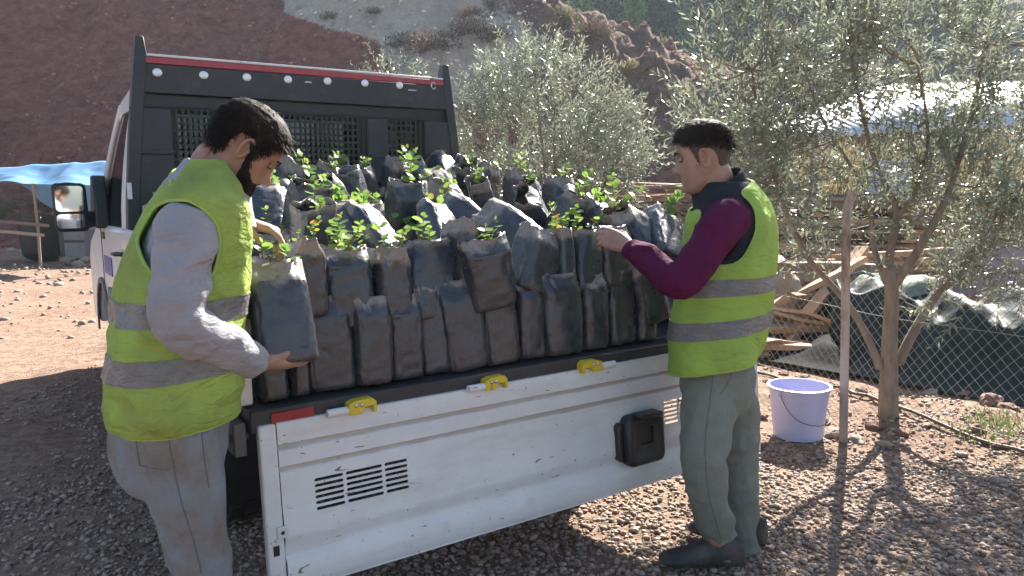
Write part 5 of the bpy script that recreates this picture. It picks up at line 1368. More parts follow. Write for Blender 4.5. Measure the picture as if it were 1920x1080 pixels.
# ================================================================== the younger man at right
def person_young():
    D = 2.76; h = R(-68); fw = Vector((math.sin(h), math.cos(h), 0)); rt = Vector((math.cos(h), -math.sin(h), 0))   # rt: his right, away from us
    A = lambda px, py, d=D: at(px, py, d)
    foot = A(1345, 1060); foot.z = 0
    man = thing('person', 'young man with short hair in plum sweater and yellow vest reaching for a seedling', 'person', foot)
    class LB(MB):
        def add(s, vs, fs, mi=0): return MB.add(s, [Vector(v)-foot for v in vs], fs, mi)
    hc = A(1319, 296, 2.76); yawh = R(-76)
    T = Matrix.Translation(hc) @ Matrix.Rotation(-yawh, 4, 'Z') @ Matrix.Rotation(R(-8), 4, 'X') @ Matrix.Diagonal((1.0, 1.0, 1.03, 1))
    body = LB(); head_loft(body, T); ear(body, T, 1); ear(body, T, -1)
    nb = A(1347, 372, 2.77)
    pth, rad = smooth_path([nb-Vector((0, 0, .08)), nb, T @ Vector((0, -0.035, -0.085)), T @ Vector((0, -0.020, -0.02))], [.066, .062, .060, .056]); body.tube(pth, rad, 18)
    pth, rad = smooth_path([A(1350, 730), A(1355, 540), A(1362, 450), nb], [.11, .10, .10, .06]); body.tube(pth, rad, 16)
    sN, eN, wN = A(1362, 412, 2.60), A(1278, 530, 2.50), A(1178, 461, 2.68)       # his left arm, nearer to us
    sF, eF, wF = A(1358, 420, 2.95), A(1335, 540, 3.02), A(1318, 640, 2.98)
    for s_, e_, w_ in ((sN, eN, wN), (sF, eF, wF)):
        pth, rad = smooth_path([nb.lerp(s_, .12), s_, s_.lerp(e_, .5), e_, e_.lerp(w_, .5), w_], [.055, .05, .043, .038, .036, .027]); body.tube(pth, rad, 12)
    dN = (A(1128, 440, 2.74)-wN).normalized()
    hand(body, wN, dN, Vector((-.15, .9, -.35)), Vector((-.1, .3, 1)), [(.35, .5, .35), (.5, .6, .4), (.6, .7, .4), (.7, .75, .4)], .45, .08, 1.0, .6)
    hand(body, wF, Vector((-.1, 0, -1)), -rt*-1, fw, [(.25, .3, .2)]*4, .3, .05, 1.0, .5)
    legs = [(A(1336, 700, 2.695), A(1318, 870, 2.61), A(1350, 1030, 2.70)), (A(1372, 690, 2.86), A(1384, 860, 2.84), A(1394, 1015, 2.86))]
    for a, b_, c in legs: pth, rad = smooth_path([a, b_, c], [.075, .055, .04]); body.tube(pth, rad, 10)
    remeshed('body', body, [M_SKIN], man, 0.0042, 3)
    # hair: fuller on top, clipped sides
    hl = lambda a: float(np.interp(a, [0, .4, .8, 1.05, 1.3, 1.7, 2.2, 3.2], [.068, .064, .056, .046, .040, .034, .020, .003]))
    mask = lambda z, a: (z-hl(a))/0.016
    thick = lambda z, a: 0.003+0.013*np.clip((z-.035)/.06, 0, 1)*(1+.5*np.clip(math.cos(a), 0, 1))
    hb_ = LB(); head_shell(hb_, T, mask, thick); hair = remeshed('hair', hb_, [M_HAIR], man, 0.0035, 2, wr=.0018, wscale=50, seed=14)
    st = strands(T, mask, .014, .019, 5000, lambda z, a: (math.sin(a)*.4, .9, .25 if z > .06 else -.4), .0013, 8)
    st.v = [tuple(Vector(v)-foot) for v in st.v]; tag(st.build('hair_strands', M_HAIR, hair, smooth=180), kind='stuff')
    hl2 = lambda a: float(np.interp(a, [0, .9, 1.05, 1.2, 1.36, 1.44, 1.62, 1.85, 2.1, 2.6, 3.2], [.20, .20, .040, .010, -.030, -.030, .026, .016, -.030, -.066, -.075]))
    m2 = lambda z, a: (z-hl2(a))/0.02
    fb = LB(); head_shell(fb, T, m2, lambda z, a: .0018+.004*np.clip((z+.02)/.06, 0, 1)); remeshed('clipped_sides', fb, [M_STUB], man, 0.003, 1)
    for s_ in (-1, 1):
        e_ = LB(); e_.ellipsoid(T @ Vector((.031*s_, .0718, .004)), (.0108,)*3, 10); ey = e_.build('eye', M_EYE_SHADED, man, smooth=180)
        e_ = LB(); e_.ellipsoid(T @ Vector((.032*s_, .0802, .000)), (.005, .003, .004), 8); e_.build('iris', M_IRIS, ey, smooth=180)
        e_ = LB(); e_.loft([[T @ Vector((.031*s_+.0126*math.cos(t), .0725+.0128*math.sin(p_)*max(0.25, math.sin(t)), .004+.0126*math.cos(p_))) for t in np.linspace(0.05, PI-.05, 12)] for p_ in np.linspace(.35, 1.95, 9)], 0, False, False); e_.build('eyelid', M_SKIN, ey, smooth=180)
        e_ = LB(); e_.tube([T @ Vector((.031*s_+.0125*math.cos(t), .0728+.0128*max(.2, math.sin(t)), -.0010)) for t in np.linspace(.1, PI-.1, 9)], .0014, 5); e_.build('lashes', M_HAIR, ey, smooth=180)
        e_ = LB(); e_.tube([T @ Vector((.012*s_, .0985, .024)), T @ Vector((.03*s_, .0965, .030)), T @ Vector((.05*s_, .083, .025))], [.0035, .0048, .002], 6, flat=.6); e_.build('eyebrow', M_HAIR, man, smooth=180)
    # plum sweater
    rows = [(650, 1273, 1410, 0.155), (560, 1288, 1424, 0.16), (480, 1302, 1432, 0.17), (430, 1307, 1432, 0.178), (400, 1313, 1428, 0.172), (380, 1320, 1419, 0.15), (362, 1326, 1407, 0.11), (350, 1330, 1398, 0.085)]
    sw = LB(); rg_, _ = torso_rings(rows, D, -fw, rt, 0, .9, 40); sw.loft(rg_)
    for s_, e_, w_, rr in ((sN, eN, wN, (.078, .074, .064, .056, .050, .037)), (sF, eF, wF, (.088, .078, .066, .056, .048, .037))):
        c = A(1365, 440, 2.76); wr_ = w_ + (e_-w_).normalized()*0.008
        pth, rad = smooth_path([c.lerp(s_, .5), s_, s_.lerp(e_, .5)+(s_-c)*.04, e_, e_.lerp(wr_, .55), wr_], rr); sw.tube(pth, rad, 18)
    remeshed('sweater', sw, [M_PURPLE], man, 0.007, 4, wr=.0050, wscale=10, seed=23, aniso=(1, 1, 1.4))
    # dark body warmer under the vest: seen at the armhole and as the collar
    rows2 = [(655, 1267, 1414, 0.17), (560, 1281, 1430, 0.172), (480, 1294, 1438, 0.182), (430, 1298, 1439, 0.188), (398, 1305, 1435, 0.18), (374, 1312, 1423, 0.158), (355, 1322, 1410, 0.122), (344, 1326, 1400, 0.098)]
    h_in = A(1352, 440, 2.60)
    def mk(c, ax, rz, rf, tilt=0.0):
        ax = ax.normalized(); u_ = (fw*math.cos(tilt)+Vector((0, 0, math.sin(tilt)))); w_ = (-fw*math.sin(tilt)+Vector((0, 0, math.cos(tilt))))
        return lambda p: (p-c).dot(ax) > -.12 and ((p-c).dot(u_)/rf)**2+((p-c).dot(w_)/rz)**2 < 1
    far = mk(A(1358, 440, 2.95), rt, .115, .080)
    n0, n1 = A(1300, 392, 2.76), A(1398, 345, 2.76); nn = Vector((0, 0, 1))-(n1-n0).normalized()*(n1-n0).normalized().z; nn.normalize()
    neckf = lambda p: (p-n0).dot(nn) > 0 and abs((p-n0).dot(rt)) < .12
    bw, _v = vest_mesh('body_warmer', rows2, D, -fw, rt, None, M_NAVY, [mk(A(1350, 436, 2.58), -rt, .095, .066), far], lambda p: False, (), .004, 31)
    vrows = [(681, 1256, 1416, 0.188), (640, 1259, 1426, 0.19), (600, 1266, 1432, 0.19), (560, 1273, 1438, 0.19), (520, 1282, 1442, 0.192), (480, 1288, 1446, 0.196), (440, 1292, 1447, 0.2), (405, 1297, 1443, 0.197), (378, 1305, 1432, 0.18), (357, 1315, 1417, 0.148), (344, 1322, 1408, 0.118), (334, 1328, 1400, 0.1)]
    vest, _v = vest_mesh('hi_vis_vest', vrows, D, -fw, rt, None, M_VESTB, [mk(A(1360, 432, 2.57), -rt, .130, .098, R(14)), far], neckf, ((.136, .207), (.307, .377)), .0125, 12, tilt=.03)
    for o in [bw, vest]+list(vest.children)+list(bw.children): o.data.transform(Matrix.Translation(-foot))
    bw.parent = man; vest.parent = man
    cl = LB(); rr = []; nc = A(1350, 362, 2.77); up = (T @ Vector((0, -.03, -.05))-nc).normalized(); b0_ = (fw-up*fw.dot(up)).normalized(); s0 = b0_.cross(up)
    for lift, rad_ in ((-.055, .104), (-.02, .090), (.015, .082), (.046, .083), (.050, .088), (.040, .093), (.0, .099), (-.045, .112)):
        rr.append([nc+up*lift+(b0_*math.cos(t)*1.06+s0*math.sin(t))*rad_+up*(-.018*math.cos(t)) for t in np.linspace(0, 2*PI, 40, endpoint=False)])
    cl.loft(rr, 0, False); cl.build('collar', M_NAVY, bw, smooth=180)
    # trousers
    tr = LB(); rows = [(664, 1290, 1406, .128), (695, 1280, 1414, .150), (730, 1280, 1410, .152), (760, 1290, 1400, .13)]
    rg_, _ = torso_rings(rows, D, -fw, rt, 0, .9, 40); tr.loft(rg_)
    for (a, b_, c), ww in zip(legs, (1, .95)):
        pth, rad = smooth_path([a, a.lerp(b_, .4), a.lerp(b_, .75), b_, b_.lerp(c, .5), c+Vector((0, 0, .045)), c+Vector((0, 0, -.028))], [.072, .092, .083, .074, .066, .058, .066]); tr.tube(pth, [r_*ww for r_ in rad], 18)
    tro = remeshed('trousers', tr, [M_TROUS], man, 0.008, 4, wr=.0085, wscale=8, seed=28, aniso=(1, 1, 1.0))
    seams(tro, foot, man, M_SEAMG, [[(1340, 690), (1330, 760), (1322, 840), (1330, 930), (1352, 1010)], [(1372, 690), (1366, 715), (1350, 740)]], 2.6)
    for (a, b_, c), k in zip(legs, (0, 1)):
        s_ = LB(); hp_ = Vector((c.x, c.y, 0))-fw*.065; shoe(s_, hp_, fw+rt*(.15 if k else -.30), .29); s_.tube([Vector((c.x, c.y, .07)), Vector((c.x, c.y, .17))], [.05, .048], 14); remeshed('boot', s_, [M_SHOE], man, .006, 2)
    return man
person_bearded(); person_young()

# ================================================================== FENCE, BUCKET, PIPE
M_RUST = mat_plain('rusty_painted_iron', (0.30, 0.25, 0.22), (0.40, 0.34, 0.31), 12, 0.6, 0.0, 0.2, 60, 0.002, sc=(1, 1, 0.3), dirt=((0.16, 0.085, 0.05), 9, 0.50, 0.64))
M_WIRE = mat_plain('galvanised_wire', (0.22, 0.215, 0.20), (0.33, 0.32, 0.30), 20, 0.5, 0.4)
M_BUCKET = mat_plain('lavender_plastic', (0.42, 0.42, 0.64), (0.50, 0.50, 0.70), 5, 0.35, 0, 0.05, 50, 0.002, dirt=((0.36, 0.30, 0.30), 9, 0.6, 0.85))
M_PIPE = mat_plain('dusty_pipe', (0.05, 0.045, 0.04), (0.16, 0.125, 0.10), 9, 0.7)
FA, FB = gp(1380, 682), gp(2050, 884)
fdir = (FB-FA).normalized(); fnrm = Vector((-fdir.y, fdir.x, 0))
if fnrm.y < 0: fnrm = -fnrm
fence = thing('chain_link_fence', 'chain link wire fence on an iron post behind the lavender bucket', 'fence', (FA.x, FA.y, 0), math.atan2(fdir.y, fdir.x))
FLEN = (FB-FA).length; FH = 1.12
def floc(p): q = Vector(p)-Vector((FA.x, FA.y, 0)); return Vector((q.dot(fdir), q.dot(fnrm), q.z))
mb = MB(); sp = 0.074; x = -FH
def wpt(x_, z_): return Vector((x_, 0.016*math.sin(x_*2.1)+0.02*math.sin(z_*3+x_), z_+0.012*math.sin(x_*3.3)))
while x < FLEN:
    for sgn in (1, -1):
        pts = []
        for k in range(9):
            z = FH*k/8; xx_ = x+z if sgn > 0 else x+FH-z
            if -0.02 <= xx_ <= FLEN: pts.append(wpt(xx_+0.008*sgn, 0.02+z))
        if len(pts) > 1: mb.tube(pts, 0.00135, 4, 0, False)
    x += sp
tag(mb.build('wire_mesh', M_WIRE, fence, smooth=180), kind='stuff')
for z in (0.04, 0.60, 1.13):
    mb = MB(); mb.tube([wpt(FLEN*k/20, z) for k in range(21)], 0.0022, 5); mb.build('line_wire', M_WIRE, fence, smooth=180)
def post(pb, top_px, bent=True):
    base = floc(pb); hgt = at(*top_px, pb.y).z; lean = (at(*top_px, pb.y)-pb).dot(fdir)
    mb = MB(); t_, w_ = 0.006, 0.060                     # angle iron
    sec = [(0, 0), (w_, 0), (w_, t_), (t_, t_), (t_, w_), (0, w_)]
    rings = []
    pth = [(0, 0, -0.15), (lean*0.5, 0, hgt*0.5), (lean, 0, hgt-0.03)] + ([(lean+0.035, -0.02, hgt+0.01), (lean+0.075, -0.04, hgt+0.075)] if bent else [])
    for k, (ax_, ay_, az_) in enumerate(pth): rings.append([base+Vector((ax_+sx_-0.02, ay_+sy_-0.02, az_)) for sx_, sy_ in sec])
    mb.loft(rings); return mb.build('post', M_RUST, fence, bevel=0.0015)
post(gp(1584, 823), (1562, 384)); post(gp(2020, 930), (2030, 260))
post(FA + fdir*-0.02, (1368, 390))
# irrigation pipe lying along the fence
mb = MB(); pts = []
for k in range(25):
    t = k/24; p = FA.lerp(FB, t) - fnrm*(0.05+0.03*math.sin(t*9)); p.z = float(ground_z(np.array([p.x]), np.array([p.y]))[0])+0.022+0.006*math.sin(t*21); pts.append(p)
mb.tube(pts, 0.011, 8); tag(mb.build('irrigation_pipe', M_PIPE, smooth=180), 'thin dusty pipe lying along the foot of the wire fence', 'pipe')
# bucket
bp = gp(1496, 812); bp.z = float(ground_z(np.array([bp.x]), np.array([bp.y]))[0])
bk = thing('bucket', 'lavender plastic bucket with a wire handle standing beside the iron post', 'bucket', bp)
s_ = bp.y/FPX; rb, rt, hb_ = 45*s_, 55*s_, 98*s_
mb = MB(); n = 40
pr = [(0.002, 0.006), (rb-0.006, 0.006), (rb, 0.0), (rb+0.001, 0.012), (rb+(rt-rb)*.5, hb_*0.5), (rt-0.002, hb_-0.03), (rt+0.002, hb_-0.028), (rt+0.003, hb_-0.004), (rt+0.012, hb_-0.003), (rt+0.013, hb_+0.003), (rt, hb_+0.004), (rt-0.004, hb_-0.004), (rb+(rt-rb)*.5-0.004, hb_*0.5), (rb-0.004, 0.012), (0.002, 0.012)]
mb.loft([[Vector((r*math.cos(2*PI*k/n), r*math.sin(2*PI*k/n), z)) for k in range(n)] for r, z in pr], 0, False)
sh = mb.build('shell', M_BUCKET, bk, smooth=50)
mb = MB(); n_ = 16
hp_ = [Vector((rt*math.cos(t)*1.02, -math.sin(t)*rt*0.55-0.0, hb_-0.02-math.sin(t)*rt*1.05)) for t in np.linspace(0, PI, n_)]
hrot = Matrix.Rotation(R(32), 3, 'Z'); hp_ = [hrot @ p for p in hp_]
# swung down against the near side of the bucket
hp_ = [Vector((p.x, p.y, p.z)) if math.hypot(p.x, p.y) > rt*1.03 else Vector((p.x*rt*1.04/max(math.hypot(p.x, p.y), 1e-3), p.y*rt*1.04/max(math.hypot(p.x, p.y), 1e-3), p.z)) for p in hp_]
mb.tube(hp_, 0.0022, 6); mb.build('handle', M_BLACK, bk, smooth=180)
for p in (hp_[0], hp_[-1]):
    mb = MB(); mb.ellipsoid(p, (0.014, 0.014, 0.018), 6); mb.build('handle_lug', M_BUCKET, bk, smooth=180)

# rocks: red lumps along the fence
M_ROCKR = mat_plain('red_rock', (0.16, 0.07, 0.05), (0.34, 0.19, 0.15), 10, 0.85, bmp=0.7, bscale=30, bdist=0.02)
M_ROCKP = mat_plain('pale_rock', (0.24, 0.19, 0.15), (0.42, 0.36, 0.30), 10, 0.85, bmp=0.6, bscale=30, bdist=0.02)
def rock_mesh(seed, m):
    bm = bmesh.new(); bmesh.ops.create_icosphere(bm, subdivisions=3, radius=1)
    for v in bm.verts:
        d = 1+0.35*mnoise.noise(v.co*1.3+Vector((seed*7, 0, 0)))+0.16*mnoise.noise(v.co*3.1+Vector((0, seed*5, 0)))
        q = v.co*d; v.co = Vector((round(q.x*3)/3*0.35+q.x*0.65, q.y, (round(q.z*3)/3*0.35+q.z*0.65)*0.6))
    me = bpy.data.meshes.new('rock'); bm.to_mesh(me); bm.free(); me.materials.append(m); me.polygons.foreach_set('use_smooth', [True]*len(me.polygons)); me.set_sharp_from_angle(angle=R(30)); return me
ROCKS = [rock_mesh(k, M_ROCKR if k < 4 else M_ROCKP) for k in range(6)]
rg = random.Random(8)
spots = [(1695, 708, .10, 0), (1722, 716, .08, 1), (1655, 706, .06, 2), (1770, 728, .09, 3), (1812, 742, .06, 0), (1858, 764, .09, 1), (1890, 775, .06, 2), (1745, 735, .05, 4), (1620, 700, .05, 3), (1560, 812, .06, 5), (1606, 822, .05, 4), (1545, 790, .035, 0), (1660, 830, .05, 5), (1640, 800, .055, 3), (1690, 812, .04, 1), (1735, 800, .035, 4), (1470, 700, .045, 0), (1440, 718, .04, 2), (1508, 706, .04, 3), (1580, 730, .05, 1), (1612, 745, .045, 0), (1780, 690, .06, 2), (1830, 812, .04, 1), (1880, 838, .05, 0), (1425, 780, .05, 3), (1425, 830, .045, 1), (1800, 850, .035, 4), (1870, 900, .035, 5), (1445, 860, .03, 2)]
for k, (px, py, s, var) in enumerate(spots):
    p = gp(px, py); p.z = float(ground_z(np.array([p.x]), np.array([p.y]))[0])+s*0.22
    o = link('rock', ROCKS[var]); o.location = p; o.rotation_euler = (rg.uniform(-.3, .3), rg.uniform(-.3, .3), rg.uniform(0, 6)); o.scale = (s, s*rg.uniform(.7, 1), s*rg.uniform(.7, 1.1))
    red = var < 4
    tag(o, 'lump of red rock lying in the earth near the wire fence' if red else 'pale stone lying in the earth near the wire fence', 'rock', 'red rocks near the fence' if red else 'pale stones near the fence')

# ================================================================== TREES
M_BARK = mat_plain('olive_bark', (0.15, 0.115, 0.085), (0.28, 0.225, 0.17), 22, 0.85, bmp=0.5, bscale=50, bdist=0.01, sc=(1, 1, 0.35), spec=0.2)
M_OLIVE = mat_leaf('olive_leaf', (0.125, 0.150, 0.105), (0.31, 0.335, 0.25), 0.27, 0.36, None, 0.6)
def twigs_leaves(name, tips, par, ln=(0.16, 0.34), per=18, leaf=(0.045, 0.068), up=0.55, mat=None, r=0.0022):
    """tips: list of (point, outward direction): each becomes a curved twig with paired narrow leaves"""
    n = len(tips); P0 = np.array([t[0][:] for t in tips]); D0 = np.array([t[1][:] for t in tips])
    D0 = D0 + RNG.normal(0, 0.35, (n, 3)) + np.array([0, 0, up]); D0 /= np.linalg.norm(D0, axis=1)[:, None]
    Lr = RNG.uniform(ln[0], ln[1], n); bend = RNG.normal(0, 0.25, (n, 3))
    def q(t): return P0 + D0*(Lr*t)[:, None] + bend*((Lr*t*t)[:, None]*0.5)
    s, u = frames(P0, D0)
    LP, LD, LL = [], [], []
    for k in range(per):
        t = np.full(n, (k//2*2+1.0)/per); p = q(t); a = (k//2)*1.57 + (k % 2)*PI + RNG.normal(0, .3, n)
        d = (s*np.cos(a)[:, None]+u*np.sin(a)[:, None])*0.75 + D0*0.75 + bend*t[:, None]*0.5 + RNG.normal(0, .15, (n, 3))
        LP.append(p); LD.append(d); LL.append(RNG.uniform(leaf[0], leaf[1], n)*(1-0.25*(t > 0.85)))
    LP, LD, LL = np.concatenate(LP), np.concatenate(LD), np.concatenate(LL)
    # twig stems: three sided
    V = []; st = 3
    for k in range(st+1):
        p = q(np.full(n, k/st)); rr = r*(1-0.6*k/st)
        for j in range(3):
            a = 2*PI*j/3; V.append(p + (s*math.cos(a)+u*math.sin(a))*rr)
    V = np.stack(V, 1).reshape(-1, 3); o = np.arange(n)[:, None]*(3*(st+1)); F = []
    for k in range(st):
        for j in range(3):
            F.append(o+np.array([[k*3+j, k*3+(j+1) % 3, k*3+3+(j+1) % 3, k*3+3+j]]))
    tw = link('twigs', np_mesh('twigs', V, np.concatenate(F), M_BARK), par); tag(tw, kind='stuff')
    lv = link('crown', leaves_mesh('crown', LP, LD, LL, LL*0.2, mat or M_OLIVE, fold=0.12, curve=0.06), par); tag(lv, kind='stuff')
def branch_path(pts, r0, r1, n=9, jit=0.012):
    pts = [Vector(p) for p in pts]; out = []
    for i in range(len(pts)-1):
        p0, p1, p2, p3 = pts[max(i-1, 0)], pts[i], pts[i+1], pts[min(i+2, len(pts)-1)]
        for k in range(5):
            t = k/5; out.append(0.5*((2*p1)+(p2-p0)*t+(2*p0-5*p1+4*p2-p3)*t*t+(3*p1-p0-3*p2+p3)*t**3))
    out.append(pts[-1]); m_ = len(out)
    return out, [r0+(r1-r0)*(i/(m_-1))**0.8 for i in range(m_)]
def blob_tips(c, r, n, shell=0.55):
    q = RNG.normal(size=(n, 3)); q /= np.linalg.norm(q, axis=1)[:, None]
    rad = shell + (1-shell)*RNG.uniform(0, 1, n)**0.6
    P = np.array(c)+q*rad[:, None]*np.array(r)
    k = vnoise(P, 2.6, 99) > -0.28                      # leave gaps in the crown
    return [(Vector(p), Vector(d)) for p, d in zip(P[k], q[k])]
def sprout(path, n, spread, bias):
    out = []
    for _ in range(n):
        t = random.random()**0.8; p = path[min(int(t*(len(path)-1)), len(path)-1)]
        d = Vector((random.gauss(0, 1), random.gauss(0, 1), random.gauss(0.3, 0.8))).normalized()
        out.append((p+d*random.uniform(0.0, spread), (d+bias).normalized()))
    return out
def olive(name, label, base, limbs, blobs, group='olive trees', ln=(0.16, 0.34), per=18, leaf=(0.045, 0.068), up=0.55, extra=()):
    t = thing(name, label, 'olive tree', base, 0, group); B = Vector(base); tips = []
    trunk = MB()
    for k, (pts, r0, r1) in enumerate(limbs):
        pth, rad = branch_path([Vector(p)-B for p in pts], r0, r1)
        mb = MB(); mb.tube(pth, rad, 12 if k == 0 else 9)
        o = mb.build('trunk' if k == 0 else 'limb', M_BARK, t, smooth=180)
        if k: tips += sprout(pth[len(pth)//3:], int(9*len(pts)), 0.16, Vector((0, 0, .4)))
    for c, r, n in blobs:
        bt = blob_tips(Vector(c)-B, r, n); tips += bt
    for c in extra: tips.append((Vector(c[0])-B, Vector(c[1])))
    # secondary branches out to some of the tips
    sec = MB(); allp = [p for pts, _, _ in limbs[1:] for p in branch_path([Vector(q)-B for q in pts], 1, 1)[0]]
    if allp:
        A = np.array([p[:] for p in allp])
        for p, d in random.sample(tips, min(len(tips), 170)):
            j = np.argmin(((A-np.array(p[:]))**2).sum(1) + 0.25*np.clip(A[:, 2]-p.z, 0, None)); q = allp[j]
            if (p-q).length > 0.9: continue
            mid = q.lerp(p, .5)+Vector((random.gauss(0, .04), random.gauss(0, .04), -0.04)); pth, rad = branch_path([q, mid, p], 0.007, 0.0025); sec.tube(pth, rad, 5)
        tag(sec.build('branches', M_BARK, t, smooth=180), kind='stuff')
    twigs_leaves(name, tips, t, ln, per, leaf, up); return t
# --- the tree right behind the fence, limbs traced
D = gp(1667, 784).y
b0 = gp(1667, 784)
def q_(px, py, dd=0.0): return at(px, py, D+dd)
limbs = [([b0-Vector((0, 0, .1)), q_(1666, 740), q_(1667, 690), q_(1668, 640), q_(1672, 560), q_(1668, 500)], 0.064, 0.036),
         ([q_(1650, 690), q_(1630, 640, -.02), q_(1590, 570, -.08), q_(1520, 490, -.15), q_(1478, 410, -.2), q_(1452, 330, -.2), q_(1425, 240, -.2), q_(1410, 130, -.25)], 0.026, 0.007),
         ([q_(1684, 680), q_(1720, 610, .05), q_(1762, 545, .1), q_(1830, 480, .15), q_(1870, 400, .2), q_(1895, 300, .25)], 0.034, 0.010),
         ([q_(1672, 540), q_(1668, 480, .1), q_(1682, 410, .15), q_(1672, 370, .2), q_(1640, 300, .25), q_(1610, 180, .3), q_(1590, 60, .3)], 0.030, 0.008),
         ([q_(1662, 530), q_(1640, 470, .15), q_(1630, 390, .2), q_(1600, 320, .3), q_(1540, 220, .3), q_(1500, 100, .3)], 0.022, 0.007),
         ([q_(1680, 530), q_(1720, 470, -.1), q_(1770, 380, -.1), q_(1800, 290, -.05), q_(1830, 180, 0), q_(1850, 60, 0)], 0.030, 0.008),
         ([q_(1770, 540, .1), q_(1850, 440, .1), q_(1905, 370, .05), q_(1960, 280, 0)], 0.022, 0.008),
         ([q_(1682, 410, .15), q_(1720, 350, .1), q_(1740, 250, .05), q_(1720, 120, 0)], 0.016, 0.006)]
k_ = D/FPX
blobs = [(q_(1400, 190, -.15), (110*k_, 0.32, 150*k_), 150), (q_(1420, 320, -.1), (80*k_, 0.3, 65*k_), 62), (q_(1540, 110, .2), (120*k_, 0.42, 130*k_), 170), (q_(1500, 240, .15), (95*k_, 0.34, 80*k_), 95),
         (q_(1690, 100, .2), (120*k_, 0.45, 95*k_), 170), (q_(1840, 90, .1), (130*k_, 0.5, 110*k_), 210), (q_(1850, 320, .1), (110*k_, 0.42, 80*k_), 120), (q_(1620, 310, .2), (80*k_, 0.3, 50*k_), 34), (q_(1760, 215, .1), (110*k_, .3, 50*k_), 26),
         (q_(1760, 350, 0), (70*k_, 0.3, 60*k_), 40), (q_(1890, 470, -.1), (60*k_, 0.3, 60*k_), 50), (q_(1960, 250, .1), (90*k_, 0.5, 200*k_), 120), (q_(1660, -60, .2), (260*k_, 0.5, 90*k_), 160), (q_(1800, 555, -.1), (40*k_, 0.18, 50*k_), 20), (q_(1440, 470, -.2), (30*k_, 0.12, 60*k_), 10), (q_(1560, 400, .1), (60*k_, .2, 50*k_), 16)]
extra = []
for px, y0, y1 in ((1318, 250, 80), (1352, 200, 60), (1395, 60, 0), (1440, 60, -30), (1560, 40, -30), (1290, 330, 240), (1330, 300, 200)):
    for k in range(7): extra.append((q_(px+random.gauss(0, 6), y0+(y1-y0)*k/6, -.15), (random.gauss(0, .3), random.gauss(0, .3), 1)))
olive('olive_tree', 'tall many-limbed olive tree standing behind the wire fence at right', b0, limbs, blobs, leaf=(0.042, 0.072), per=20, extra=extra)
# --- the round olive behind the truck
D2 = 8.6
def q2(px, py, dd=0.0): return at(px, py, D2+dd)
b2 = Vector((q2(1040, 400).x, D2, 0)); k_ = D2/FPX
limbs = [([b2-Vector((0, 0, .1)), b2+Vector((0.02, 0, .45)), b2+Vector((0, 0, .8))], 0.09, 0.06)] + [([b2+Vector((0, 0, .6)), b2.lerp(q2(px, py, dd), .5)+Vector((0, 0, .25)), q2(px, py, dd)], 0.04, 0.008) for px, py, dd in ((940, 180, .3), (1000, 110, -.3), (1060, 100, .3), (1120, 170, -.2), (1180, 260, .2), (900, 280, -.2), (1040, 200, -.5), (1100, 260, .5))]
blobs = [(q2(1020, 245), (150*k_, 0.95, 135*k_), 940), (q2(925, 275), (75*k_, 0.6, 105*k_), 400), (q2(1125, 285), (75*k_, 0.7, 85*k_), 430), (q2(1030, 355), (170*k_, 0.9, 75*k_), 330)]
extra = []
for px, y0, y1 in ((960, 130, 50), (1050, 120, 80), (930, 160, 105), (1000, 110, 60), (1100, 130, 95), (1170, 190, 165), (1195, 230, 200), (1060, 70, 110), (1215, 260, 235), (880, 190, 150)):
    for k in range(7): extra.append((q2(px-14+random.gauss(0, 8), y0+34+(y1-y0)*k/6, random.gauss(0, .2)), (random.gauss(0, .3), random.gauss(0, .3), 1)))
olive('olive_tree', 'round bushy olive tree standing behind the truck bed, right of the headboard', b2, limbs, blobs, ln=(0.2, 0.4), per=16, leaf=(0.055, 0.08), up=0.8, extra=extra)
D3 = 11.5
b3 = Vector((at(740, 300, D3).x, D3, 0)); k_ = D3/FPX
def q3(px, py, dd=0.0): return at(px, py, D3+dd)
limbs = [([b3-Vector((0, 0, .1)), b3+Vector((0, 0, .5)), b3+Vector((0, 0, .9))], 0.09, 0.06)] + [([b3+Vector((0, 0, .7)), b3.lerp(q3(px, py), .5)+Vector((0, 0, .2)), q3(px, py)], 0.04, 0.01) for px, py in ((690, 180), (740, 170), (790, 180))]
olive('olive_tree', 'olive tree mostly hidden behind the headboard, only its top sprays showing above', b3, limbs, [(q3(742, 235), (90*k_, .8, 110*k_), 420)], ln=(0.2, 0.4), per=12, leaf=(0.055, 0.08), up=0.8)

# --- pines on the far slope
M_PINE = mat_leaf('pine_needles', (0.018, 0.062, 0.042), (0.045, 0.115, 0.062), 0.7, 0.08, None, 0.12)
M_PINEB = mat_leaf('young_pine_needles', (0.055, 0.13, 0.045), (0.12, 0.22, 0.08), 0.7, 0.16, None, 0.15)
M_PBARK = mat_plain('pine_bark', (0.07, 0.05, 0.04), (0.14, 0.10, 0.08), 6, 0.9)
def vary(m, lo, hi):
    """each tree of the wood has its own tone"""
    nt = m.node_tree; oi = nt.nodes.new('ShaderNodeObjectInfo'); f = ramp(nt, oi.outputs['Random'], [(0, (lo,)*3), (.6, ((lo+hi)*.4,)*3), (1, (hi,)*3)])
    for n in [n for n in nt.nodes if n.bl_idname in ('ShaderNodeBsdfPrincipled', 'ShaderNodeBsdfTranslucent')]:
        i = n.inputs['Base Color'] if 'Base Color' in n.inputs else n.inputs[0]
        src = i.links[0].from_socket; nt.links.new(mixc(nt, 1.0, src, f, 'MULTIPLY'), i)
vary(M_PINE, 0.25, 1.5)
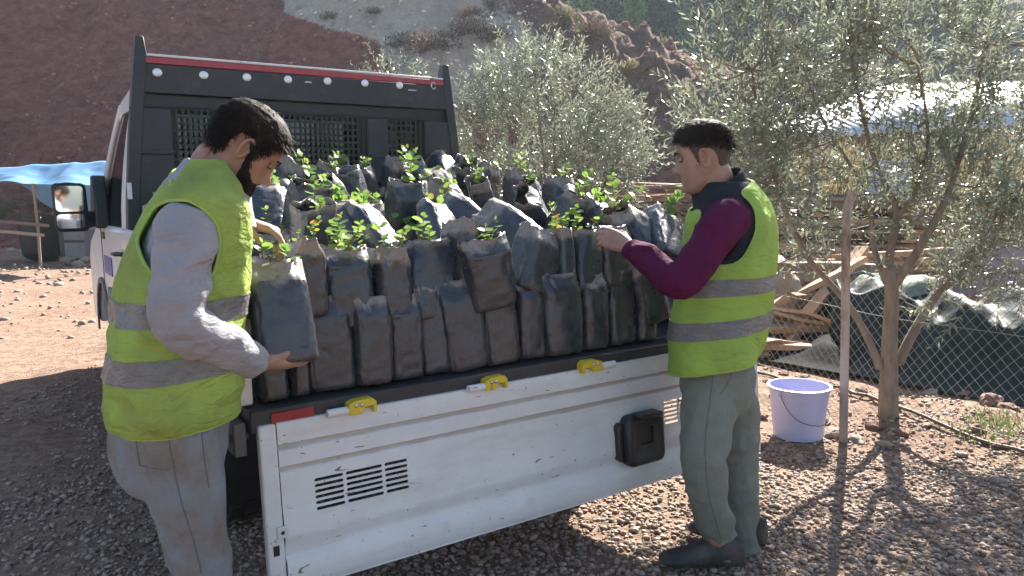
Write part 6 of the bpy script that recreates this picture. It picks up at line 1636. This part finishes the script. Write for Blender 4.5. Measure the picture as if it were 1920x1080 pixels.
def pine_mesh(seed, h, w, nb, mt=None):
    rg2 = np.random.default_rng(seed); P, D = [], []
    for k in range(nb):
        t = rg2.uniform(0.12, 1)**0.9; z = h*t; rr = w*(1-t)**0.75*rg2.uniform(.55, 1.1)+0.1; az = rg2.uniform(0, 2*PI)
        m_ = 6+int(10*(1-t))
        for j in range(m_):
            s = (j+1)/m_*rg2.uniform(.8, 1.05); p = np.array([math.cos(az)*rr*s, math.sin(az)*rr*s, z-0.25*rr*s+0.18*rr*s*s]) + rg2.normal(0, .10*w/2, 3)
            for q in range(5): P.append(p+rg2.normal(0, .07*w/2, 3)); D.append(rg2.normal(0, 1, 3)+np.array([math.cos(az)*.5, math.sin(az)*.5, .7]))
    P, D = np.array(P), np.array(D)
    cr = leaves_mesh('crown', P, D, RNG.uniform(.16, .34, len(P))*w/2, RNG.uniform(.10, .2, len(P))*w/2, mt or M_PINE)
    mb = MB(); mb.tube([(0, 0, -0.5), (0.05, 0, h*.5), (0, 0, h*.97)], [0.035*w+.08, .025*w+.04, .02], 8); return cr, mb.mesh('trunk', M_PBARK, 180)
PINES = [pine_mesh(1, 8.5, 2.2, 150), pine_mesh(2, 10.5, 2.5, 170), pine_mesh(3, 5.0, 1.7, 110), pine_mesh(4, 12, 3.0, 190), pine_mesh(5, 13.6, 2.3, 210, M_PINEB), pine_mesh(6, 12.2, 1.3, 170, M_PINEB)]
rg = random.Random(31)
pts = [(1190, 45, 4, 'bushy pine tree growing at the edge of the red slope, brightest of the pines'), (1285, 47, 5, 'small bright young pine tree standing right of the bushy pine on the ridge'), (1140, 50, 1, None), (1090, 46, 4, None), (1240, 54, 1, None), (1080, 52, 0, None), (1020, 56, 1, None), (1330, 52, 1, None)]
for k in range(64):
    pts.append((rg.uniform(930, 2050), rg.uniform(52, 92), rg.choice([0, 1, 3, 3, 1]), None))
for px, d, var, lab in pts:
    p = at(px, 200, d); z = float(far_h(np.array([p.x]), np.array([p.y]))[0])
    t = thing('pine_tree', lab or 'dark pine tree in the hazy wood on the far slope', 'pine tree', (p.x, p.y, z-0.2), rg.uniform(0, 6), None if lab else 'pines in the far wood')
    s = 1.0 if var > 3 else rg.uniform(.85, 1.25); t.scale = (s, s, s)
    link('crown', PINES[var][0], t); link('trunk', PINES[var][1], t)

# --- dry shrubs and grass tufts on the hill
M_SHRUB = mat_leaf('dry_shrub', (0.10, 0.065, 0.055), (0.20, 0.14, 0.10), 0.8, 0.15)
M_SHRUBG = mat_leaf('grey_green_shrub', (0.10, 0.10, 0.055), (0.20, 0.185, 0.10), 0.8, 0.2)
M_STRAW = mat_leaf('straw', (0.17, 0.145, 0.085), (0.30, 0.26, 0.15), 0.7, 0.3)
def shrub_mesh(seed, m, n=900, lf=0.16):
    rg2 = np.random.default_rng(seed); q = rg2.normal(size=(n, 3)); q /= np.linalg.norm(q, axis=1)[:, None]; q[:, 2] = np.abs(q[:, 2])
    P = q*rg2.uniform(.25, 1, n)[:, None]*np.array([1, 1, .75]); return leaves_mesh('foliage', P, q+rg2.normal(0, .5, (n, 3))+np.array([0, 0, .4]), rg2.uniform(.6, 1.3, n)*lf, rg2.uniform(.2, .4, n)*lf, m)
SHR = [shrub_mesh(1, M_SHRUB), shrub_mesh(2, M_SHRUBG), shrub_mesh(3, M_STRAW, 700, .3)]
def on_hill(px, py):
    r = ray(px, py)
    for k in range(1200):
        d = 12+k*0.04; p = CAM+r*(d/r.y)
        if p.z < float(hill_h(np.array([p.x]), np.array([p.y]))[0]): return p
    return None
for px, py, s, var, lab in ((760, 85, .75, 0, 'brown dry shrub on the pale outcrop above the headboard, left of the two'), (815, 90, .9, 0, 'dark dry shrub on the pale outcrop right of its neighbour'), (880, 60, .7, 0, 'brown dry bush above the round olive tree at its left'), (930, 70, .6, 0, 'small brown bush on the slope just above the round olive tree'),
                            (1110, 60, .7, 0, 'dry bush on the ridge below the first pines'), (1240, 295, .5, 2, 'straw coloured grass tuft on the slope beside the younger man\'s face'), (1215, 250, .45, 2, 'pale grass tuft higher on the slope right of the round olive tree'), (1262, 180, .5, 2, 'dry grass tuft on the bare slope below the ridge'), (1050, 30, .6, 1, 'grey green shrub on the ridge above the round olive tree'), (1180, 130, .5, 2, 'dry grass on the slope below the bushy pine'), (620, 30, .4, 1, 'small grey green shrub on the pale outcrop at left'), (700, 20, .35, 0, 'little brown shrub high on the pale outcrop'), (880, 25, .5, 0, 'rust brown shrub at the top right of the pale outcrop'), (20, 400, .9, 1, 'scrubby grey green bush under the blue tarpaulin'), (75, 385, .7, 0, 'brown dry bush under the blue tarpaulin')):
    p = on_hill(px, py)
    if p is None: continue
    t = thing('dry_shrub', lab, 'shrub', p-Vector((0, 0, .15)), rg.uniform(0, 6)); t.scale = (s*1.1, s*1.1, s)
    link('foliage', SHR[var], t)
# scattered brush over the hillside: too much to count
V_, D_ = [], []
P = np.stack([RNG.uniform(-16, 8, 9000), RNG.uniform(19, 34, 9000), np.zeros(9000)], 1); P[:, 2] = hill_h(P[:, 0], P[:, 1])
k = (fbm(P, 0.6, 3, 120) > 0.25) & (P[:, 2] > 0.5); k &= (P[:, 0] > -4) | (RNG.uniform(0, 1, len(P)) < 0.12); P = P[k]
P = np.repeat(P, 9, 0) + RNG.normal(0, .10, (len(P)*9, 3)); D_ = RNG.normal(0, .5, P.shape)+np.array([0, 0, 1])
tag(link('dry_grass', leaves_mesh('dry_grass', P, D_, RNG.uniform(.08, .26, len(P)), RNG.uniform(.01, .03, len(P)), M_SHRUBG)), 'thin dry grass and brush over the slope', kind='stuff')
# weeds by the fence
P = []
for px, py, n in ((1880, 800, 60), (1910, 790, 60), (1890, 815, 50), (1775, 825, 14), (1850, 830, 20)):
    c = gp(px, py)
    for _ in range(n): P.append((c.x+random.gauss(0, .10), c.y+random.gauss(0, .10), 0.0))
P = np.array(P); D_ = RNG.normal(0, .45, P.shape)+np.array([0, 0, 1])
M_GRASS = mat_leaf('weed', (0.07, 0.12, 0.03), (0.16, 0.20, 0.06), 0.5, 0.35)
tag(link('grass', leaves_mesh('grass', P, D_, RNG.uniform(.04, .11, len(P)), RNG.uniform(.006, .012, len(P)), M_GRASS)), 'sparse green weeds at the foot of the fence', kind='stuff')

# ================================================================== THE YARD BEHIND THE FENCE
def mat_wood(name, c1, c2, sc=(0.6, 9, 9)):
    m, nt, N, L, b = new_mat(name); b.inputs['Roughness'].default_value = 0.8; b.inputs['Specular IOR Level'].default_value = 0.2
    v = coords(nt, 'Object', sc); oi = N.new('ShaderNodeObjectInfo')
    n = noise_node(nt, 4, 6, 0.65, v, 0.4)
    c = ramp(nt, n, [(0.3, c1), (0.7, c2)])
    f = mathn(nt, 'ADD', mathn(nt, 'MULTIPLY', oi.outputs['Random'], 0.7), 0.6); cc = N.new('ShaderNodeCombineColor')
    for k in range(3): L.new(f, cc.inputs[k])
    L.new(mixc(nt, 1.0, c, cc.outputs[0], 'MULTIPLY'), b.inputs['Base Color']); bump(nt, b, n, 0.3, 0.006); return m
M_WOOD = mat_wood('weathered_pine', (0.33, 0.185, 0.10), (0.50, 0.32, 0.19))
M_WOODG = mat_wood('grey_timber', (0.20, 0.155, 0.12), (0.34, 0.27, 0.21))
M_TAN = mat_plain('tan_tarpaulin', (0.34, 0.235, 0.145), (0.46, 0.345, 0.22), 6, 0.6, 0, 0.5, 16, 0.02, dirt=((0.2, 0.13, 0.08), 5, 0.55, 0.8))
M_NET = mat_plain('black_green_tarpaulin', (0.010, 0.021, 0.022), (0.022, 0.040, 0.040), 4, 0.62, 0, 0.5, 9, 0.03, spec=0.2, dirt=((0.10, 0.085, 0.065), 5, 0.58, 0.85))
M_SHEETB = mat_plain('black_sheet', (0.010, 0.012, 0.012), (0.02, 0.022, 0.022), 4, 0.9, 0, 0.5, 9, 0.03, spec=0.05)
M_PALE = mat_plain('sunlit_top_green', (0.13, 0.175, 0.14), (0.20, 0.25, 0.20), 4, 0.85, 0, 0.4, 14, 0.02)  # lighter tone painted for the sunlit top of the tarpaulin
M_BLUET = mat_plain('blue_tarpaulin', (0.085, 0.20, 0.34), (0.12, 0.25, 0.40), 3, 0.45, 0, 0.3, 12, 0.02)
M_ROOF = mat_plain('white_roof_sheet', (0.62, 0.64, 0.66), (0.72, 0.73, 0.74), 3, 0.33, 0.6)
M_CARD = mat_plain('cardboard', (0.36, 0.25, 0.16), (0.44, 0.32, 0.21), 8, 0.8)
M_CLOTHW = mat_plain('pale_blue_cloth', (0.46, 0.50, 0.58), (0.58, 0.61, 0.68), 6, 0.8, bmp=0.5, bscale=20, bdist=0.02)
M_LILAC = mat_plain('grey_lilac_board', (0.26, 0.22, 0.24), (0.33, 0.29, 0.31), 6, 0.7)
M_MACH = mat_plain('grey_machine_paint', (0.15, 0.155, 0.16), (0.20, 0.205, 0.205), 6, 0.5, dirt=((0.12, 0.09, 0.07), 8, 0.55, 0.8))
M_TUB = mat_plain('black_tub_plastic', (0.014, 0.014, 0.015), (0.024, 0.024, 0.024), 9, 0.5)

def sheet(name, label, cat, x0, x1, y0, y1, fz, mat, nx=70, ny=46, thick=0.01, seed=0, amp=0.05, base=None, rough_edge=0.10):
    """a sheet of cloth lying over a heap: fz(s,t) gives its height for s,t in 0..1; folds are added"""
    S_, T_ = np.meshgrid(np.linspace(0, 1, nx), np.linspace(0, 1, ny))
    X_ = x0[0]+(x1[0]-x0[0])*S_+(y0[0]-x0[0])*T_; Y_ = x0[1]+(x1[1]-x0[1])*S_+(y0[1]-x0[1])*T_
    P = np.stack([X_, Y_, 0*X_], -1).reshape(-1, 3)
    q = P*np.array([1, 1, 1])+0.25*np.stack([vnoise(P, 1.7, seed+1), vnoise(P, 1.7, seed+2), 0*P[:, 0]], 1)
    fold = (1-2*np.abs(vnoise(q*np.array([1.0, .55, 1]), 3.2, seed)))+0.5*(1-2*np.abs(vnoise(q*np.array([.7, 1.1, 1]), 6.5, seed+4)))
    Zb = fz(S_, T_); Zc = Zb.ravel()+amp*fold*np.clip(Zb.ravel()*4, 0.15, 1)
    edge = vnoise(P, 2.2, seed+8)*rough_edge
    P[:, 0] += edge*(1-np.minimum(S_.ravel(), 1-S_.ravel())*6).clip(0, 1); P[:, 1] += edge*(1-np.minimum(T_.ravel(), 1-T_.ravel())*6).clip(0, 1)
    P[:, 2] = np.maximum(Zc, 0.012)
    ii = (np.arange(ny-1)[:, None]*nx+np.arange(nx-1)[None]).ravel(); F = np.stack([ii, ii+1, ii+nx+1, ii+nx], 1)
    o = link(name, np_mesh(name, P, F, mat)); s = o.modifiers.new('s', 'SOLIDIFY'); s.thickness = thick; s.offset = -1
    return tag(o, label, cat)
sm = lambda x, a, b: (lambda t: t*t*(3-2*t))(np.clip((x-a)/(b-a), 0, 1))
# dark tarpaulin over a long heap, its near foot running along the fence
p0, p1 = gp(1588, 700), gp(2080, 800); bk_ = Vector((0.35, 2.1, 0))
sheet('tarpaulin', 'dark green black tarpaulin draped over a long heap behind the olive trunk', 'tarpaulin', p0, p1, p0+bk_, None,
      lambda s, t: (0.56+0.05*np.sin(s*7)+0.06*np.sin(s*19+1))*(0.55*sm(t, -0.05, 0.5)+0.45*sm(t, 0.05+0.06*np.sin(s*11), 0.30))*(1-0.65*sm(t, .62, 1))*sm(s, -0.02, 0.16), M_NET, 150, 80, .01, 200, .05)
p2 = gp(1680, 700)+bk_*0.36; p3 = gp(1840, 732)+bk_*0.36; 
sheet('sunlit_tarp_top', 'pale sheet added as the sunlit top of the dark tarpaulin heap', 'sheet', p2, p3, p2+bk_*0.42, None, lambda s, t: 0.635+0.03*np.sin(s*7+.8)-0.12*sm(t, .5, 1)-.10*sm(1-t, .7, 1), M_PALE, 60, 30, .006, 220, .010)  # paler layer added over the tarpaulin, its colour standing in for sunlit shine
p4, p5 = gp(1400, 672), gp(1600, 708)
sheet('black_sheet', 'strip of black plastic sheet on the ground left of the fence post', 'sheet', p4, p5, p4+Vector((.3, .85, 0)), None, lambda s, t: 0.02+0.13*sm(t, .05, .5)*(0.55+0.45*np.sin(s*5+.6)**2), M_SHEETB, 60, 30, .008, 240, .03)
p6, p7 = at(1405, 620, 6.9), at(1580, 640, 6.5)
p6.z = p7.z = 0
sheet('tan_tarpaulin', 'crumpled tan tarpaulin thrown over boards left of the fence post', 'tarpaulin', p6, p7, p6+Vector((.2, 1.5, 0)), None, lambda s, t: (0.50+0.2*np.sin(s*4+.5))*sm(t, 0, .6)*(1-.25*sm(s, .6, 1)), M_TAN, 70, 50, .008, 260, .13)
p6, p7 = at(1590, 590, 7.4), at(1690, 590, 7.4); p6.z = p7.z = 0
sheet('brown_tarpaulin', 'small tan sheet over the board pile, between the fence post and the olive trunk', 'tarpaulin', p6, p7, p6+Vector((.1, 1.1, 0)), None, lambda s, t: 0.52*sm(t, 0, .5)*sm(s, -.1, .4), M_TAN, 50, 40, .008, 270, .10)

# planks
def plank_mesh(l, w, h, m, seed):
    rg = random.Random(seed); mb = MB(); rings = []
    for k in range(7):
        x = -l/2+l*k/6; dz = 0.01*rg.gauss(0, 1); dy = 0.006*rg.gauss(0, 1)
        rings.append([Vector((x, dy-w/2, dz-h/2)), Vector((x, dy+w/2, dz-h/2)), Vector((x, dy+w/2, dz+h/2)), Vector((x, dy-w/2, dz+h/2))])
    mb.loft(rings); return mb.mesh('plank', m, 30)
PLK = [plank_mesh(3.0, .19, .040, M_WOOD, 1), plank_mesh(2.6, .15, .045, M_WOOD, 2), plank_mesh(2.9, .22, .035, M_WOODG, 3), plank_mesh(1.7, .12, .05, M_WOOD, 4), plank_mesh(2.2, .10, .08, M_WOODG, 5), plank_mesh(1.3, .16, .03, M_WOOD, 6)]
rg = random.Random(77)
def stack(name, label, c, rz, layers, cols, z0, pick, gapw=.23, jit=.12):
    t = thing(name, label, 'timber stack', c, rz)
    z = z0
    for k in range(layers):
        h = 0.05
        for j in range(cols):
            if rg.random() < .08: continue
            p = link('plank', PLK[rg.choice(pick)], t); p.location = (rg.gauss(0, jit), (j-(cols-1)/2)*gapw+rg.gauss(0, .02), z+h/2); p.rotation_euler = (rg.gauss(0, .02), rg.gauss(0, .012), rg.gauss(0, .035))
        z += h+0.012
        if k % 4 == 3:
            for xo in (-1.0, 0.0, 1.0):
                b_ = link('bearer', PLK[5], t); b_.location = (xo, 0, z+.02); b_.rotation_euler = (0, 0, PI/2)
            z += 0.05
    return t
c = at(1255, 340, 9.6); stack('timber_stack', 'stack of reddish sawn planks seen between the truck and the younger man', (c.x+.2, 9.6, 0), R(4), 17, 5, 0.28, (0, 1, 2))
c = at(1500, 380, 9.2); stack('timber_stack', 'long stack of weathered planks behind the fence, beside the younger man', (c.x, 9.2, 0), R(-6), 15, 5, 0.25, (0, 1, 2, 4))
c = at(1660, 480, 8.4); stack('timber_stack', 'low stack of planks under the olive branches, right of the fence post', (c.x, 8.4, 0), R(8), 8, 5, 0.12, (0, 1, 3, 4))
loose = [(1480, 560, 7.0, .75, 12, -24), (1500, 600, 6.7, .55, -10, 8), (1530, 500, 7.4, .85, 20, 4), (1450, 620, 6.6, .22, 5, -3), (1490, 640, 6.4, .12, 15, 2), (1540, 560, 6.9, .62, 38, -30), (1560, 600, 6.6, .35, -25, 10), (1590, 520, 7.5, .72, 4, 3), (1610, 480, 7.9, .85, -8, -4), (1470, 520, 7.6, .85, 8, 14), (1545, 470, 8.2, .95, -12, 6), (1650, 520, 7.8, .72, 12, -2), (1710, 500, 8.0, .7, -6, 4), (1620, 545, 7.2, .62, 20, 0), (1445, 660, 6.3, .08, 24, 0), (1515, 655, 6.25, .06, -14, 2), (1760, 490, 8.6, .6, 5, 0)]
names_ = ['sloping down to the left', 'lying flat', 'tilted on the heap', 'half buried', 'sticking out']
for k, (px, py, d, z, rz, tl) in enumerate(loose):
    p = at(px, py, d); o = link('loose_board', PLK[(3, 5, 4, 3, 5)[k % 5]]); o.location = (p.x, d, max(p.z, .05)); o.rotation_euler = (rg.gauss(0, .2), R(tl), R(rz))
    tag(o, 'loose board in the jumble of scrap timber left of the olive trunk', 'board', 'loose boards in the scrap heap')
# rubble of offcuts under the boards
P = np.stack([RNG.uniform(1.9, 4.2, 900), RNG.uniform(6.2, 8.6, 900), RNG.uniform(0, .4, 900)**1.4], 1)
P[:, 2] *= np.clip((P[:, 1]-6.1)/1.0, .1, 1.4)
tag(link('wood_scraps', leaves_mesh('wood_scraps', P, RNG.normal(0, 1, P.shape)*np.array([1, 1, .4]), RNG.uniform(.08, .35, len(P)), RNG.uniform(.02, .07, len(P)), M_WOOD)), 'jumble of small wood offcuts under the boards', kind='stuff')
# twigs heaped before the plank stack
P = np.stack([RNG.uniform(at(1190, 380, 8.8).x, at(1420, 380, 8.8).x, 1500), RNG.uniform(8.3, 9.1, 1500), RNG.uniform(.2, 1.3, 1500)], 1)
tag(link('brushwood', leaves_mesh('brushwood', P, RNG.normal(0, 1, P.shape)*np.array([1, .6, .35]), RNG.uniform(.15, .5, len(P)), RNG.uniform(.008, .02, len(P)), M_WOODG)), 'heap of dry brushwood in front of the plank stack', kind='stuff')
# cardboard box on the stack
c = at(1542, 306, 9.0); bx = thing('cardboard_box', 'brown cardboard box standing on top of the plank stack', 'box', (c.x, 9.05, c.z), R(20))
mb = MB(); mb.box((-.10, -.09, 0), (.10, .09, .19)); mb.build('carton', M_CARD, bx, bevel=.004)
mb = MB(); mb.box((-.10, -.0905, .191), (-.004, .0905, .195), mat=Matrix.Rotation(R(-3), 4, 'Y')); mb.box((.004, -.0905, .191), (.10, .0905, .195)); mb.build('flaps', M_CARD, bx)
# shed: posts and a white sheet roof sloping towards us
shx0, shx1 = at(1500, 255, 9.8).x, at(2080, 200, 9.8).x
sh = thing('open_shed', 'open shed with a shining white corrugated roof behind the olive branches', 'shed', (shx0, 9.6, 0), 0)
L_ = shx1-shx0; zl0, zl1, zh0, zh1 = 2.06, 2.24, 2.30, 2.92; dp = 1.65
mb = MB(); n = 220; row0, row1 = [], []
for k in range(n+1):
    x = L_*k/n; w_ = .016*math.sin(x*2*PI/.10); t = x/L_
    row0.append(Vector((x, 0.02*math.sin(t*5), zl0+(zl1-zl0)*t+w_))); row1.append(Vector((x, dp, zh0+(zh1-zh0)*min(1, t*2.2)+w_)))
mid = [a.lerp(b, .5)+Vector((0, 0, -.02)) for a, b in zip(row0, row1)]
mb.loft([row0, mid, row1], 0, False, False); o = mb.build('roof', M_ROOF, sh, smooth=180); s = o.modifiers.new('s', 'SOLIDIFY'); s.thickness = .004
for x, y in ((.15, .1), (1.6, .1), (3.2, .1), (.15, 1.5), (1.6, 1.5), (3.2, 1.5)):
    mb = MB(); zt_ = (zl0+(zl1-zl0)*x/L_ if y < 1 else zh0+(zh1-zh0)*min(1, x/L_*2.2))-.03
    mb.box((x-.04, y-.04, -.05), (x+.04, y+.04, zt_)); mb.build('post', M_WOODG, sh, bevel=.005)
# cloths hanging under the shed roof
for px0, px1, py0, py1, d, lab in ((1628, 1700, 292, 400, 9.5, 'pale blue cloth hanging from the shed, behind the olive limbs'), (1682, 1722, 388, 424, 9.2, 'small pale cloth hanging lower right of the larger one')):
    a, b_ = at(px0, py0, d), at(px1, py1, d); nx, ny = 30, 24
    S_, T_ = np.meshgrid(np.linspace(0, 1, nx), np.linspace(0, 1, ny))
    P = np.stack([a.x+(b_.x-a.x)*S_+.03*np.sin(T_*5), d+.05*np.sin(S_*17)*(.3+.7*T_), a.z+(b_.z-a.z)*T_+.04*np.sin(S_*6)*T_-(.06*np.sin(S_*PI)*(1-T_))], -1).reshape(-1, 3)
    ii = (np.arange(ny-1)[:, None]*nx+np.arange(nx-1)[None]).ravel(); F = np.stack([ii, ii+1, ii+nx+1, ii+nx], 1)
    o = link('hanging_cloth', np_mesh('hanging_cloth', P, F, M_CLOTHW)); s = o.modifiers.new('s', 'SOLIDIFY'); s.thickness = .006; tag(o, lab, 'cloth')
# grey lilac boards standing at the right
mb = MB(); a = at(1770, 500, 8.0); b_ = at(2000, 500, 7.6); mb.prism([(a.x, 8.0), (b_.x, 7.6), (b_.x, 7.63), (a.x, 8.03)], lambda x, y: (x, y, .28), lambda x, y: (x, y, .80)); tag(mb.build('board_panel', M_LILAC, bevel=.004), 'grey lilac panel standing behind the sunlit pale tarpaulin top at right', 'panel')
# dry yellow plants behind the shed at right
P = np.stack([RNG.uniform(4.0, 8.2, 5200), RNG.uniform(10.2, 12.5, 5200), RNG.uniform(0, 1.9, 5200)], 1)
tag(link('dry_reeds', leaves_mesh('dry_reeds', P, RNG.normal(0, .4, P.shape)+np.array([0, 0, 1]), RNG.uniform(.15, .5, len(P)), RNG.uniform(.015, .04, len(P)), M_STRAW)), 'thicket of dry straw coloured reeds behind the shed', kind='stuff')

# ================================================================== FAR LEFT
DB = 16.5
def ql(px, py, dd=0.0): return at(px, py, DB+dd)
# blue tarpaulin canopy on poles
can = thing('canopy', 'sagging blue tarpaulin canopy tied to poles behind the truck cab', 'canopy', (ql(90, 400).x, DB, 0))
O = Vector((ql(90, 400).x, DB, 0)); nx, ny = 60, 26
S_, T_ = np.meshgrid(np.linspace(0, 1, nx), np.linspace(0, 1, ny))
A0, A1 = ql(-90, 318, 1.6)-O, ql(235, 302, 1.6)-O; B0, B1 = ql(-90, 338, -.4)-O, ql(235, 345, -.4)-O
P = []
for k in range(3): P.append((A0[k]*(1-S_)+A1[k]*S_)*(1-T_)+(B0[k]*(1-S_)+B1[k]*S_)*T_)
P = np.stack(P, -1); P[..., 2] -= .16*np.sin(T_*PI)*(.5+.5*np.sin(S_*9)**2)+.10*np.sin(S_*PI*3)**2*T_
P[..., 2] += .03*(1-2*np.abs(vnoise(P.reshape(-1, 3), 2.5, 5).reshape(P.shape[:2])))
ii = (np.arange(ny-1)[:, None]*nx+np.arange(nx-1)[None]).ravel(); F = np.stack([ii, ii+1, ii+nx+1, ii+nx], 1)
o = link('tarpaulin_top', np_mesh('tarpaulin_top', P.reshape(-1, 3), F, M_BLUET), can); s = o.modifiers.new('s', 'SOLIDIFY'); s.thickness = .006
B0, B1 = ql(28, 342, -.42)-O, ql(200, 346, -.42)-O; Q = []
T2 = T_*np.clip(np.interp(S_, [0, .12, .3, .5, .75, 1], [.05, .3, .8, 1.0, .95, .6]), 0, 1)
Q = np.stack([B0[0]*(1-S_)+B1[0]*S_+.05*np.sin(T_*4), np.full_like(S_, B0[1])+.06*np.sin(S_*22)*T_+.25*T_, (B0[2]*(1-S_)+B1[2]*S_)-.62*T2-.02], -1)
o = link('hanging_flap', np_mesh('hanging_flap', Q.reshape(-1, 3), F, M_BLUET), can); s = o.modifiers.new('s', 'SOLIDIFY'); s.thickness = .006
for px, dd, top in ((-70, -.4, 338), (62, -.4, 344), (225, -.4, 344), (-70, 1.6, 318), (225, 1.6, 304)):
    p = ql(px, top, dd)-O; mb = MB(); mb.tube([(p.x, p.y, -.1), (p.x+.02, p.y, p.z*.5), (p.x, p.y, p.z)], .03, 8); mb.build('pole', M_WOODG, can, smooth=60)
# black tub on its stand
c = ql(74, 478, 2.6); tb = thing('tub', 'large black tub tilted on the ground under the blue canopy', 'tub', (c.x, DB+2.6, 0.05), R(20))
tb.rotation_euler = (R(-20), R(10), R(20)); tb.scale = (1.3, 1.3, 1.3)
mb = MB(); pr = [(.02, 0.0), (.27, .0), (.30, .03), (.50, .66), (.55, .70), (.56, .73), (.52, .73), (.47, .66), (.26, .05), (.02, .05)]
mb.loft([[Vector((r*math.cos(2*PI*k/36), r*math.sin(2*PI*k/36), z)) for k in range(36)] for r, z in pr], 0, False); mb.build('shell', M_TUB, tb, smooth=40)
mb = MB(); mb.tube([(.0, -.54, .66), (.0, -.62, .62), (.0, -.60, .54), (.0, -.47, .5)], .018, 8); mb.build('handle', M_TUB, tb, smooth=60)
# grey machine seen past the mirror
c = ql(150, 492, 2.0); mc_ = thing('machine', 'small grey machine cabinet standing behind the wing mirror', 'machine', (c.x, DB+2.0, 0.0), R(-12)); mc_.scale = (1.3, 1.3, 1.3)
mb = MB(); mb.box((-.14, -.2, .06), (.32, .3, .62)); mb.build('cabinet', M_MACH, mc_, bevel=.025)
mb = MB(); mb.box((-.12, -.206, .36), (.30, -.198, .41)); mb.build('vent', M_BLACK, mc_)
mb = MB(); mb.box((-.27, -.17, 0.02), (-.145, .2, .66)); mb.build('upright', M_BLACK, mc_, bevel=.02)
for x in (-.1, .28): mb = MB(); mb.box((x-.03, -.18, -.02), (x+.03, .28, .058)); mb.build('foot', M_BLACK, mc_)
# leaning poles and rocks by the canopy
for px, py, ang, ln_, lab in ((15, 418, 80, 1.6, 'upper of two wooden rails under the blue canopy'), (10, 436, 84, 1.5, 'lower of two wooden rails under the blue canopy')):
    p = ql(px, py, -.8); mb = MB(); mb.tube([(-ln_/2, 0, 0), (0, 0, .02), (ln_/2, 0, -.02)], .035, 8); o = mb.build('wooden_rail', M_WOODG, smooth=60); o.location = p; o.rotation_euler = (0, R(4), R(6)); tag(o, lab, 'rail')
for k, (px, py, s, var) in enumerate(((128, 492, .17, 4), (146, 498, .13, 5), (40, 476, .12, 4), (22, 472, .14, 5), (110, 486, .12, 0), (160, 492, .16, 5), (8, 478, .1, 1), (62, 482, .1, 5))):
    p = gp(px, py); o = link('rock', ROCKS[var]); o.location = (p.x, p.y, s*.3); o.scale = (s, s*.8, s); o.rotation_euler = (0, 0, k); tag(o, 'stone on the far edge of the yard below the blue canopy', 'rock', 'stones below the canopy')
